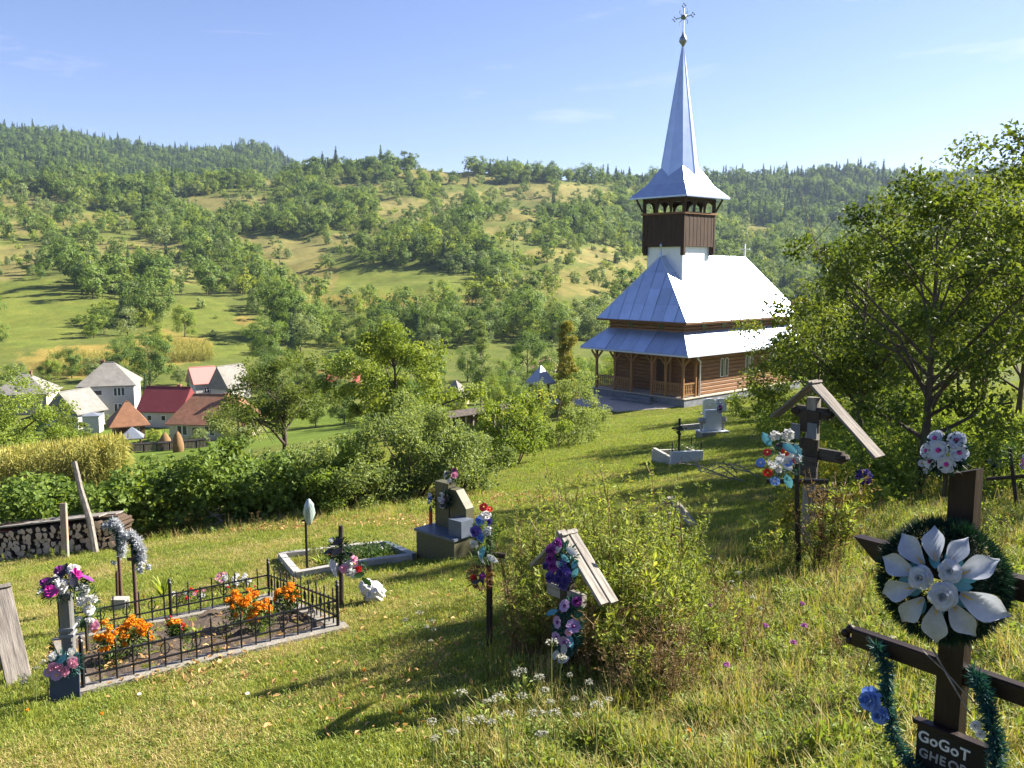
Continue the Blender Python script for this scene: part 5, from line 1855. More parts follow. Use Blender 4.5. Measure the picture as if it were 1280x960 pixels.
# ---------------- the big brown cross
ARM_DIR = Vector((0.62, -0.785, 0)).normalized()         # towards the right and the camera
BIG = at(1192, 830, 3.3)
bz = tz(BIG.x, BIG.y)
brz = math.atan2(ARM_DIR.y, ARM_DIR.x)
big = thing('wooden_cross', 'tall dark brown double-armed wooden grave cross with a painted name board', 'grave cross', (BIG.x, BIG.y, bz), brz)
topz = at(1187, 583, 3.3).z - bz
arm1 = at(1187, 715, 3.3).z - bz
arm2 = at(1192, 838, 3.3).z - bz
plq = at(1192, 918, 3.3).z - bz
pw, pd = 0.098, 0.062
mb = MB()
mb.prism([(-pw / 2, -pd / 2, -0.35), (pw / 2, -pd / 2, -0.35), (pw / 2, -pd / 2, topz), (-pw / 2, -pd / 2, topz - 0.035)], (0, pd, 0))
mb.build('upright', BROWNP, big)
mb = MB()
aL = 0.43
mb.prism([(-aL, -pd / 2 + 0.004, arm1 + 0.042), (-aL + 0.10, -pd / 2 + 0.004, arm1 - 0.042), (aL - 0.10, -pd / 2 + 0.004, arm1 - 0.042), (aL, -pd / 2 + 0.004, arm1 + 0.042)], (0, pd - 0.008, 0))
mb.build('cross_arm', BROWNP_X, big)
mb = MB()
mb.bbox((0, 0.002, arm2), (0.84, pd - 0.012, 0.075), 0.006)
arm = mb.build('cross_arm', BROWNP_X, big)
for s in (-1, 1):
    for dx, dz in ((0.012, 0.025), (0.012, -0.025), (0.034, 0.0)):
        m2 = MB().lathe([(0.0, -0.020), (0.015, -0.014), (0.021, 0), (0.015, 0.014), (0.0, 0.020)], 10, (s * (0.425 + dx), 0.0, arm2 + dz))
        m2.build('turned_knob', BROWNP, arm, True)
mb = MB()
mb.box((0.035, -pd / 2 - 0.012, plq - 0.10), (0.27, 0.022, 0.26))
pl = mb.build('name_board', PLAQUE, big)
MB().bbox((0.035, -pd / 2 - 0.020, plq + 0.035), (0.29, 0.046, 0.018), 0.004).build('board_ledge', BROWNP_X, pl)
def text(body, size, loc, rot, parent, m, name='lettering', shear=0.0, ext=0.0015):
    cu = bpy.data.curves.new(name, 'FONT')
    cu.body = body
    cu.size = size
    cu.extrude = ext
    cu.shear = shear
    cu.offset = 0.0012
    cu.align_x = 'LEFT'
    tmp = bpy.data.objects.new(name, cu)
    me = bpy.data.meshes.new_from_object(tmp)
    bpy.data.objects.remove(tmp)
    me.materials.clear()
    me.materials.append(m)
    o = link(name, me, parent)
    o.location = loc
    o.rotation_euler = rot
    return o
# hand-painted letters of uneven height
xx = -0.094
for ch, s, dz in (('G', 0.062, 0.0), ('o', 0.060, 0.0), ('G', 0.062, -0.002), ('o', 0.060, -0.003), ('T', 0.064, -0.004)):
    text(ch, s, (xx, -pd / 2 - 0.0245, plq - 0.042 + dz), (R(90), R(rng.uniform(-5, 5)), 0), pl, LETTER, 'letter')
    xx += s * (0.74 if ch == 'G' else 0.60)
xx = -0.088
for ch in 'GHEOR':
    text(ch, 0.052, (xx, -pd / 2 - 0.0245, plq - 0.105), (R(90), R(rng.uniform(-5, 5)), 0), pl, mat('letter_faded', (0.25, 0.25, 0.25), 0.7, 0.3, 30), 'letter')
    xx += {'G': 0.041, 'H': 0.041, 'E': 0.034, 'O': 0.043, 'R': 0.036}[ch]
Mbig = Matrix.Translation(Vector((BIG.x, BIG.y, bz))) @ Matrix.Rotation(brz, 4, 'Z')
NF = Mbig.to_3x3() @ Vector((0, -1, 0))
# calla wreath
wc = Mbig @ Vector((0.0, -pd / 2 - 0.10, arm1 - 0.005))
wr = frame_root('wreath', 'round wreath of white callas and roses on dark tinsel hung on the brown cross', 'wreath', wc, Vector((0.83, -0.55, 0)), Vector((-0.55, -0.80, 0.22)))
wr.scale = (0.91, 0.91, 0.91)
link('tinsel_ring', needles(q5, 9500, 0.182, 0.042, 0.062, NEEDLE_D, aspect=0.07), wr)
link('tinsel_disc', needles(q5, 900, 0.14, 0.004, 0.035, NEEDLE_D, disc=True), wr)
for k, (an, L) in enumerate(((100, 0.165), (66, 0.15), (32, 0.18), (-18, 0.215), (-52, 0.175), (-88, 0.185), (-124, 0.165), (-158, 0.17), (165, 0.175), (133, 0.175))):
    a = R(an)
    d = Vector((math.cos(a), math.sin(a), 0.0))
    flower(wr, 'calla', d * 0.082 + Vector((0, 0, 0.125)), Vector((d.x * 0.2, d.y * 0.2, 1)), L * 0.90, 0, d + Vector((0, 0, -0.1)))
for (x, y, s, z) in ((0.04, 0.055, 0.09, 0.15), (0.025, -0.045, 0.11, 0.155), (-0.062, 0.01, 0.095, 0.15)):
    flower(wr, 'rose_white', (x, y, z), (x * 1.5, y * 1.5, 1), s, x * 40)
for k in range(13):
    a = k * 2.4
    r = 0.045 + 0.05 * ((k * 37) % 10) / 10
    d = Vector((math.cos(a), math.sin(a), 0))
    flower(wr, 'leaf_teal', d * r + Vector((0, 0, 0.12)), (d.x * 0.5, d.y * 0.5, 1), 0.085, 0, d + Vector((0, 0, 0.35)))
# posy on top
pc = at(1183, 566, 3.3)
po = frame_root('flower_posy', 'posy of white cloth flowers with dark red hearts on top of the brown cross', 'flowers', pc, ARM_DIR, NF + Vector((0, 0, 0.35)))
for (x, y, s) in ((-0.045, 0.045, 0.072), (0.035, 0.05, 0.072), (-0.015, 0.0, 0.08), (0.055, 0.005, 0.07), (-0.07, -0.005, 0.06), (0.02, -0.045, 0.07), (-0.045, -0.045, 0.06)):
    flower(po, 'daisy_whitered', (x, y, 0.03 - 4 * (x * x + y * y)), (x * 6, y * 6, 1), s, x * 50)
link('greenery', needles(q5, 420, 0.06, 0.02, 0.05, NEEDLE_D, disc=True, aspect=0.2), po)
stem = MB()
stem.path([(0, -0.02, 0.0), (0.004, -0.10, -0.035), (0.004, -0.16, -0.05)], [0.012, 0.009, 0.008], 5)
stem.build('stem', IRON, po)
# teal garland round the lower arm and name board
ga = thing('tinsel_garland', 'teal tinsel garland drooping round the lower arm and name board of the brown cross', 'garland', (BIG.x, BIG.y, bz), brz)
path = [(-0.30, -0.05, arm2 + 0.02), (-0.235, -0.06, arm2 - 0.06), (-0.225, -0.07, arm2 - 0.18), (-0.19, -0.08, arm2 - 0.30), (-0.12, -0.085, arm2 - 0.40), (0.02, -0.085, arm2 - 0.46)]
path2 = [(0.10, -0.06, arm2 + 0.05), (0.155, -0.08, arm2 - 0.02), (0.195, -0.08, arm2 - 0.14), (0.225, -0.085, arm2 - 0.26), (0.19, -0.085, arm2 - 0.38), (0.08, -0.085, arm2 - 0.46)]
link('garland_strand', tinsel(q5, path, 0.005, 0.050, NEEDLE_T, 1300), ga)
link('garland_strand', tinsel(q5, path2, 0.006, 0.055, NEEDLE_T, 1500), ga)
flower(ga, 'rose_blue', (-0.275, -0.10, arm2 - 0.20), (-0.3, -1, 0.2), 0.11)
flower(ga, 'rose_blue', (-0.235, -0.10, arm2 - 0.25), (0.1, -1, 0.2), 0.08)
flower(ga, 'rose_plain', (0.145, -0.11, arm2 - 0.13), (0.1, -1, 0.3), 0.04)
flower(ga, 'rose_plain', (0.165, -0.11, arm2 - 0.155), (0.1, -1, 0.3), 0.035)
st = MB()
st.path([(-0.06, -0.06, arm2 + 0.09), (0.03, -0.07, arm2 - 0.02), (0.11, -0.08, arm2 - 0.11)], [0.004, 0.004, 0.003], 5)
st.path([(-0.10, -0.05, arm2 + 0.06), (0.0, -0.06, arm2 + 0.01), (0.12, -0.07, arm2 - 0.07)], [0.003, 0.003, 0.002], 5)
st.build('dry_stem', GRAYWOOD, ga)

# ---------------- roofed wooden crosses
def roofed_cross(label, base, rz, H, run, drop, plank_w, post_w=0.10, arms=((0.62, 0.34),), boards=True, lean=0.0, wood_=GRAYWOOD, board_mat=GRAYWOOD_X, left=True, right=True, carved=True, lshort=1.0, nb=2):  # post wood, then the weathered wood of planks and plain arms
    """post with two roof planks; x across, -y front; H apex height; run/drop of each plank"""
    t = thing('roofed_cross', label, 'grave cross', base, 0, None, rot=(0, R(lean), rz))
    MB().bbox((0, 0, (H - 0.08) / 2 - 0.2), (post_w, post_w * 0.7, H + 0.25), 0.012).build('upright', wood_, t)
    for i, (zf, hw) in enumerate(arms):
        z = H * zf
        a = MB()
        a.bbox((0, -0.006, z), (2 * hw, post_w * 0.55, post_w * 0.95), 0.01)
        arm = a.build('cross_arm', board_mat if not carved else DARKWOOD_X, t)
        if carved:
            for s in (-1, 1):
                MB().lathe([(0.0, -0.045), (0.05, -0.03), (0.065, 0.0), (0.05, 0.03), (0.0, 0.045)], 10, (s * hw, -0.01, z)).build('arm_knob', DARKWOOD, arm)
    sides = ([-1] if left else []) + ([1] if right else [])
    for s in sides:
        d = Vector((s * run, 0, -drop)) * (lshort if s < 0 else 1.0)
        L = d.length
        dn = d.normalized()
        up = Vector((drop * s, 0, run)).normalized()
        m = Matrix((dn, Vector((0, 1, 0)), up)).transposed()
        if m.determinant() < 0:
            m = Matrix((dn, Vector((0, -1, 0)), up)).transposed()
        for k in range(nb):
            y = (k - (nb - 1) / 2) * plank_w / nb * 1.02
            c = Vector((0, y, H)) + d * 0.5 + up * (0.015 + 0.003 * k) + dn * (-0.02 + 0.012 * k)
            o = MB().bbox((0, 0, 0), (L + 0.06, plank_w / nb * 0.97, 0.024), 0.005).build('roof_plank', board_mat, t)
            o.matrix_basis = Matrix.Translation(c) @ m.to_4x4()
    if boards and carved:
        for i in range(2):
            MB().box((0, -post_w * 0.35 - 0.012, H * (0.62 + 0.17 * i)), (post_w * 1.7, 0.02, H * 0.13)).build('carved_board', DARKWOOD, t)
    return t
DARKWOOD_X = wood('dark_carved_wood', (0.03, 0.026, 0.024), (0.09, 0.08, 0.07), 0.8, (1.3, 10, 10), 3.0, 0.5)
g = gd(1009, 8.6)
top = at(1007, 482, 8.6)
rc1 = roofed_cross('large weathered roofed cross with long grey roof planks beside the plum tree', g, R(-50), top.z - g.z, 0.68, 0.60, 0.19, 0.12, ((0.60, 0.34), (0.84, 0.17)), lshort=0.6, board_mat=GRAYWOOD_D, nb=1)
# painted enamel name plate and small lantern niche
Mr = Matrix.Translation(g) @ Matrix.Rotation(R(-50), 4, 'Z')
h1 = top.z - g.z
MB().box((-0.02, -0.075, h1 * 0.52), (0.26, 0.02, 0.20)).build('carved_panel', DARKWOOD_X, rc1)
MB().box((0.05, -0.09, h1 * 0.74), (0.10, 0.012, 0.15)).build('tin_picture', SLATE, rc1)
MB().box((-0.14, -0.07, h1 * 0.72), (0.10, 0.012, 0.15)).build('tin_picture', SLATE, rc1)
MB().box((0.18, 0.02, h1 * 0.34), (0.16, 0.14, 0.18)).build('lantern_box', IRON, rc1)
wq = frame_root('flower_posy', 'small faded violet posy under the long roof plank of the large roofed cross', 'flowers', at(1080, 596, 8.55), (1, 0, 0), (-0.3, -1, 0.4))
for k in range(6):
    a = k * 1.05
    flower(wq, 'rose_indigo', (0.05 * math.cos(a), 0.05 * math.sin(a), 0.02), (math.cos(a) * 0.5, math.sin(a) * 0.5, 1), 0.07)
link('greenery', needles(q5, 200, 0.07, 0.02, 0.05, NEEDLE_D, disc=True, aspect=0.2), wq)

g = gp(708, 846)
d0 = g.y
top = at(704, 672, d0)
rc2 = roofed_cross('small roofed cross half sunk in tall weeds, one plank bleached white', g, R(-50), top.z - g.z, 0.35, 0.33, 0.15, 0.09, ((0.60, 0.16),), lshort=0.75, carved=False, wood_=DARKWOOD, board_mat=GRAYWOOD_X)
rgt = Vector((math.cos(R(-24)), math.sin(R(-24)), 0))
nn = Vector((-0.41, -0.91, 0.1))
def ell_wreath(label, pos, right, nrm, R0, ell, needle, flowers, seed, n=1100, name='wreath', ln=0.06):
    q = np.random.RandomState(seed)
    w = frame_root(name, label, 'wreath', pos, right, nrm)
    link('greenery', needles(q, int(n * 0.6), R0 * 0.9, R0 * 0.2, ln * 0.75, needle, ell, disc=True, aspect=0.2), w)
    for (key, x, y, s) in flowers:
        flower(w, key, (x, y, 0.035 + 0.015 * q.rand()), (x * 1.5 + 0.3 * q.normal(), y * 1.5 + 0.3 * q.normal(), 1), s, q.rand() * 6)
    return w
def ring_fl(keys, n, r0, r1, s0, s1, seed, ell=(1, 1)):
    q = np.random.RandomState(seed)
    out = []
    for k in range(n):
        a = k * 2.399 + q.rand() * 0.5
        r = math.sqrt((k + 0.5) / n) * (r1 - r0) + r0
        out.append((keys[k % len(keys)], r * math.cos(a) * ell[0], r * math.sin(a) * ell[1], q.uniform(s0, s1)))
    return out
ell_wreath('dark violet wreath under the apex of the small roofed cross', at(703, 705, d0 - 0.12), rgt, nn, 0.12, (0.85, 1.25), NEEDLE_T, ring_fl(['rose_indigo', 'leaf_silver', 'rose_indigo', 'leaf_teal', 'rose_purple'], 20, 0.0, 0.12, 0.06, 0.085, 3, (0.85, 1.2)), 61)
ell_wreath('long wreath of lilac daisies below the small roofed cross', at(711, 783, d0 - 0.16), rgt, nn + Vector((0, 0, 0.2)), 0.13, (0.72, 1.45), NEEDLE_T,
           [('daisy_two', -0.025, 0.125, 0.085), ('daisy_two', -0.06, 0.02, 0.085), ('daisy_two', 0.045, 0.01, 0.095), ('daisy_two', 0.0, -0.09, 0.09), ('daisy_two', -0.06, -0.07, 0.07), ('daisy_pink', 0.02, -0.03, 0.05), ('rose_purple', 0.05, 0.16, 0.07), ('leaf_teal', 0.05, -0.12, 0.09), ('leaf_silver', 0.0, -0.17, 0.08), ('leaf_silver', 0.04, -0.18, 0.08), ('leaf_silver', -0.04, -0.15, 0.08), ('leaf_teal', -0.07, 0.09, 0.08)], 62, 1500)
g = gd(838, 8.4)
roofed_cross('tiny roofed cross almost lost in the weeds', g, R(-50), at(829, 627, 8.4).z - g.z, 0.24, 0.18, 0.11, 0.07, ((0.6, 0.14),), carved=False)
ell_wreath('thin dark red garland on the tiny roofed cross', at(840, 668, 8.3), (1, 0, 0), (-0.2, -1, 0.2), 0.05, (0.7, 2.6), NEEDLE_D, [('rose_red', 0, 0.02, 0.05), ('rose_pink', 0.01, 0.10, 0.05), ('leaf_black', 0, -0.08, 0.08), ('rose_red', 0.01, -0.04, 0.04)], 63, 260)
# low roofed cross beside the left frame edge
g = gp(6, 838)
roofed_cross('low wooden roofed cross with broad grey roof plank beside the blue board', (g.x, g.y, g.z - 0.06), R(-50), 0.78, 0.60, 0.62, 0.20, 0.09, ((0.5, 0.2),), carved=False, wood_=BROWNP, board_mat=GRAYWOOD_D, nb=1)

# ---------------- iron cross with red and blue wreath
def iron_cross(label, base, top, arm_z=0.7, arm=0.16, th=0.03, rz=0.0, lean=0.0, name='iron_cross', m=None, arms2=None, cat='grave cross'):
    H = top
    t = thing(name, label, cat, base, 0, None, rot=(0, R(lean), rz))
    mm = m or IRON
    MB().bbox((0, 0, H / 2 - 0.15), (th, th, H + 0.3), th * 0.2).build('upright', mm, t)
    if arm:
        MB().bbox((0, -0.002, H * arm_z), (2 * arm, th * 0.8, th * 0.9), th * 0.2).build('cross_arm', mm, t)
    if arms2:
        MB().bbox((0, -0.002, H * arms2[0]), (2 * arms2[1], th * 0.8, th * 0.9), th * 0.2).build('cross_arm', mm, t)
    return t
g = gp(998, 716)
top = at(988, 566, g.y)
H = (top - g).length
ic = iron_cross('slim black iron cross carrying a red and blue wreath', g, H, 0.76, 0.26, 0.045, R(-15), -3.0)
ell_wreath('gaudy wreath of red, blue and white flowers on the slim iron cross', at(978, 572, g.y - 0.06), (1, -0.2, 0), (-0.25, -1, 0.15), 0.20, (0.9, 1.05), NEEDLE_T,
           [('daisy_red', -0.13, 0.04, 0.075), ('daisy_red', 0.02, 0.05, 0.075), ('daisy_red', -0.12, -0.13, 0.085), ('daisy_blue', -0.18, -0.05, 0.085), ('daisy_blue', -0.06, -0.20, 0.09), ('daisy_blue', 0.05, -0.04, 0.08), ('puff_white', -0.07, 0.19, 0.11), ('puff_white', 0.04, 0.20, 0.13), ('leaf_teal', 0.0, 0.12, 0.14), ('leaf_teal', -0.1, 0.1, 0.14), ('leaf_silver', -0.02, -0.02, 0.14), ('leaf_silver', 0.08, -0.1, 0.13), ('leaf_silver', -0.06, -0.06, 0.13), ('leaf_teal', 0.03, -0.14, 0.14), ('leaf_silver', -0.12, -0.02, 0.12), ('daisy_white', 0.08, 0.06, 0.08), ('puff_silver', 0.12, 0.0, 0.1), ('leaf_teal', 0.1, 0.12, 0.12), ('puff_white', -0.03, -0.10, 0.08), ('daisy_red', 0.10, -0.02, 0.05)], 64, 700, ln=0.05)

# ---------------- tomb of olive terrazzo
g = gp(562, 694)
tb = thing('tombstone', 'broad olive terrazzo tombstone with black slit on a grey-edged slab', 'tombstone', g, R(-42))
k = g.y / FPX
mb = MB()
mb.box((0.0, -0.02, 0.10), (0.66, 0.44, 0.40))
mb.build('slab_base', OLIVE, tb)
MB().box((0.0, -0.02, 0.312), (0.70, 0.48, 0.03)).build('slab_edge', SLATE, tb)
mb = MB()
mb.prism([(-0.27, 0.02, 0.327), (-0.03, 0.02, 0.327), (-0.03, 0.02, 0.88), (-0.27, 0.02, 0.88)], (0, 0.13, 0))
mb.build('headstone', OLIVE, tb)
mb = MB()
mb.prism([(-0.01, 0.02, 0.327), (0.27, 0.02, 0.327), (0.27, 0.02, 0.62), (0.10, 0.02, 0.82), (-0.01, 0.02, 0.82)], (0, 0.13, 0))
mb.build('headstone', OLIVE, tb)
MB().box((-0.02, 0.09, 0.58), (0.022, 0.10, 0.50)).build('slit', IRON, tb)
MB().box((0.26, -0.06, 0.42), (0.22, 0.20, 0.20)).build('flower_box', SLATE, tb)
Mt = Matrix.Translation(g) @ Matrix.Rotation(R(-42), 4, 'Z')
NT = Mt.to_3x3() @ Vector((0, -1, 0))
RT = Mt.to_3x3() @ Vector((1, 0, 0))
ell_wreath('white and black wreath on the face of the olive tombstone', Mt @ Vector((-0.02, -0.03, 0.70)), RT, NT, 0.10, (0.9, 1.15), NEEDLE_D, [('puff_white', -0.03, 0.06, 0.07), ('rose_plain', -0.05, 0.0, 0.08), ('rose_plain', -0.02, -0.07, 0.08), ('leaf_black', 0.06, 0, 0.1), ('leaf_black', 0.05, -0.06, 0.1), ('leaf_black', 0.03, 0.08, 0.1), ('daisy_purple', 0.0, 0.0, 0.05)], 65, 600)
ell_wreath('pink and black posy standing on top of the olive tombstone', Mt @ Vector((0.02, 0.05, 0.97)), RT, NT + Vector((0, 0, 0.5)), 0.09, (1, 1), NEEDLE_D, [('rose_pink', 0.06, 0.02, 0.09), ('rose_magenta', 0.04, 0.07, 0.07), ('leaf_black', -0.03, 0.03, 0.1), ('leaf_black', 0.0, 0.07, 0.1), ('puff_white', -0.08, -0.01, 0.06), ('puff_white', 0.01, -0.06, 0.07), ('leaf_silver', -0.08, -0.05, 0.1)], 66, 400, 'flower_posy')
ell_wreath('blue and white posy at the shoulder of the olive tombstone', Mt @ Vector((-0.31, 0.02, 0.62)), RT, NT, 0.07, (0.8, 1.3), NEEDLE_D, [('rose_blue', 0.0, 0.04, 0.07), ('rose_plain', 0.0, 0.09, 0.05), ('leaf_black', 0.0, -0.05, 0.09), ('rose_plain', -0.03, -0.02, 0.05)], 67, 260, 'flower_posy')
ld = MB().tube((-0.33, 0.0, 0.32), (-0.33, 0.0, 0.52), 0.022, 0.022, 8).build('grave_candle', mat('candle_red', (0.45, 0.06, 0.03), 0.4))
ld.matrix_basis = Mt
tag(ld, 'slim red grave candle on the grey slab edge of the olive tombstone', 'candle')
# ---------------- brown post cross with blue wreath in front of the weeds
g = gp(612, 808)
top = at(604, 660, g.y)
H = (top - g).length
iron_cross('dark square post cross with yellow band in front of the tall weeds', g, H, 0.78, 0.13, 0.042, R(-15), 0, 'wooden_cross', DARKWOOD)
MB().box((g.x, g.y, g.z + H * 0.62), (0.05, 0.05, 0.03)).build('yellow_ribbon', PYEL)
tag(bpy.data.objects['yellow_ribbon'], 'short yellow ribbon tied round the dark post cross', 'ribbon')
ell_wreath('blue and white wreath leaning in the weeds on the dark post cross', at(606, 672, g.y - 0.07), (1, -0.3, 0), (-0.5, -0.8, 0.25), 0.15, (0.7, 1.4), NEEDLE_G, [('rose_blue', -0.03, 0.12, 0.08), ('rose_plain', 0.02, 0.16, 0.08), ('rose_indigo', -0.05, 0.04, 0.09), ('rose_blue', 0.0, 0.0, 0.08), ('puff_silver', 0.05, 0.05, 0.09), ('leaf_teal', 0.03, -0.06, 0.1), ('leaf_silver', -0.02, -0.1, 0.1), ('rose_plain', -0.06, -0.05, 0.07), ('rose_indigo', 0.06, 0.12, 0.06), ('leaf_silver', 0.06, -0.12, 0.1), ('daisy_red', 0.0, 0.22, 0.07), ('daisy_red', 0.05, 0.21, 0.05)], 68, 800)
ell_wreath('withered brown wreath hanging below the blue one on the dark post cross', at(601, 722, g.y - 0.06), (1, -0.3, 0), (-0.4, -0.9, 0.2), 0.10, (1.1, 0.9), leafmat('dry_wreath', (0.04, 0.02, 0.012), (0.12, 0.06, 0.03), None, 0.2), [('rose_red', -0.04, 0.0, 0.05), ('rose_purple', 0.03, 0.02, 0.05), ('leaf_black', 0.05, -0.03, 0.08), ('leaf_black', -0.06, -0.03, 0.08)], 69, 520)

# ---------------- iron fenced grave
A, B, Cc, D = gp(437, 787), gp(372, 738), gp(88, 808), gp(92, 872)
U = (D - A)
U.z = 0
LU = U.length
U.normalize()
Wv = Vector((-U.y, U.x, 0))
if Wv.dot(B - A) < 0:
    Wv = -Wv
LW = max(0.75, (B - A).dot(Wv))
print('grave', LU, LW, [tuple(round(c, 2) for c in p) for p in (A, B, Cc, D)])
LU = min(LU, 2.6)
grave = thing('fenced_grave', 'grave plot with concrete kerb and low black iron fence full of marigolds', 'grave', A)
def gpt(u, w, z=0.0):
    p = A + U * u + Wv * w
    return Vector((p.x, p.y, tz(p.x, p.y) + z)) - A
def strip(u0, w0, u1, w1, wd, z0, z1, m, name):
    mb = MB()
    n = 6
    pts = [gpt(u0 + (u1 - u0) * i / n, w0 + (w1 - w0) * i / n) for i in range(n + 1)]
    for i in range(n):
        a, b = pts[i], pts[i + 1]
        mb.beam(a + Vector((0, 0, (z0 + z1) / 2)), b + Vector((0, 0, (z0 + z1) / 2)), wd, z1 - z0)
    return mb.build(name, m, grave)
kw = 0.14
strip(0, kw / 2, LU, kw / 2, kw, -0.12, 0.042, CONC, 'kerb')
strip(0, LW - kw / 2, LU, LW - kw / 2, kw, -0.12, 0.042, CONC, 'kerb')
strip(kw / 2, kw, kw / 2, LW - kw, kw, -0.12, 0.040, CONC, 'kerb')
strip(LU - kw / 2, kw, LU - kw / 2, LW - kw, kw, -0.12, 0.040, CONC, 'kerb')
so = MB()
nu, nw = 22, 9
gv = [[gpt(kw + (LU - 2 * kw) * i / nu, kw + (LW - 2 * kw) * j / nw, 0.02 + 0.02 * math.sin(i * 1.7 + j) + 0.02 * math.sin(j * 2.3 - i)) for j in range(nw + 1)] for i in range(nu + 1)]
so.add([p for r_ in gv for p in r_], [(i * (nw + 1) + j, (i + 1) * (nw + 1) + j, (i + 1) * (nw + 1) + j + 1, i * (nw + 1) + j + 1) for i in range(nu) for j in range(nw)])
so.build('soil_bed', SOIL, grave, True)
FH = 0.30
def fence_run(u0, w0, u1, w1, spacing=0.115):
    a, b = gpt(u0, w0, 0.06), gpt(u1, w1, 0.06)
    L = (b - a).length
    dn = (b - a).normalized()
    ups = Vector((0, 0, 1))
    mb = MB()
    for z in (0.07, 0.21):
        mb.beam(a + ups * z, b + ups * z, 0.014, 0.014)
    fr = mb.build('fence_rail', IRON, grave)
    n = int(L / spacing)
    for i in range(1, n):
        c = a.lerp(b, i / n)
        h = 0.30 if i % 2 else 0.25
        pk = MB()
        pk.box(c + ups * (h / 2 - 0.03), (0.011, 0.011, h + 0.02))
        if i % 2:
            pk.lathe([(0.0, -0.012), (0.012, 0), (0.0, 0.03)], 6, c + ups * (h - 0.01))
        if i % 2 == 0:
            ring = [c + dn * (0.035 * math.cos(t * 0.7854)) + ups * (0.14 + 0.05 * math.sin(t * 0.7854)) for t in range(9)]
            pk.path(ring, 0.005, 4)
        pk.build('picket', IRON, fr)
fi = kw * 0.55
for (p, q_) in (((fi, fi), (LU - fi, fi)), ((fi, LW - fi), (LU - fi, LW - fi)), ((fi, fi), (fi, LW - fi))):
    fence_run(*p, *q_)
for (u_, w_) in ((fi, fi), (fi, LW - fi), (LU - fi, fi), (LU - fi, LW - fi), (LU * 0.5, LW - fi)):
    mb = MB()
    c = gpt(u_, w_, 0.0)
    mb.bbox(c + Vector((0, 0, 0.20)), (0.026, 0.026, 0.42), 0.004)
    mb.lathe([(0.02, 0.0), (0.008, 0.015), (0.02, 0.03), (0.0, 0.05)], 8, c + Vector((0, 0, 0.41)))
    mb.build('fence_post', IRON, grave)

# marigolds and other bedding plants (each a plant with its own flowers)
MARI_L = leafmat('leaf_marigold', (0.030, 0.055, 0.012), (0.090, 0.130, 0.030), None, 0.35)
def bedding(label, pos, r, h, nfl, key, fs, seed, name='marigold', cat='plant', nl=420, leaf=MARI_L, group=None):
    q = np.random.RandomState(seed)
    t = thing(name, label, cat, pos, 0, group)
    P = q.normal(size=(nl, 3)) * np.array([r * 0.5, r * 0.5, 0]) + np.stack([np.zeros(nl), np.zeros(nl), h * q.rand(nl) ** 0.7 * 0.9], 1)
    N = unit(q.normal(size=(nl, 3)) + np.array([0, 0, 0.5]))
    V, F = leaf_quads(P, N, 0.045, q, 0.4)
    link('leaves', np_mesh('bedding_leaves', V, F, leaf, q.rand(nl)), t)
    for k in range(nfl):
        a = q.rand() * 6.28
        rr_ = r * math.sqrt(q.rand())
        z = h * (1.0 - 0.35 * (rr_ / r) ** 2 + 0.12 * q.normal())
        flower(t, key, (rr_ * math.cos(a), rr_ * math.sin(a), z), (math.cos(a) * 0.5, math.sin(a) * 0.5 - 0.3, 1), fs * q.uniform(0.75, 1.2), q.rand() * 6)
def on_plot(px, py):
    return gp(px, py)
for i, (px, py, r, h, n, lab) in enumerate(((138, 832, 0.13, 0.30, 13, 'bushy orange marigold at the end of the fenced grave by the blue board'),
                                          (170, 822, 0.14, 0.32, 20, 'dense orange marigold next to the end of the fenced grave'),
                                          (222, 800, 0.07, 0.17, 5, 'low sparse orange marigold in the middle of the fenced grave'),
                                          (303, 786, 0.16, 0.33, 26, 'largest orange marigold clump behind the iron fence'),
                                          (326, 790, 0.12, 0.26, 15, 'drooping orange marigold clump hanging over the near fence rail'),
                                          (360, 767, 0.13, 0.25, 16, 'round orange marigold beside the fence corner'))):
    bedding(lab, on_plot(px, py), r, h, int(n * 1.7), 'puff_orange', 0.07, 700 + i, group=None)
for i, (px, py, lab) in enumerate(((214, 800, 'single red salvia behind the middle marigold'), (234, 812, 'single red salvia near the fence rail'), (296, 765, 'red salvia pair behind the largest marigold'), (320, 765, 'red salvia by the far fence rail'), (283, 757, 'red and pink bloom outside the far fence'))):
    bedding(lab, on_plot(px, py), 0.04, 0.24, 3, 'puff_red', 0.04, 720 + i, 'red_salvia', nl=60)
STRAP = leafmat('leaf_strap', (0.10, 0.14, 0.02), (0.25, 0.29, 0.05), None, 0.4)
def strap_plant(label, pos, n, L, seed, name='lily_plant', m=STRAP, w=0.09):
    q = np.random.RandomState(seed)
    mb = MB()
    for k in range(n):
        a = q.rand() * 6.28
        ln = L * q.uniform(0.7, 1.1)
        out = q.uniform(0.25, 0.6)
        pts = []
        for i in range(6):
            t = i / 5
            rr_ = out * ln * t * (0.4 + 0.6 * t)
            z = ln * t * (1 - 0.35 * out * t * 1.6)
            wv = w * ln * math.sin(math.pi * min(1, 0.15 + 0.85 * t)) + 0.002
            c = Vector((math.cos(a) * rr_, math.sin(a) * rr_, z))
            s = Vector((-math.sin(a), math.cos(a), 0)) * wv * 0.5
            pts += [c - s, c + s]
        mb.add(pts, [(2 * i, 2 * i + 1, 2 * i + 3, 2 * i + 2) for i in range(5)])
    t = thing(name, label, 'plant', pos, 0)
    me = mb.mesh('strap_leaves', m)
    at_ = me.attributes.new('v', 'FLOAT', 'FACE')
    at_.data.foreach_set('value', np.repeat(q.rand(n), 5).astype(np.float32))
    link('leaves', me, t)
    return t
strap_plant('fan of broad yellow-green lily leaves beyond the iron fence', gp(204, 752), 26, 0.36, 1)
strap_plant('pale striped leaf tuft inside the fenced grave', gp(248, 800), 14, 0.17, 2)
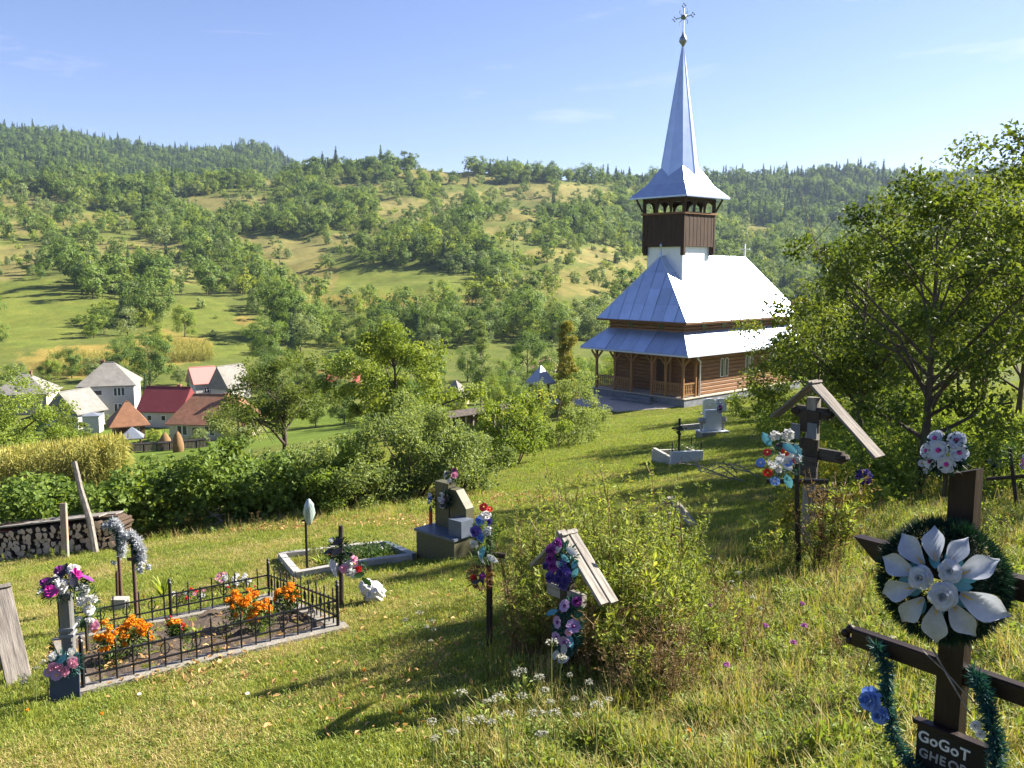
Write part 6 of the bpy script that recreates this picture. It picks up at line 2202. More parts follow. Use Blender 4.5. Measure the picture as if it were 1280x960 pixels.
strap_plant('grassy leaf clump in the concrete-edged grave', gp(402, 712), 24, 0.24, 3)
strap_plant('withered pale leaf tuft by the near fence rail', gp(270, 822), 14, 0.16, 4, m=leafmat('leaf_dry_strap', (0.17, 0.14, 0.06), (0.32, 0.28, 0.14), None, 0.3))
ell_wreath('white flower wreath lying behind the far iron fence', gp(290, 735) + Vector((0, 0, 0.07)), (1, 0, 0), (0, -0.5, 0.9), 0.15, (1.5, 0.6), NEEDLE_G, ring_fl(['puff_white', 'rose_plain', 'leaf_green', 'puff_white', 'daisy_pink'], 20, 0, 0.17, 0.05, 0.08, 8, (1.5, 0.6)), 71, 500)
ell_wreath('pink and white flower cluster on the turf beyond the iron fence', gp(240, 752) + Vector((0, 0, 0.06)), (1, 0, 0), (0, -0.5, 0.9), 0.12, (1.6, 0.5), NEEDLE_G, ring_fl(['daisy_pink', 'rose_plain', 'leaf_green', 'rose_red'], 12, 0, 0.14, 0.04, 0.06, 9, (1.6, 0.5)), 72, 400)

# ---------------- grey stele with purple wreath and blue board
g = gp(90, 866)
H = at(86, 742, g.y).z - g.z
stl = thing('stone_stele', 'narrow grey stone grave stele with moulded bands beside the iron fence', 'grave stele', g, R(12))
sw = 0.085
mb = MB()
mb.bbox((0, 0, H * 0.5 - 0.1), (sw, 0.09, H + 0.2), 0.012)
mb.build('shaft', mat('stele_stone', (0.13, 0.13, 0.125), 0.6, 0.2, 9, 0, 0.2, 40), stl)
for zf in (0.60, 0.66):
    MB().bbox((0, 0, H * zf), (sw + 0.02, 0.108, 0.025), 0.006).build('moulding', STONE, stl)
bb = MB()
bb.box((0, 0, 0.155), (0.20, 0.02, 0.37))
g2 = gp(82, 876)
ob = bb.build('blue_board', BLUEP)
ob.location = g2
ob.rotation_euler = (R(-8), 0, R(14))
tag(ob, 'dark blue enamel board standing against the grey stele', 'board')
ell_wreath('oval purple and white wreath with black leaves crowning the grey stele', at(80, 733, g.y - 0.02), (1, 0, 0.38), (0.0, -0.62, 0.85), 0.17, (1.12, 0.80), NEEDLE_D,
           [('rose_magenta', 0.09, 0.05, 0.11), ('rose_plain', 0.0, -0.02, 0.11), ('rose_magenta', -0.07, -0.06, 0.11), ('rose_plain', 0.06, 0.11, 0.10), ('leaf_black', -0.03, 0.03, 0.15), ('leaf_black', 0.02, 0.08, 0.15), ('leaf_silver', -0.16, -0.06, 0.13), ('rose_purple', -0.12, 0.03, 0.10), ('rose_purple', -0.03, 0.12, 0.10), ('leaf_purple', 0.14, 0.03, 0.10), ('rose_plain', -0.05, 0.05, 0.07), ('leaf_black', -0.14, 0.0, 0.13), ('leaf_black', 0.1, -0.06, 0.12), ('leaf_purple', -0.1, -0.10, 0.1)], 73, 900)
ell_wreath('white and blush cloth bouquet hanging beside the grey stele', at(108, 758, g.y + 0.25), (1, 0, 0), (0.1, -1, 0.3), 0.14, (0.75, 1.3), NEEDLE_G, [('puff_white', 0.0, 0.13, 0.11), ('rose_plain', -0.02, 0.05, 0.10), ('puff_white', 0.06, 0.06, 0.09), ('rose_plain', 0.03, -0.02, 0.09), ('leaf_green', -0.06, -0.04, 0.1), ('leaf_green', 0.02, -0.07, 0.1), ('rose_plain', -0.03, -0.11, 0.09), ('puff_white', 0.05, -0.11, 0.08), ('rose_pink', 0.08, -0.14, 0.08), ('rose_plain', -0.05, 0.15, 0.08)], 74, 420, 'flower_bouquet')
MB().tube(gp(110, 815) + Vector((0, 0, -0.1)), at(107, 775, gp(110, 815).y), 0.018, 0.016, 6).build('bouquet_stake', DARKWOOD)
tag(bpy.data.objects['bouquet_stake'], 'thin dark stake holding the white and blush bouquet', 'stake')
ell_wreath('pink rose and lilac wreath on the dark blue board', at(82, 829, g2.y - 0.06), (1, 0, 0), (0, -1, 0.35), 0.12, (1.15, 0.75), NEEDLE_T, [('rose_pink', 0.07, 0.01, 0.085), ('rose_pink', 0.02, -0.055, 0.08), ('rose_pink', -0.07, -0.03, 0.08), ('rose_plain', -0.08, 0.05, 0.07), ('daisy_purple', -0.04, -0.08, 0.08), ('rose_plain', 0.05, 0.08, 0.06), ('leaf_teal', -0.01, 0.03, 0.11), ('leaf_teal', 0.03, 0.06, 0.1), ('rose_pink', -0.02, -0.02, 0.06), ('daisy_purple', -0.10, -0.06, 0.07), ('leaf_silver', 0.02, 0.02, 0.08)], 75, 500)

# ---------------- twin garlanded posts beyond the fence
for (px, py, tpx, tpy, lab, seed) in ((152, 757, 149, 668, 'rusty grave post with silver tinsel, shorter neighbour of the garlanded pair', 1), (171, 775, 172, 680, 'rusty grave post with thick silver-green tinsel, beside its slimmer twin', 2)):
    g = gp(px, py)
    tp = at(tpx, tpy, g.y)
    iron_cross(lab, g, (tp - g).length, 0.8, 0.06, 0.035, 0, 0, 'grave_post', wood('rust_post', (0.06, 0.035, 0.025), (0.14, 0.085, 0.06), 0.8, (6, 6, 1), 5, 0.4))
    q = np.random.RandomState(80 + seed)
    w = frame_root('tinsel_garland', ('silver and white tinsel garland spilling down the taller rusty post' if seed == 1 else 'silver-green tinsel garland bunched round the thicker rusty post'), 'garland', tp, (1, 0, 0), (0, -1, 0.1))
    c0 = 0.12 if seed == 1 else 0.06
    pts = [(-0.10, 0.10, 0.02), (-0.04, c0 + 0.05, 0.03), (0.03, c0 - 0.02, 0.05), (0.06, -0.05, 0.05), (0.07, -0.16, 0.05), (0.03, -0.26, 0.04)]
    link('garland_strand', tinsel(q, pts, 0.008, 0.075, SILVER, 620), w)
    link('garland_strand', tinsel(q, [(p[0] - 0.05, p[1] - 0.03, p[2] - 0.02) for p in pts[:-1]], 0.01, 0.08, NEEDLE_T, 620), w)
    for k in range(7):
        p = pts[k % 6]
        flower(w, 'puff_silver', (p[0] + 0.03 * q.normal(), p[1] + 0.03 * q.normal(), 0.07), (0.3 * q.normal(), 0.3 * q.normal(), 1), 0.085)
g = gp(150, 762)
MB().box(g + Vector((0.0, 0.02, 0.05)), (0.16, 0.12, 0.16)).build('stone_block', CONC_L)
tag(bpy.data.objects['stone_block'], 'small pale stone block at the foot of the garlanded posts', 'stone')
iron_cross('short rusty stake next to the garlanded posts', gp(147, 758), 0.42, 0.8, 0, 0.03, 0, 2, 'grave_stake', MATS['rust_post'], cat='stake')

# ---------------- iron cross wrapped in green foil, wooden cross with bag, concrete-edged plot
g = gp(384, 712)
tp = at(386, 640, g.y)
iron_cross('thin dark iron cross wrapped in a green and white foil', g, (tp - g).length, 0.85, 0.05, 0.028)
w = frame_root('wrapped_bouquet', 'green and white foil-wrapped bouquet on the thin iron cross', 'flowers', tp + Vector((0.01, -0.03, 0)), (1, 0, 0), (0, -1, 0))
mb = MB()
mb.lathe([(0.0, -0.17), (0.035, -0.14), (0.07, 0.0), (0.06, 0.10), (0.02, 0.17), (0.0, 0.18)], 10)
for i, p in enumerate(mb.v):
    kx = 1 + 0.15 * math.sin(i * 2.3)
    mb.v[i] = (p[0] * kx, p[2], p[1] * kx)
mb.build('foil_wrap', mat('green_foil', (0.08, 0.22, 0.15), 0.3, 0.3, 6, 0.1, col2=(0.55, 0.60, 0.58), stretch=(8, 1, 1)), w, True)
g = gp(427, 757)
tp = at(430, 657, g.y)
iron_cross('dark wooden grave cross with leaning bouquet beside the fence corner', g, (tp - g).length, 0.66, 0.13, 0.04, R(-15), 1.0, 'wooden_cross', DARKWOOD)
ell_wreath('dark withered wreath round the arms of the wooden cross by the fence corner', at(424, 688, g.y - 0.05), (1, 0, 0), (-0.2, -1, 0.2), 0.12, (0.9, 1.2), NEEDLE_D, [('leaf_black', -0.05, 0.06, 0.12), ('leaf_silver', -0.06, -0.08, 0.13), ('leaf_silver', -0.04, -0.14, 0.12), ('leaf_black', 0.04, 0.03, 0.12), ('leaf_black', -0.06, 0.0, 0.1), ('rose_plain', -0.07, 0.1, 0.05)], 76, 700)
ell_wreath('pink, red and white bouquet leaning on the wooden cross by the fence corner', at(443, 708, g.y - 0.10), (1, 0, -0.5), (0.1, -1, 0.4), 0.12, (1.1, 0.8), NEEDLE_G, [('rose_pink', -0.03, 0.06, 0.07), ('rose_red', 0.05, 0.0, 0.06), ('daisy_pink', 0.0, 0.02, 0.07), ('rose_red', 0.07, -0.03, 0.06), ('rose_pink', -0.08, -0.06, 0.09), ('puff_white', -0.04, 0.0, 0.10), ('puff_white', -0.02, -0.07, 0.10), ('rose_plain', 0.03, -0.06, 0.08), ('leaf_green', 0.12, -0.02, 0.12), ('leaf_green', 0.12, -0.06, 0.12)], 77, 300, 'flower_bouquet')
g = gp(466, 752)
bm = bmesh.new()
bmesh.ops.create_icosphere(bm, subdivisions=5, radius=1.0)
for v in bm.verts:
    c = v.co
    n_ = 0.12 * math.sin(5 * c.x + 3 * c.z) + 0.10 * math.sin(7 * c.y - 4 * c.x + 1) + 0.06 * math.sin(13 * c.z + 9 * c.x) + 0.05 * math.sin(17 * c.y + 11 * c.z) + 0.05 * abs(math.sin(9 * c.x + 14 * c.y)) + 0.05 * abs(math.sin(23 * c.x - 19 * c.z + 4 * c.y)) + 0.04 * abs(math.sin(31 * c.y + 27 * c.z)) - 0.08
    f = 1 + n_
    v.co = Vector((c.x * 0.125 * f, c.y * 0.10 * f, max(c.z, -0.6) * 0.105 * f + (0.05 if c.x < -0.5 else 0)))
me = bpy.data.meshes.new('plastic_bag')
bm.to_mesh(me)
bm.free()
me.polygons.foreach_set('use_smooth', [True] * len(me.polygons))
me.materials.append(BAG)
o = link('plastic_bag', me, None, g + Vector((0, 0, 0.09)), (0.1, 0.3, 0.4))
tag(o, 'crumpled white plastic bag lying on the turf below the bouquet', 'bag')
# concrete-edged plot
a, b, c, d_ = gp(372, 722), gp(335, 700), gp(478, 682), gp(516, 700)
plot = thing('concrete_grave', 'open grave plot edged with pale concrete kerbs between fence and olive tombstone', 'grave', a)
for (p, q_, m) in ((a, d_, CONC_L), (a, gp(352, 698), CONC_L), (gp(352, 698), gp(478, 684), CONC_L), (gp(480, 684), d_, SLATE)):
    mb = MB()
    for i in range(4):
        s0, s1 = p.lerp(q_, i / 4), p.lerp(q_, (i + 1) / 4)
        s0.z, s1.z = tz(s0.x, s0.y), tz(s1.x, s1.y)
        mb.beam(s0 - a + Vector((0, 0, 0.0)), s1 - a + Vector((0, 0, 0.0)), 0.09, 0.16)
    mb.build('kerb', m, plot)
IVY = leafmat('leaf_ground_ivy', (0.020, 0.045, 0.012), (0.060, 0.100, 0.024), None, 0.25)
bedding('dark ivy mat filling the end of the concrete-edged plot', gp(462, 697), 0.36, 0.14, 2, 'puff_white', 0.04, 740, 'ivy_patch', nl=1300, leaf=IVY)
bedding('mixed green plants in the concrete-edged plot', gp(415, 708), 0.22, 0.16, 3, 'puff_red', 0.03, 741, 'grave_plants', nl=500)

# ---------------- graves near the church
g = gp(858, 578)
pl1 = thing('concrete_grave', 'small grave with pale concrete border and black iron cross below the white tomb', 'grave', g, R(12))
pl1.scale = (0.72, 0.72, 0.72)
for (x, y, sx, sy) in ((0, -0.0, 1.0, 0.10), (-0.45, 0.75, 0.10, 1.4), (0.45, 0.75, 0.10, 1.4), (0, 1.5, 1.0, 0.10)):
    gg = g + Matrix.Rotation(R(12), 3, 'Z') @ Vector((x, y, 0)) * 0.72
    dz = (tz(gg.x, gg.y) - g.z) / 0.72
    MB().box((x, y, dz + 0.12), (sx, sy, 0.44)).build('kerb', MARBLE if y < 0.1 else CONC_L, pl1)
for (x, y) in ((-0.45, 0.0), (0.45, 0.0), (0.45, 0.7)):
    MB().tube((x, y, 0.2), (x, y, 0.62), 0.018, 0.014, 6).build('corner_spike', IRON, pl1)
gg = g + Vector((-0.1, 0.35, 0))
ic2 = iron_cross('black iron cross with round dark wreath on the small concrete grave', (gg.x, gg.y, tz(gg.x, gg.y)), 0.95, 0.78, 0.17, 0.045, R(10))
ell_wreath('round black wreath on the iron cross of the small concrete grave', (gg.x - 0.01, gg.y - 0.06, tz(gg.x, gg.y) + 0.74), (1, 0.1, 0), (0, -1, 0.1), 0.12, (1, 1.1), NEEDLE_D, [('leaf_black', 0.05, 0.05, 0.15), ('leaf_black', -0.06, -0.05, 0.15)], 78, 500)
bedding('yellow-green plants inside the small concrete grave', Vector((g.x + 0.05, g.y + 0.6, tz(g.x, g.y + 0.6) + 0.1)), 0.28, 0.3, 4, 'puff_white', 0.05, 742, 'grave_plants', nl=700)
def white_tomb(label, px, py, rz, s=1.0, cat='tombstone'):
    g = gp(px, py)
    t = thing('white_tombstone', label, cat, g, rz)
    t.scale = (s, s, s)
    MB().box((0, 0, 0.05), (1.15, 0.62, 0.30)).build('plinth', CONC, t)
    MB().box((0, 0, 0.215), (1.2, 0.66, 0.03)).build('plinth_cap', MARBLE, t)
    mb = MB()
    mb.prism([(-0.36, -0.09, 0.23), (0.36, -0.09, 0.23), (0.36, -0.09, 1.02), (0.33, -0.09, 1.08), (-0.33, -0.09, 1.08), (-0.36, -0.09, 1.02)], (0, 0.18, 0))
    mb.build('headstone', MARBLE, t)
    for sx in (-1, 1):
        MB().lathe([(0.05, 0.23), (0.05, 0.5), (0.03, 0.52), (0.13, 0.56), (0.16, 0.66), (0.12, 0.76), (0.0, 0.78)], 10, (sx * 0.48, 0, 0)).build('urn', CONC_L, t, True)
    mb = MB()
    mb.box((0.22, 0.0, 1.28), (0.07, 0.07, 0.42))
    mb.box((0.22, 0.0, 1.33), (0.26, 0.065, 0.07))
    mb.build('stone_cross', MARBLE, t)
    mb = MB()
    for (x0, y0, x1, y1) in ((0.7, 0.2, 0.7, 2.0), (-0.5, 2.0, 0.7, 2.0)):
        mb.beam((x0, y0, 0.0), (x1, y1, 0.05), 0.12, 0.24)
    mb.build('kerb', CONC_L, t)
    for y in (0.5, 1.0, 1.5, 2.0):
        MB().tube((0.7, y, 0.1), (0.7, y, 0.48), 0.018, 0.014, 6).build('kerb_spike', IRON, t)
    return t
white_tomb('white marble headstone with stone urns and small cross', 890, 545, R(14), 0.72)
g = gp(890, 545)
ell_wreath('dark violet wreath on the shoulder of the white marble headstone', g + Vector((0.18, -0.12, 0.82)), (1, 0.1, 0), (0, -1, 0.2), 0.10, (0.9, 1.2), NEEDLE_D, [('rose_purple', 0, 0.05, 0.1), ('rose_plain', 0.04, 0.14, 0.08), ('daisy_purple', -0.02, -0.06, 0.1), ('leaf_black', 0.05, 0, 0.12)], 79, 400)
g = gp(893, 517)
t = thing('white_tombstone', 'low white double headstone with carved round arch close to the porch', 'tombstone', g, R(8))
mb = MB()
pts = [(-0.55, -0.06, 0.0), (0.55, -0.06, 0.0)] + [(0.55 - 0.0, -0.06, 0.5)] + [(0.275 + 0.275 * math.cos(a), -0.06, 0.55 + 0.16 * math.sin(a)) for a in [math.pi * i / 6 for i in range(0, 7)]] + [(-0.275 + 0.275 * math.cos(a), -0.06, 0.55 + 0.16 * math.sin(a)) for a in [math.pi * i / 6 for i in range(1, 7)]]
mb.prism(pts, (0, 0.12, 0))
mb.build('headstone', MARBLE, t)
MB().box((0, 0, -0.05), (1.25, 0.3, 0.14)).build('plinth', CONC_L, t)
for sx in (-1, 1):
    MB().lathe([(0.0, 0.0), (0.12, 0.02), (0.0, 0.04)], 12, (sx * 0.28, -0.08, 0.4)).build('oval_picture', SLATE, t)
for i, (px, py, h, lab) in enumerate(((936, 500, 1.15, 'slender grey iron cross against the sunlit church wall'), (918, 505, 0.95, 'thin wooden cross among bushes by the church wall'), (920, 521, 0.9, 'low white-flowered iron cross in the bushes before the church wall'))):
    g = gp(px, py)
    iron_cross(lab, g, h, 0.75, 0.2, 0.05, R(20), 0, 'iron_cross', IRON if i != 1 else DARKWOOD)
# ---------------- crosses in the orchard shade on the right
def far_cross(label, px, py, tpx, tpy, arm, th=0.04, arm_z=0.75, fl=None, wlabel=None, arms2=None, rz=-20, m=None, foot=None):
    g = gp(px, py)
    tp = at(tpx, tpy, g.y)
    H = max(0.5, tp.z - g.z)
    ln = math.degrees(math.atan2(tp.x - g.x, H))
    iron_cross(label, g, H, arm_z, arm, th, R(rz), ln, 'iron_cross', m, arms2)
    if fl:
        ell_wreath(wlabel, tp + Vector((0, -0.06, -H * 0.08)), (1, 0, 0), (-0.2, -1, 0.25), 0.13, (1, 1), NEEDLE_G, fl, int(px), 260)
far_cross('tall black iron cross with pink and white flowers in the orchard shade', 1199, 528, 1197, 432, 0.2, 0.06, 0.82, ring_fl(['rose_plain', 'rose_pink', 'rose_plain', 'daisy_red'], 9, 0, 0.15, 0.08, 0.11, 21, (1.3, 0.7)), 'pink and white wreath on the tall black orchard cross')
far_cross('thin black cross with a small round plate under the orchard branch', 1203, 535, 1203, 487, 0.12, 0.035, 0.62)
far_cross('leaning double-armed black cross at the sunny gap of the orchard', 1262, 553, 1253, 492, 0.17, 0.045, 0.80, arms2=(0.45, 0.22))
far_cross('dark cross with broad low arm standing in orchard bramble', 1272, 640, 1264, 560, 0.26, 0.04, 0.55, [('rose_pink', 0.08, -0.08, 0.09), ('daisy_purple', 0.06, -0.13, 0.08), ('rose_plain', 0.1, -0.03, 0.07)], 'small pink and lilac posy on the broad-armed dark cross', m=DARKWOOD)
far_cross('short dark cross with blue-white posy among orchard bramble', 1243, 612, 1243, 570, 0.1, 0.04, 0.7, [('rose_plain', -0.08, -0.02, 0.08), ('rose_plain', 0.08, 0.02, 0.08), ('rose_blue', 0.0, 0.04, 0.1), ('rose_blue', 0.0, -0.05, 0.09)], 'blue and white posy on the short dark cross in the bramble', m=DARKWOOD)
far_cross('short wooden cross beside the forked plum trunk', 1150, 622, 1149, 578, 0.08, 0.04, 0.7, [('daisy_white', 0.0, 0.04, 0.10), ('daisy_white', 0.03, -0.06, 0.08)], 'pale daisy posy on the short cross by the plum trunk', m=DARKWOOD)

# ================================================================== WOODPILE
LOGEND = wood('log_end', (0.42, 0.30, 0.19), (0.78, 0.62, 0.45), 0.85, (1, 1, 1), 9, 0.3)
LOGBARK = wood('log_bark', (0.06, 0.042, 0.03), (0.13, 0.09, 0.065), 0.9, (1, 6, 6), 6, 0.5)
p0, p1 = gp(-24, 700), gp(150, 684)
wd = (p1 - p0)
wd.z = 0
WL = wd.length
wrz = math.atan2(wd.y, wd.x)
pile = thing('woodpile', 'long stack of split firewood under old boards at the foot of the hedge', 'woodpile', p0, wrz)
qq = random.Random(9)
meshes = []
for k in range(7):
    mb = MB()
    n = 7 + k % 3
    prof = []
    for i in range(n):
        a = 2 * math.pi * i / n
        r = qq.uniform(0.75, 1.1) if k % 2 else qq.uniform(0.5, 1.15)
        prof.append((r * math.cos(a), r * math.sin(a)))
    vs = [Vector((x, -0.5, z)) for x, z in prof] + [Vector((x * 0.95, 0.5, z * 0.95)) for x, z in prof]
    mb.add(vs, [(i, (i + 1) % n, n + (i + 1) % n, n + i) for i in range(n)])
    mb.cur = 1
    mb.add([v for v in vs[:n]], [tuple(range(n - 1, -1, -1))])
    mb.add([v for v in vs[n:]], [tuple(range(n))])
    meshes.append(mb.mesh('log', [LOGBARK, LOGEND]))
row = 0
z = 0.05
cnt = 0
PH = 0.57
while z < PH and cnt < 290:
    x = 0.05 + 0.05 * (row % 2)
    while x < WL:
        r = qq.uniform(0.04, 0.078)
        wx = Matrix.Rotation(wrz, 3, 'Z') @ Vector((x, 0, 0)) + p0
        gz = tz(wx.x, wx.y) - p0.z
        o = link('log', meshes[qq.randrange(7)], pile, (x + r, qq.uniform(-0.06, 0.06), gz + z + qq.uniform(-0.012, 0.012)), (0, qq.uniform(0, 6.28), qq.uniform(-0.05, 0.05)), (r * 1.05, 0.5, r * 1.05))
        x += 2 * r + 0.004
        cnt += 1
    z += 0.092
    row += 1
for i, (y, dz, m) in enumerate(((-0.12, 0.04, GRAYWOOD_X), (0.12, 0.05, GRAYWOOD_X), (-0.02, 0.075, LOGBARK))):
    gz0 = tz(p0.x, p0.y) - p0.z
    gz1 = tz(p1.x, p1.y) - p0.z
    MB().beam((-0.1, y, gz0 + PH + dz), (WL * (0.93 + 0.05 * i), y, gz1 + PH + dz - 0.02 * i), 0.20, 0.025).build('cover_board', m, pile)
MB().prism([(-0.1, -0.22, PH + 0.09), (WL * 0.45, -0.16, PH + 0.08), (WL * 0.42, 0.2, PH + 0.09), (-0.1, 0.2, PH + 0.10)], (0, 0, 0.012)).build('rusty_sheet', mat('rust_sheet', (0.30, 0.13, 0.07), 0.85, 0.3, 5, 0, 0.3), pile)
g = gp(84, 697)
o = MB().beam(g + Vector((0, -0.05, -0.1)), at(79, 629, g.y + 0.1), 0.11, 0.06, (0, -1, 0.1), 0.01).build('leaning_stake', wood('pale_stake', (0.28, 0.20, 0.14), (0.42, 0.32, 0.24), 0.85, (10, 10, 1), 2.6, 0.4))
tag(o, 'short pale split stake propped against the woodpile', 'stake')
g = gp(122, 690)
mb = MB()
e = at(93, 577, g.y + 0.25)
pts = [g + Vector((0, -0.05, -0.1)), g.lerp(e, 0.35) + Vector((0.01, 0, 0)), g.lerp(e, 0.7) + Vector((-0.015, 0, 0)), e]
mb.path(pts, [0.062, 0.058, 0.052, 0.045], 7)
o = mb.build('leaning_pole', GRAYWOOD)
tag(o, 'long grey pole leaning over the woodpile into the hedge', 'pole')
# ================================================================== TURF, WEEDS AND WILD FLOWERS
GR = leafmat('grass_green', (0.070, 0.105, 0.016), (0.170, 0.210, 0.036), (0.24, 0.22, 0.06), 0.40, tr_gain=1.6)
GY = leafmat('grass_yellowing', (0.105, 0.120, 0.022), (0.215, 0.225, 0.045), (0.30, 0.26, 0.09), 0.40, tr_gain=1.6)
GD = leafmat('grass_straw', (0.170, 0.135, 0.050), (0.320, 0.265, 0.120), None, 0.35, tr_gain=1.5)
HERB = leafmat('leaf_herb', (0.060, 0.095, 0.018), (0.160, 0.205, 0.045), (0.25, 0.24, 0.06), 0.40)
WEEDL = leafmat('leaf_weed', (0.075, 0.108, 0.020), (0.205, 0.245, 0.052), (0.30, 0.28, 0.08), 0.46)
WEEDB = leafmat('leaf_weed_dry', (0.085, 0.055, 0.025), (0.190, 0.135, 0.065), None, 0.3)
def tuft(name, seed, n, h, spread, w, m, bend=0.5):
    q = np.random.RandomState(seed)
    a = q.rand(n) * 6.283
    r = spread * np.sqrt(q.rand(n))
    b = np.stack([r * np.cos(a), r * np.sin(a), np.full(n, -0.01)], 1)
    L = h * q.uniform(0.5, 1.15, n)
    la = q.rand(n) * 6.283
    bd = bend * q.uniform(0.2, 1.3, n)
    D = np.stack([np.cos(la), np.sin(la), np.zeros(n)], 1)
    S = np.stack([-np.sin(la), np.cos(la), np.zeros(n)], 1) * (w * q.uniform(0.6, 1.3, n))[:, None] * 0.5
    Z = np.array([0, 0, 1.0])
    m1 = b + D * (L * bd * 0.25)[:, None] + Z * (L * 0.58)[:, None]
    t = b + D * (L * bd * 0.8)[:, None] + Z * (L * (1.0 - 0.28 * bd))[:, None]
    V = np.stack([b - S, b + S, m1 + S * 0.85, m1 - S * 0.85, t + S * 0.12, t - S * 0.12], 1).reshape(-1, 3)
    i = np.arange(n)[:, None] * 6
    F = np.concatenate([i + np.array([[0, 1, 2, 3]]), i + np.array([[3, 2, 4, 5]])])
    v = q.rand(n)
    return source(name, np_mesh(name, V, F, m, np.concatenate([v, v])))
GS = [tuft('tuft_a', 1, 16, 0.048, 0.07, 0.0042, GR, 0.8), tuft('tuft_b', 2, 16, 0.046, 0.075, 0.0042, GY, 0.9), tuft('tuft_c', 3, 15, 0.046, 0.075, 0.004, GD, 1.2),
      tuft('tuft_d', 4, 13, 0.13, 0.06, 0.0055, GR, 0.8), tuft('tuft_e', 5, 12, 0.15, 0.06, 0.0048, GY, 0.8), tuft('tuft_f', 6, 10, 0.19, 0.06, 0.0036, GD, 0.6)]
def herb(name, seed, n, h, r, ls, m, aspect=0.6):
    q = np.random.RandomState(seed)
    P = np.stack([r * q.normal(size=n) * 0.6, r * q.normal(size=n) * 0.6, h * q.rand(n)], 1)
    N = unit(np.array([0, 0, 1.0]) + 0.6 * q.normal(size=(n, 3)))
    V, F = leaf_quads(P, N, ls, q, aspect, 0.1)
    return source(name, np_mesh(name, V, F, m, q.rand(n)))
GS += [herb('herb_a', 7, 26, 0.035, 0.06, 0.018, HERB), herb('herb_b', 8, 22, 0.12, 0.08, 0.042, HERB, 0.4)]
q = np.random.RandomState(66)
N = 265000
u = q.rand(N)
d0, d1, ex = 1.0, 58.0, 0.42
d = (d0 ** ex + u * (d1 ** ex - d0 ** ex)) ** (1 / ex)
x, y = q.uniform(-1, 1, N) * (0.74 * d + 2.2), d
z = terrain(x, y)
px, py = project(x, y, z)
# leave out the church, paving, hedge, kerbed plots
lx = (x - CH_O.x) * CEX.x + (y - CH_O.y) * CEX.y
ly = (x - CH_O.x) * CEY.x + (y - CH_O.y) * CEY.y
bad = (lx > -4.0) & (lx < 15) & (ly > 0.6) & (ly < 8.8) & ~((lx < 0.5) & (ly < 2.2))
ru = (x - A.x) * U.x + (y - A.y) * U.y
rw = (x - A.x) * Wv.x + (y - A.y) * Wv.y
inplot = (ru > -0.02) & (ru < LU + 0.02) & (rw > -0.02) & (rw < LW + 0.02)
bad |= inplot & (q.rand(N) > 0.10)
ok = ~bad & (py < 2400)
x, y, z, d, px, py = x[ok], y[ok], z[ok], d[ok], px[ok], py[ok]
n = len(x)
# unmown ground: right of the path and along the lower edge
s1 = np.clip((px - 600 - 40 * fbm(x, y, 1.6, 2)) / 90, 0, 1) * np.clip((py - 672 - 25 * fbm(x + 9, y, 1.3, 2)) / 50, 0, 1)
s2 = np.clip((py - 850 - 30 * fbm(x, y + 5, 1.1, 2)) / 60, 0, 1) * np.clip((px - 520) / 160, 0, 1) * 0.6
s3 = np.clip((px - 1040) / 60, 0, 1) * np.clip((py - 560) / 40, 0, 1) * 0.8
edge = np.clip(1 - np.abs(py - 655 + (px - 300) * 0.10) / 14, 0, 1) * (px < 560) * 0.6
lng = np.clip(np.maximum.reduce([s1, s2, s3, edge]), 0, 1)
straw = np.clip(0.42 + 0.8 * fbm(x + 3, y + 8, 3.1, 3) - np.clip((y - 15) / 10, 0, 1) * 0.45 - 0.30 * (lng > 0.5), 0.02, 0.85)
churchlawn = (px > 590) & (py < 690)
straw = np.where(churchlawn, straw * 0.3, straw)
pat = fbm(x + 31, y - 7, 0.9, 3)
islong = q.rand(n) < lng * 0.8
c = q.rand(n)
var = np.where(c < straw * 0.62, 2, np.where(c < straw * 0.62 + 0.36, 1, 0))
var = np.where(churchlawn & (var == 1) & (c < 0.42), 0, var)
var = np.where(islong, np.where(c < 0.20 + 0.25 * np.clip(fbm(x, y, 1.2, 2) + 0.2, 0, 1), 5, np.where(c < 0.52 - 0.3 * pat, 4, 3)), var)
hb = q.rand(n)
var = np.where(hb > 0.95, 6, var)
var = np.where((hb > 0.86 - 0.25 * np.clip(pat, 0, 1)) & islong, 7, var)
sc_ = q.uniform(0.75, 1.3, n) * (1 + np.clip(d - 9, 0, 50) * 0.030)
hgt = sc_ * np.where(d > 12, 1.0 / (1 + np.clip(d - 12, 0, 50) * 0.012), 1.0) * q.uniform(0.8, 1.2, n)
hgt = np.where(var < 3, hgt * np.clip(0.8 + 0.5 * fbm(x, y, 0.9, 2), 0.55, 1.7), hgt * np.clip(0.85 + 0.55 * fbm(x - 3, y + 11, 0.6, 2), 0.4, 1.6))
scatter('grass', 'yellow-green turf and long grass of the graveyard', 'grass', np.stack([x, y, z], 1), q.rand(n) * 6.28, np.stack([sc_, sc_, hgt], 1), var, GS, tilt=q.normal(size=(n, 2)) * 0.12)

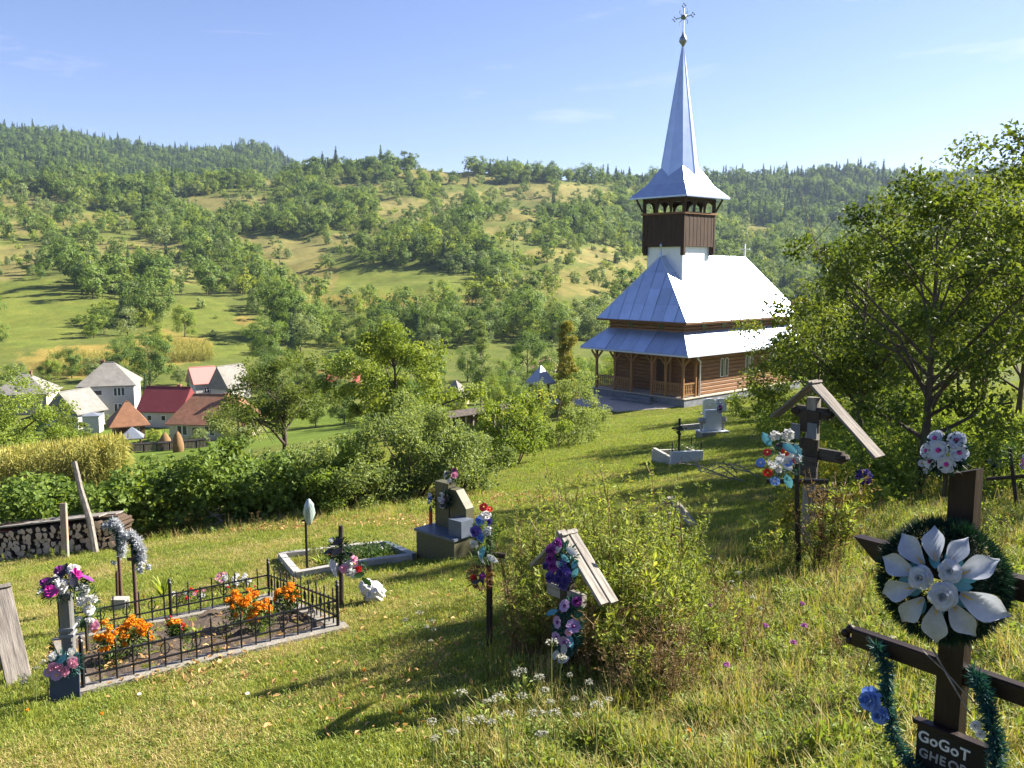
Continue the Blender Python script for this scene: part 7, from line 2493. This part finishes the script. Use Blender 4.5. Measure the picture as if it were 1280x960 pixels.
# tall weeds round the small roofed cross
def weed_src(name, seed, h, n, m, ls=0.05, asp=0.28, nb=8, bare=0.3):
    """branching stalk with narrow leaves"""
    q = np.random.RandomState(seed)
    mb = MB()
    bx, by = q.normal() * 0.09, q.normal() * 0.09
    def sp(t):
        return Vector((bx * t * t, by * t * t, -0.03 + h * t))
    mb.path([sp(t) for t in (0, 0.33, 0.66, 1.0)], [0.006, 0.005, 0.0035, 0.0015], 4, False)
    segs = [(sp(bare), sp(1.0), 1.6)]
    for k in range(nb):
        t = q.uniform(bare * 0.9, 0.92)
        a = q.rand() * 6.28
        L = h * q.uniform(0.14, 0.34) * (1.15 - 0.6 * t)
        p = sp(t)
        e = p + Vector((math.cos(a) * 0.75, math.sin(a) * 0.75, q.uniform(0.5, 1.1))).normalized() * L
        mb.path([p, p.lerp(e, 0.5) + Vector((0, 0, -0.01)), e], [0.003, 0.002, 0.001], 3, False)
        segs.append((p, e, L / h * 2.2))
    w = np.array([s_[2] for s_ in segs])
    k = q.choice(len(segs), size=n, p=w / w.sum())
    t = q.rand(n)
    A0 = np.array([tuple(s_[0]) for s_ in segs])[k]
    A1 = np.array([tuple(s_[1]) for s_ in segs])[k]
    a = q.rand(n) * 6.28
    out = np.stack([np.cos(a), np.sin(a), 0.5 + 0.5 * q.normal(size=n)], 1)
    sz = ls * q.uniform(0.55, 1.2, n)
    P = A0 + (A1 - A0) * t[:, None] + unit(out) * (sz * 0.5)[:, None]
    Nn = unit(np.stack([-np.cos(a) * 0.6, -np.sin(a) * 0.6, np.full(n, 0.9)], 1) + 0.5 * q.normal(size=(n, 3)))
    V, F = leaf_quads(P, Nn, sz, q, asp, 0.06, out * 3, 0.1)
    TV, TF = np.array(mb.v), np.array([f for f in mb.f if len(f) == 4])
    Vv, Ff, v, mi = merge([(V, F, q.rand(n), 0), (TV, TF, 0.3, 1)])
    return source(name, np_mesh(name, Vv, Ff, [m, WEEDB], v, mi))
WS = [weed_src('weed_a', 1, 0.95, 190, WEEDL), weed_src('weed_b', 2, 0.78, 170, WEEDL, 0.055, 0.32), weed_src('weed_c', 3, 1.05, 200, WEEDL, 0.045), weed_src('weed_d', 4, 0.60, 110, WEEDB, 0.034, nb=10, bare=0.2), weed_src('weed_e', 5, 0.75, 110, WEEDB, 0.032, nb=10), weed_src('weed_f', 6, 0.5, 110, WEEDL, 0.05, 0.38, nb=8, bare=0.1), weed_src('weed_g', 7, 1.1, 130, WEEDL, 0.042, 0.26, nb=3, bare=0.15), weed_src('weed_h', 8, 1.0, 120, WEEDL, 0.05, 0.24, nb=2, bare=0.12)]
q = np.random.RandomState(67)
pts, var, sc_ = [], [], []
def clump(cx, cy, rx, ry, n, opts, smin=0.8, smax=1.15, base_y=None):
    for _ in range(n):
        a, r = q.rand() * 6.28, math.sqrt(q.rand())
        g = gp(cx + rx * r * math.cos(a), cy + ry * r * math.sin(a))
        pts.append(tuple(g))
        var.append(opts[q.randint(len(opts))])
        sc_.append(q.uniform(smin, smax))
clump(685, 778, 48, 32, 56, [0, 1, 2, 2], 0.85, 1.1)
clump(775, 790, 50, 45, 95, [0, 1, 2, 2, 1], 0.85, 1.15)
clump(840, 765, 40, 42, 55, [0, 1, 2], 0.65, 1.0)
clump(660, 826, 30, 14, 34, [3, 4, 1], 0.75, 1.0)
clump(810, 850, 60, 30, 70, [3, 4, 5, 5, 1], 0.6, 0.95)
clump(790, 800, 80, 60, 60, [4, 3, 1, 0], 0.6, 1.25)
clump(745, 842, 40, 20, 40, [3, 4, 1], 0.7, 0.95)
clump(905, 800, 50, 50, 45, [5, 3, 4, 1], 0.45, 0.8)
clump(1035, 712, 24, 12, 34, [4, 4, 3, 1], 0.95, 1.4)
clump(1000, 715, 60, 16, 24, [5, 1, 3], 0.45, 0.8)
clump(400, 695, 22, 10, 14, [5, 1], 0.5, 0.8)
clump(1100, 660, 60, 14, 26, [5, 5, 3], 0.4, 0.7)
clump(1230, 690, 60, 24, 30, [5, 5, 3], 0.4, 0.7)
clump(820, 872, 55, 22, 50, [3, 4, 3], 0.45, 0.8)
clump(745, 772, 105, 42, 75, [6, 7, 6, 7, 2], 0.95, 1.3)
clump(1000, 820, 130, 90, 110, [5, 5, 3, 4], 0.25, 0.6)
clump(930, 900, 170, 45, 60, [5, 3], 0.2, 0.42)
clump(60, 700, 70, 8, 20, [5, 5], 0.35, 0.6)
clump(50, 862, 30, 10, 14, [5, 5], 0.25, 0.45)
clump(300, 662, 160, 8, 26, [5, 3], 0.35, 0.6)
P = np.array(pts)
n = len(P)
scatter('tall_weeds', 'tall leafy weeds and dry stalks standing round the roofed crosses', 'weeds', P, q.rand(n) * 6.28, np.array(sc_) * q.uniform(0.68, 1.06, n), np.array(var), WS, tilt=q.normal(size=(n, 2)) * 0.17)

# white umbels, one plant each
UMB = petalmat('umbel_white', (0.34, 0.34, 0.26), 0.3)
STEMM = leafmat('stem_green', (0.08, 0.10, 0.03), (0.16, 0.18, 0.06), None, 0.2)
def umbel_meshes(seed):
    q = np.random.RandomState(seed)
    st = MB()
    h = q.uniform(0.22, 0.36)
    heads = []
    st.path([(0, 0, -0.02), (0.01, 0.0, h * 0.5), (0.02 * q.normal(), 0.02 * q.normal(), h)], [0.004, 0.003, 0.002], 4, False)
    heads.append((Vector(st.v[-1]), q.uniform(0.022, 0.036)))
    for k in range(q.randint(0, 2)):
        a = q.rand() * 6.28
        e = Vector((math.cos(a) * 0.08, math.sin(a) * 0.08, h * q.uniform(0.7, 0.95)))
        st.path([(0.006, 0, h * 0.45), e], [0.0025, 0.0018], 4, False)
        heads.append((e, q.uniform(0.022, 0.038)))
    Ps = []
    for c, r in heads:
        m = 46
        a = q.rand(m) * 6.28
        rr_ = r * np.sqrt(q.rand(m))
        Ps.append(np.array(c) + np.stack([rr_ * np.cos(a), rr_ * np.sin(a), 0.012 - (rr_ / r) ** 2 * 0.012 + 0.004 * q.normal(size=m)], 1))
        for i in range(7):
            st.path([c - Vector((0, 0, 0.022)), c + Vector((r * 0.8 * math.cos(i * 0.9), r * 0.8 * math.sin(i * 0.9), 0.0))], [0.001, 0.0008], 3, False)
    Ps = np.concatenate(Ps)
    V, F = leaf_quads(Ps, unit(np.array([0, 0, 1.0]) + 0.35 * q.normal(size=(len(Ps), 3))), 0.010, q, 0.9, 0.05)
    sm = st.mesh('umbel_stem', STEMM)
    return sm, np_mesh('umbel_head', V, F, UMB)
UM = [umbel_meshes(s) for s in range(5)]
spots = [(612, 905), (640, 885), (655, 880), (668, 900), (690, 873), (700, 862), (715, 870), (650, 912), (630, 930), (575, 935), (560, 955), (600, 955), (540, 940), (665, 935), (590, 968), (720, 905), (740, 890), (760, 905), (690, 915), (635, 962), (520, 790), (534, 800), (540, 795), (545, 802), (870, 705), (890, 715), (905, 755), (880, 760), (925, 735), (1065, 650), (1090, 648), (1075, 660), (850, 830), (935, 770), (1110, 840), (45, 862), (60, 858), (30, 866), (700, 945), (745, 950)]
for i, (a, b) in enumerate(spots):
    g = gp(a, b + 22)
    t = thing('wild_carrot', 'white-flowered wild carrot stalk in the long grass', 'wild flower', g, float(q.rand() * 6.28), 'white wild carrots in the long grass')
    s = q.uniform(0.75, 1.25) * (1.0 if b > 840 else 0.8)
    t.scale = (s, s, s)
    sm, hm = UM[i % 5]
    link('stem', sm, t)
    link('umbel', hm, t)
CLO = m_puff(petalmat('petal_clover', (0.45, 0.16, 0.42)), 'clover_head', 40, 12)
for i, (a, b) in enumerate(((955, 808), (1003, 807), (1000, 778), (885, 778), (845, 700), (990, 830), (905, 860))):
    g = gp(a, b + 12)
    t = thing('clover_flower', 'lilac clover-like bloom in the unmown grass', 'wild flower', g, float(q.rand() * 6), 'lilac blooms in the unmown grass')
    MB().path([(0, 0, -0.02), (0.01, 0, 0.12), (0.0, 0.01, 0.19)], [0.003, 0.002, 0.002], 4, False).build('stem', STEMM, t)
    link('flower_head', CLO, t, (0, 0.01, 0.20), None, 0.045)
for i, (a, b) in enumerate(((128, 905), (500, 905), (310, 880), (455, 850), (655, 705), (175, 880), (860, 930), (35, 900))):
    g = gp(a, b)
    t = thing('dandelion', 'tiny yellow dandelion in the short turf', 'wild flower', g, 0, 'yellow dandelions in the short turf')
    MB().path([(0, 0, -0.02), (0.0, 0.0, 0.07)], [0.002, 0.002], 4, False).build('stem', STEMM, t)
    flower(t, 'daisy_white' if i % 3 == 2 else 'puff_orange', (0, 0, 0.075), (0.1, -0.3, 1), 0.03)

# dry branches
def branches(name, label, pos, n, L, r, spread, seed, m, up=0.35):
    q = np.random.RandomState(seed)
    t = thing(name, label, 'branches', pos)
    for k in range(n):
        a = q.rand() * 6.28
        p = Vector((q.normal() * spread, q.normal() * spread * 0.5, 0.02 + 0.10 * q.rand()))
        d = Vector((math.cos(a), math.sin(a), up * q.rand())).normalized() * L * q.uniform(0.5, 1.1)
        mb = MB()
        mid = p + d * 0.5 + Vector((q.normal(), q.normal(), abs(q.normal()))) * L * 0.08
        mb.path([p, mid, p + d], [r, r * 0.75, r * 0.35], 5)
        for j in range(3):
            s0 = p.lerp(p + d, q.uniform(0.3, 0.9))
            mb.path([s0, s0 + Vector((q.normal(), q.normal(), 0.6 + q.rand())) * L * 0.16], [r * 0.45, r * 0.15], 4)
        mb.build('branch', m, t)
branches('brushwood', 'heap of dry brushwood at the foot of the leafy hedge', gp(300, 652), 16, 0.9, 0.014, 0.5, 1, GRAYWOOD)
branches('brushwood', 'pale dry twigs lying behind the red and blue wreath', gp(945, 600), 9, 1.1, 0.013, 0.3, 2, GRAYWOOD, 0.6)
# dead leaves and straw fallen on the turf
LIT = leafmat('leaf_litter', (0.16, 0.09, 0.035), (0.34, 0.22, 0.09), None, 0.2)
q = np.random.RandomState(91)
n = 2600
Lp, Lv = [], []
for (cx, cy, rx, ry, m) in ((310, 655, 90, 10, 700), (500, 652, 120, 8, 250), (640, 625, 90, 10, 250), (560, 820, 500, 110, 700), (950, 860, 230, 80, 400), (180, 820, 130, 35, 300)):
    for _ in range(m):
        a, r = q.rand() * 6.28, math.sqrt(q.rand())
        rr_ = ray(cx + rx * r * math.cos(a), cy + ry * r * math.sin(a))
        Lp.append(rr_)
Lp = np.array(Lp)
tt = np.full(len(Lp), 5.0)
for _ in range(30):
    hz = terrain(Lp[:, 0] * tt, Lp[:, 1] * tt)
    tt = 0.5 * tt + 0.5 * (hz - EYE) / np.minimum(Lp[:, 2], -1e-3)
P = np.stack([Lp[:, 0] * tt, Lp[:, 1] * tt, terrain(Lp[:, 0] * tt, Lp[:, 1] * tt) + 0.03 + 0.015 * q.rand(len(tt))], 1)
V, F = leaf_quads(P, unit(np.array([0, 0, 1.0]) + 0.5 * q.normal(size=(len(P), 3))), 0.035 + 0.0022 * P[:, 1], q, 0.5, 0.15)
o = link('fallen_leaves', np_mesh('fallen_leaves', V, F, LIT, q.rand(len(P))))
tag(o, 'brown fallen leaves scattered over the turf', 'leaves', None, 'stuff')

# ================================================================== HAZE
def build_haze():
    gm = bpy.data.objects['ground'].data
    co = np.empty(len(gm.vertices) * 3, np.float32)
    gm.vertices.foreach_get('co', co)
    co = co.reshape(-1, 3)
    z0, z1 = float(co[:, 2].min()) - 1.0, float(co[:, 2].max()) + 30.0
    E = 3400.0
    o = MB().box((0, 0, (z0 + z1) / 2), (2 * E, 2 * E, z1 - z0)).build('haze', [])
    m, n, l, out = _nt('valley_haze')
    pv = n.new('ShaderNodeVolumePrincipled')
    pv.inputs['Color'].default_value = (0.55, 0.72, 1.0, 1)
    pv.inputs['Density'].default_value = 0.00007
    pv.inputs['Anisotropy'].default_value = 0.25
    l.new(pv.outputs['Volume'], out.inputs['Volume'])
    o.data.materials.append(m)
    tag(o, 'thin blue haze filling the valley air', 'haze', None, 'stuff')
build_haze()
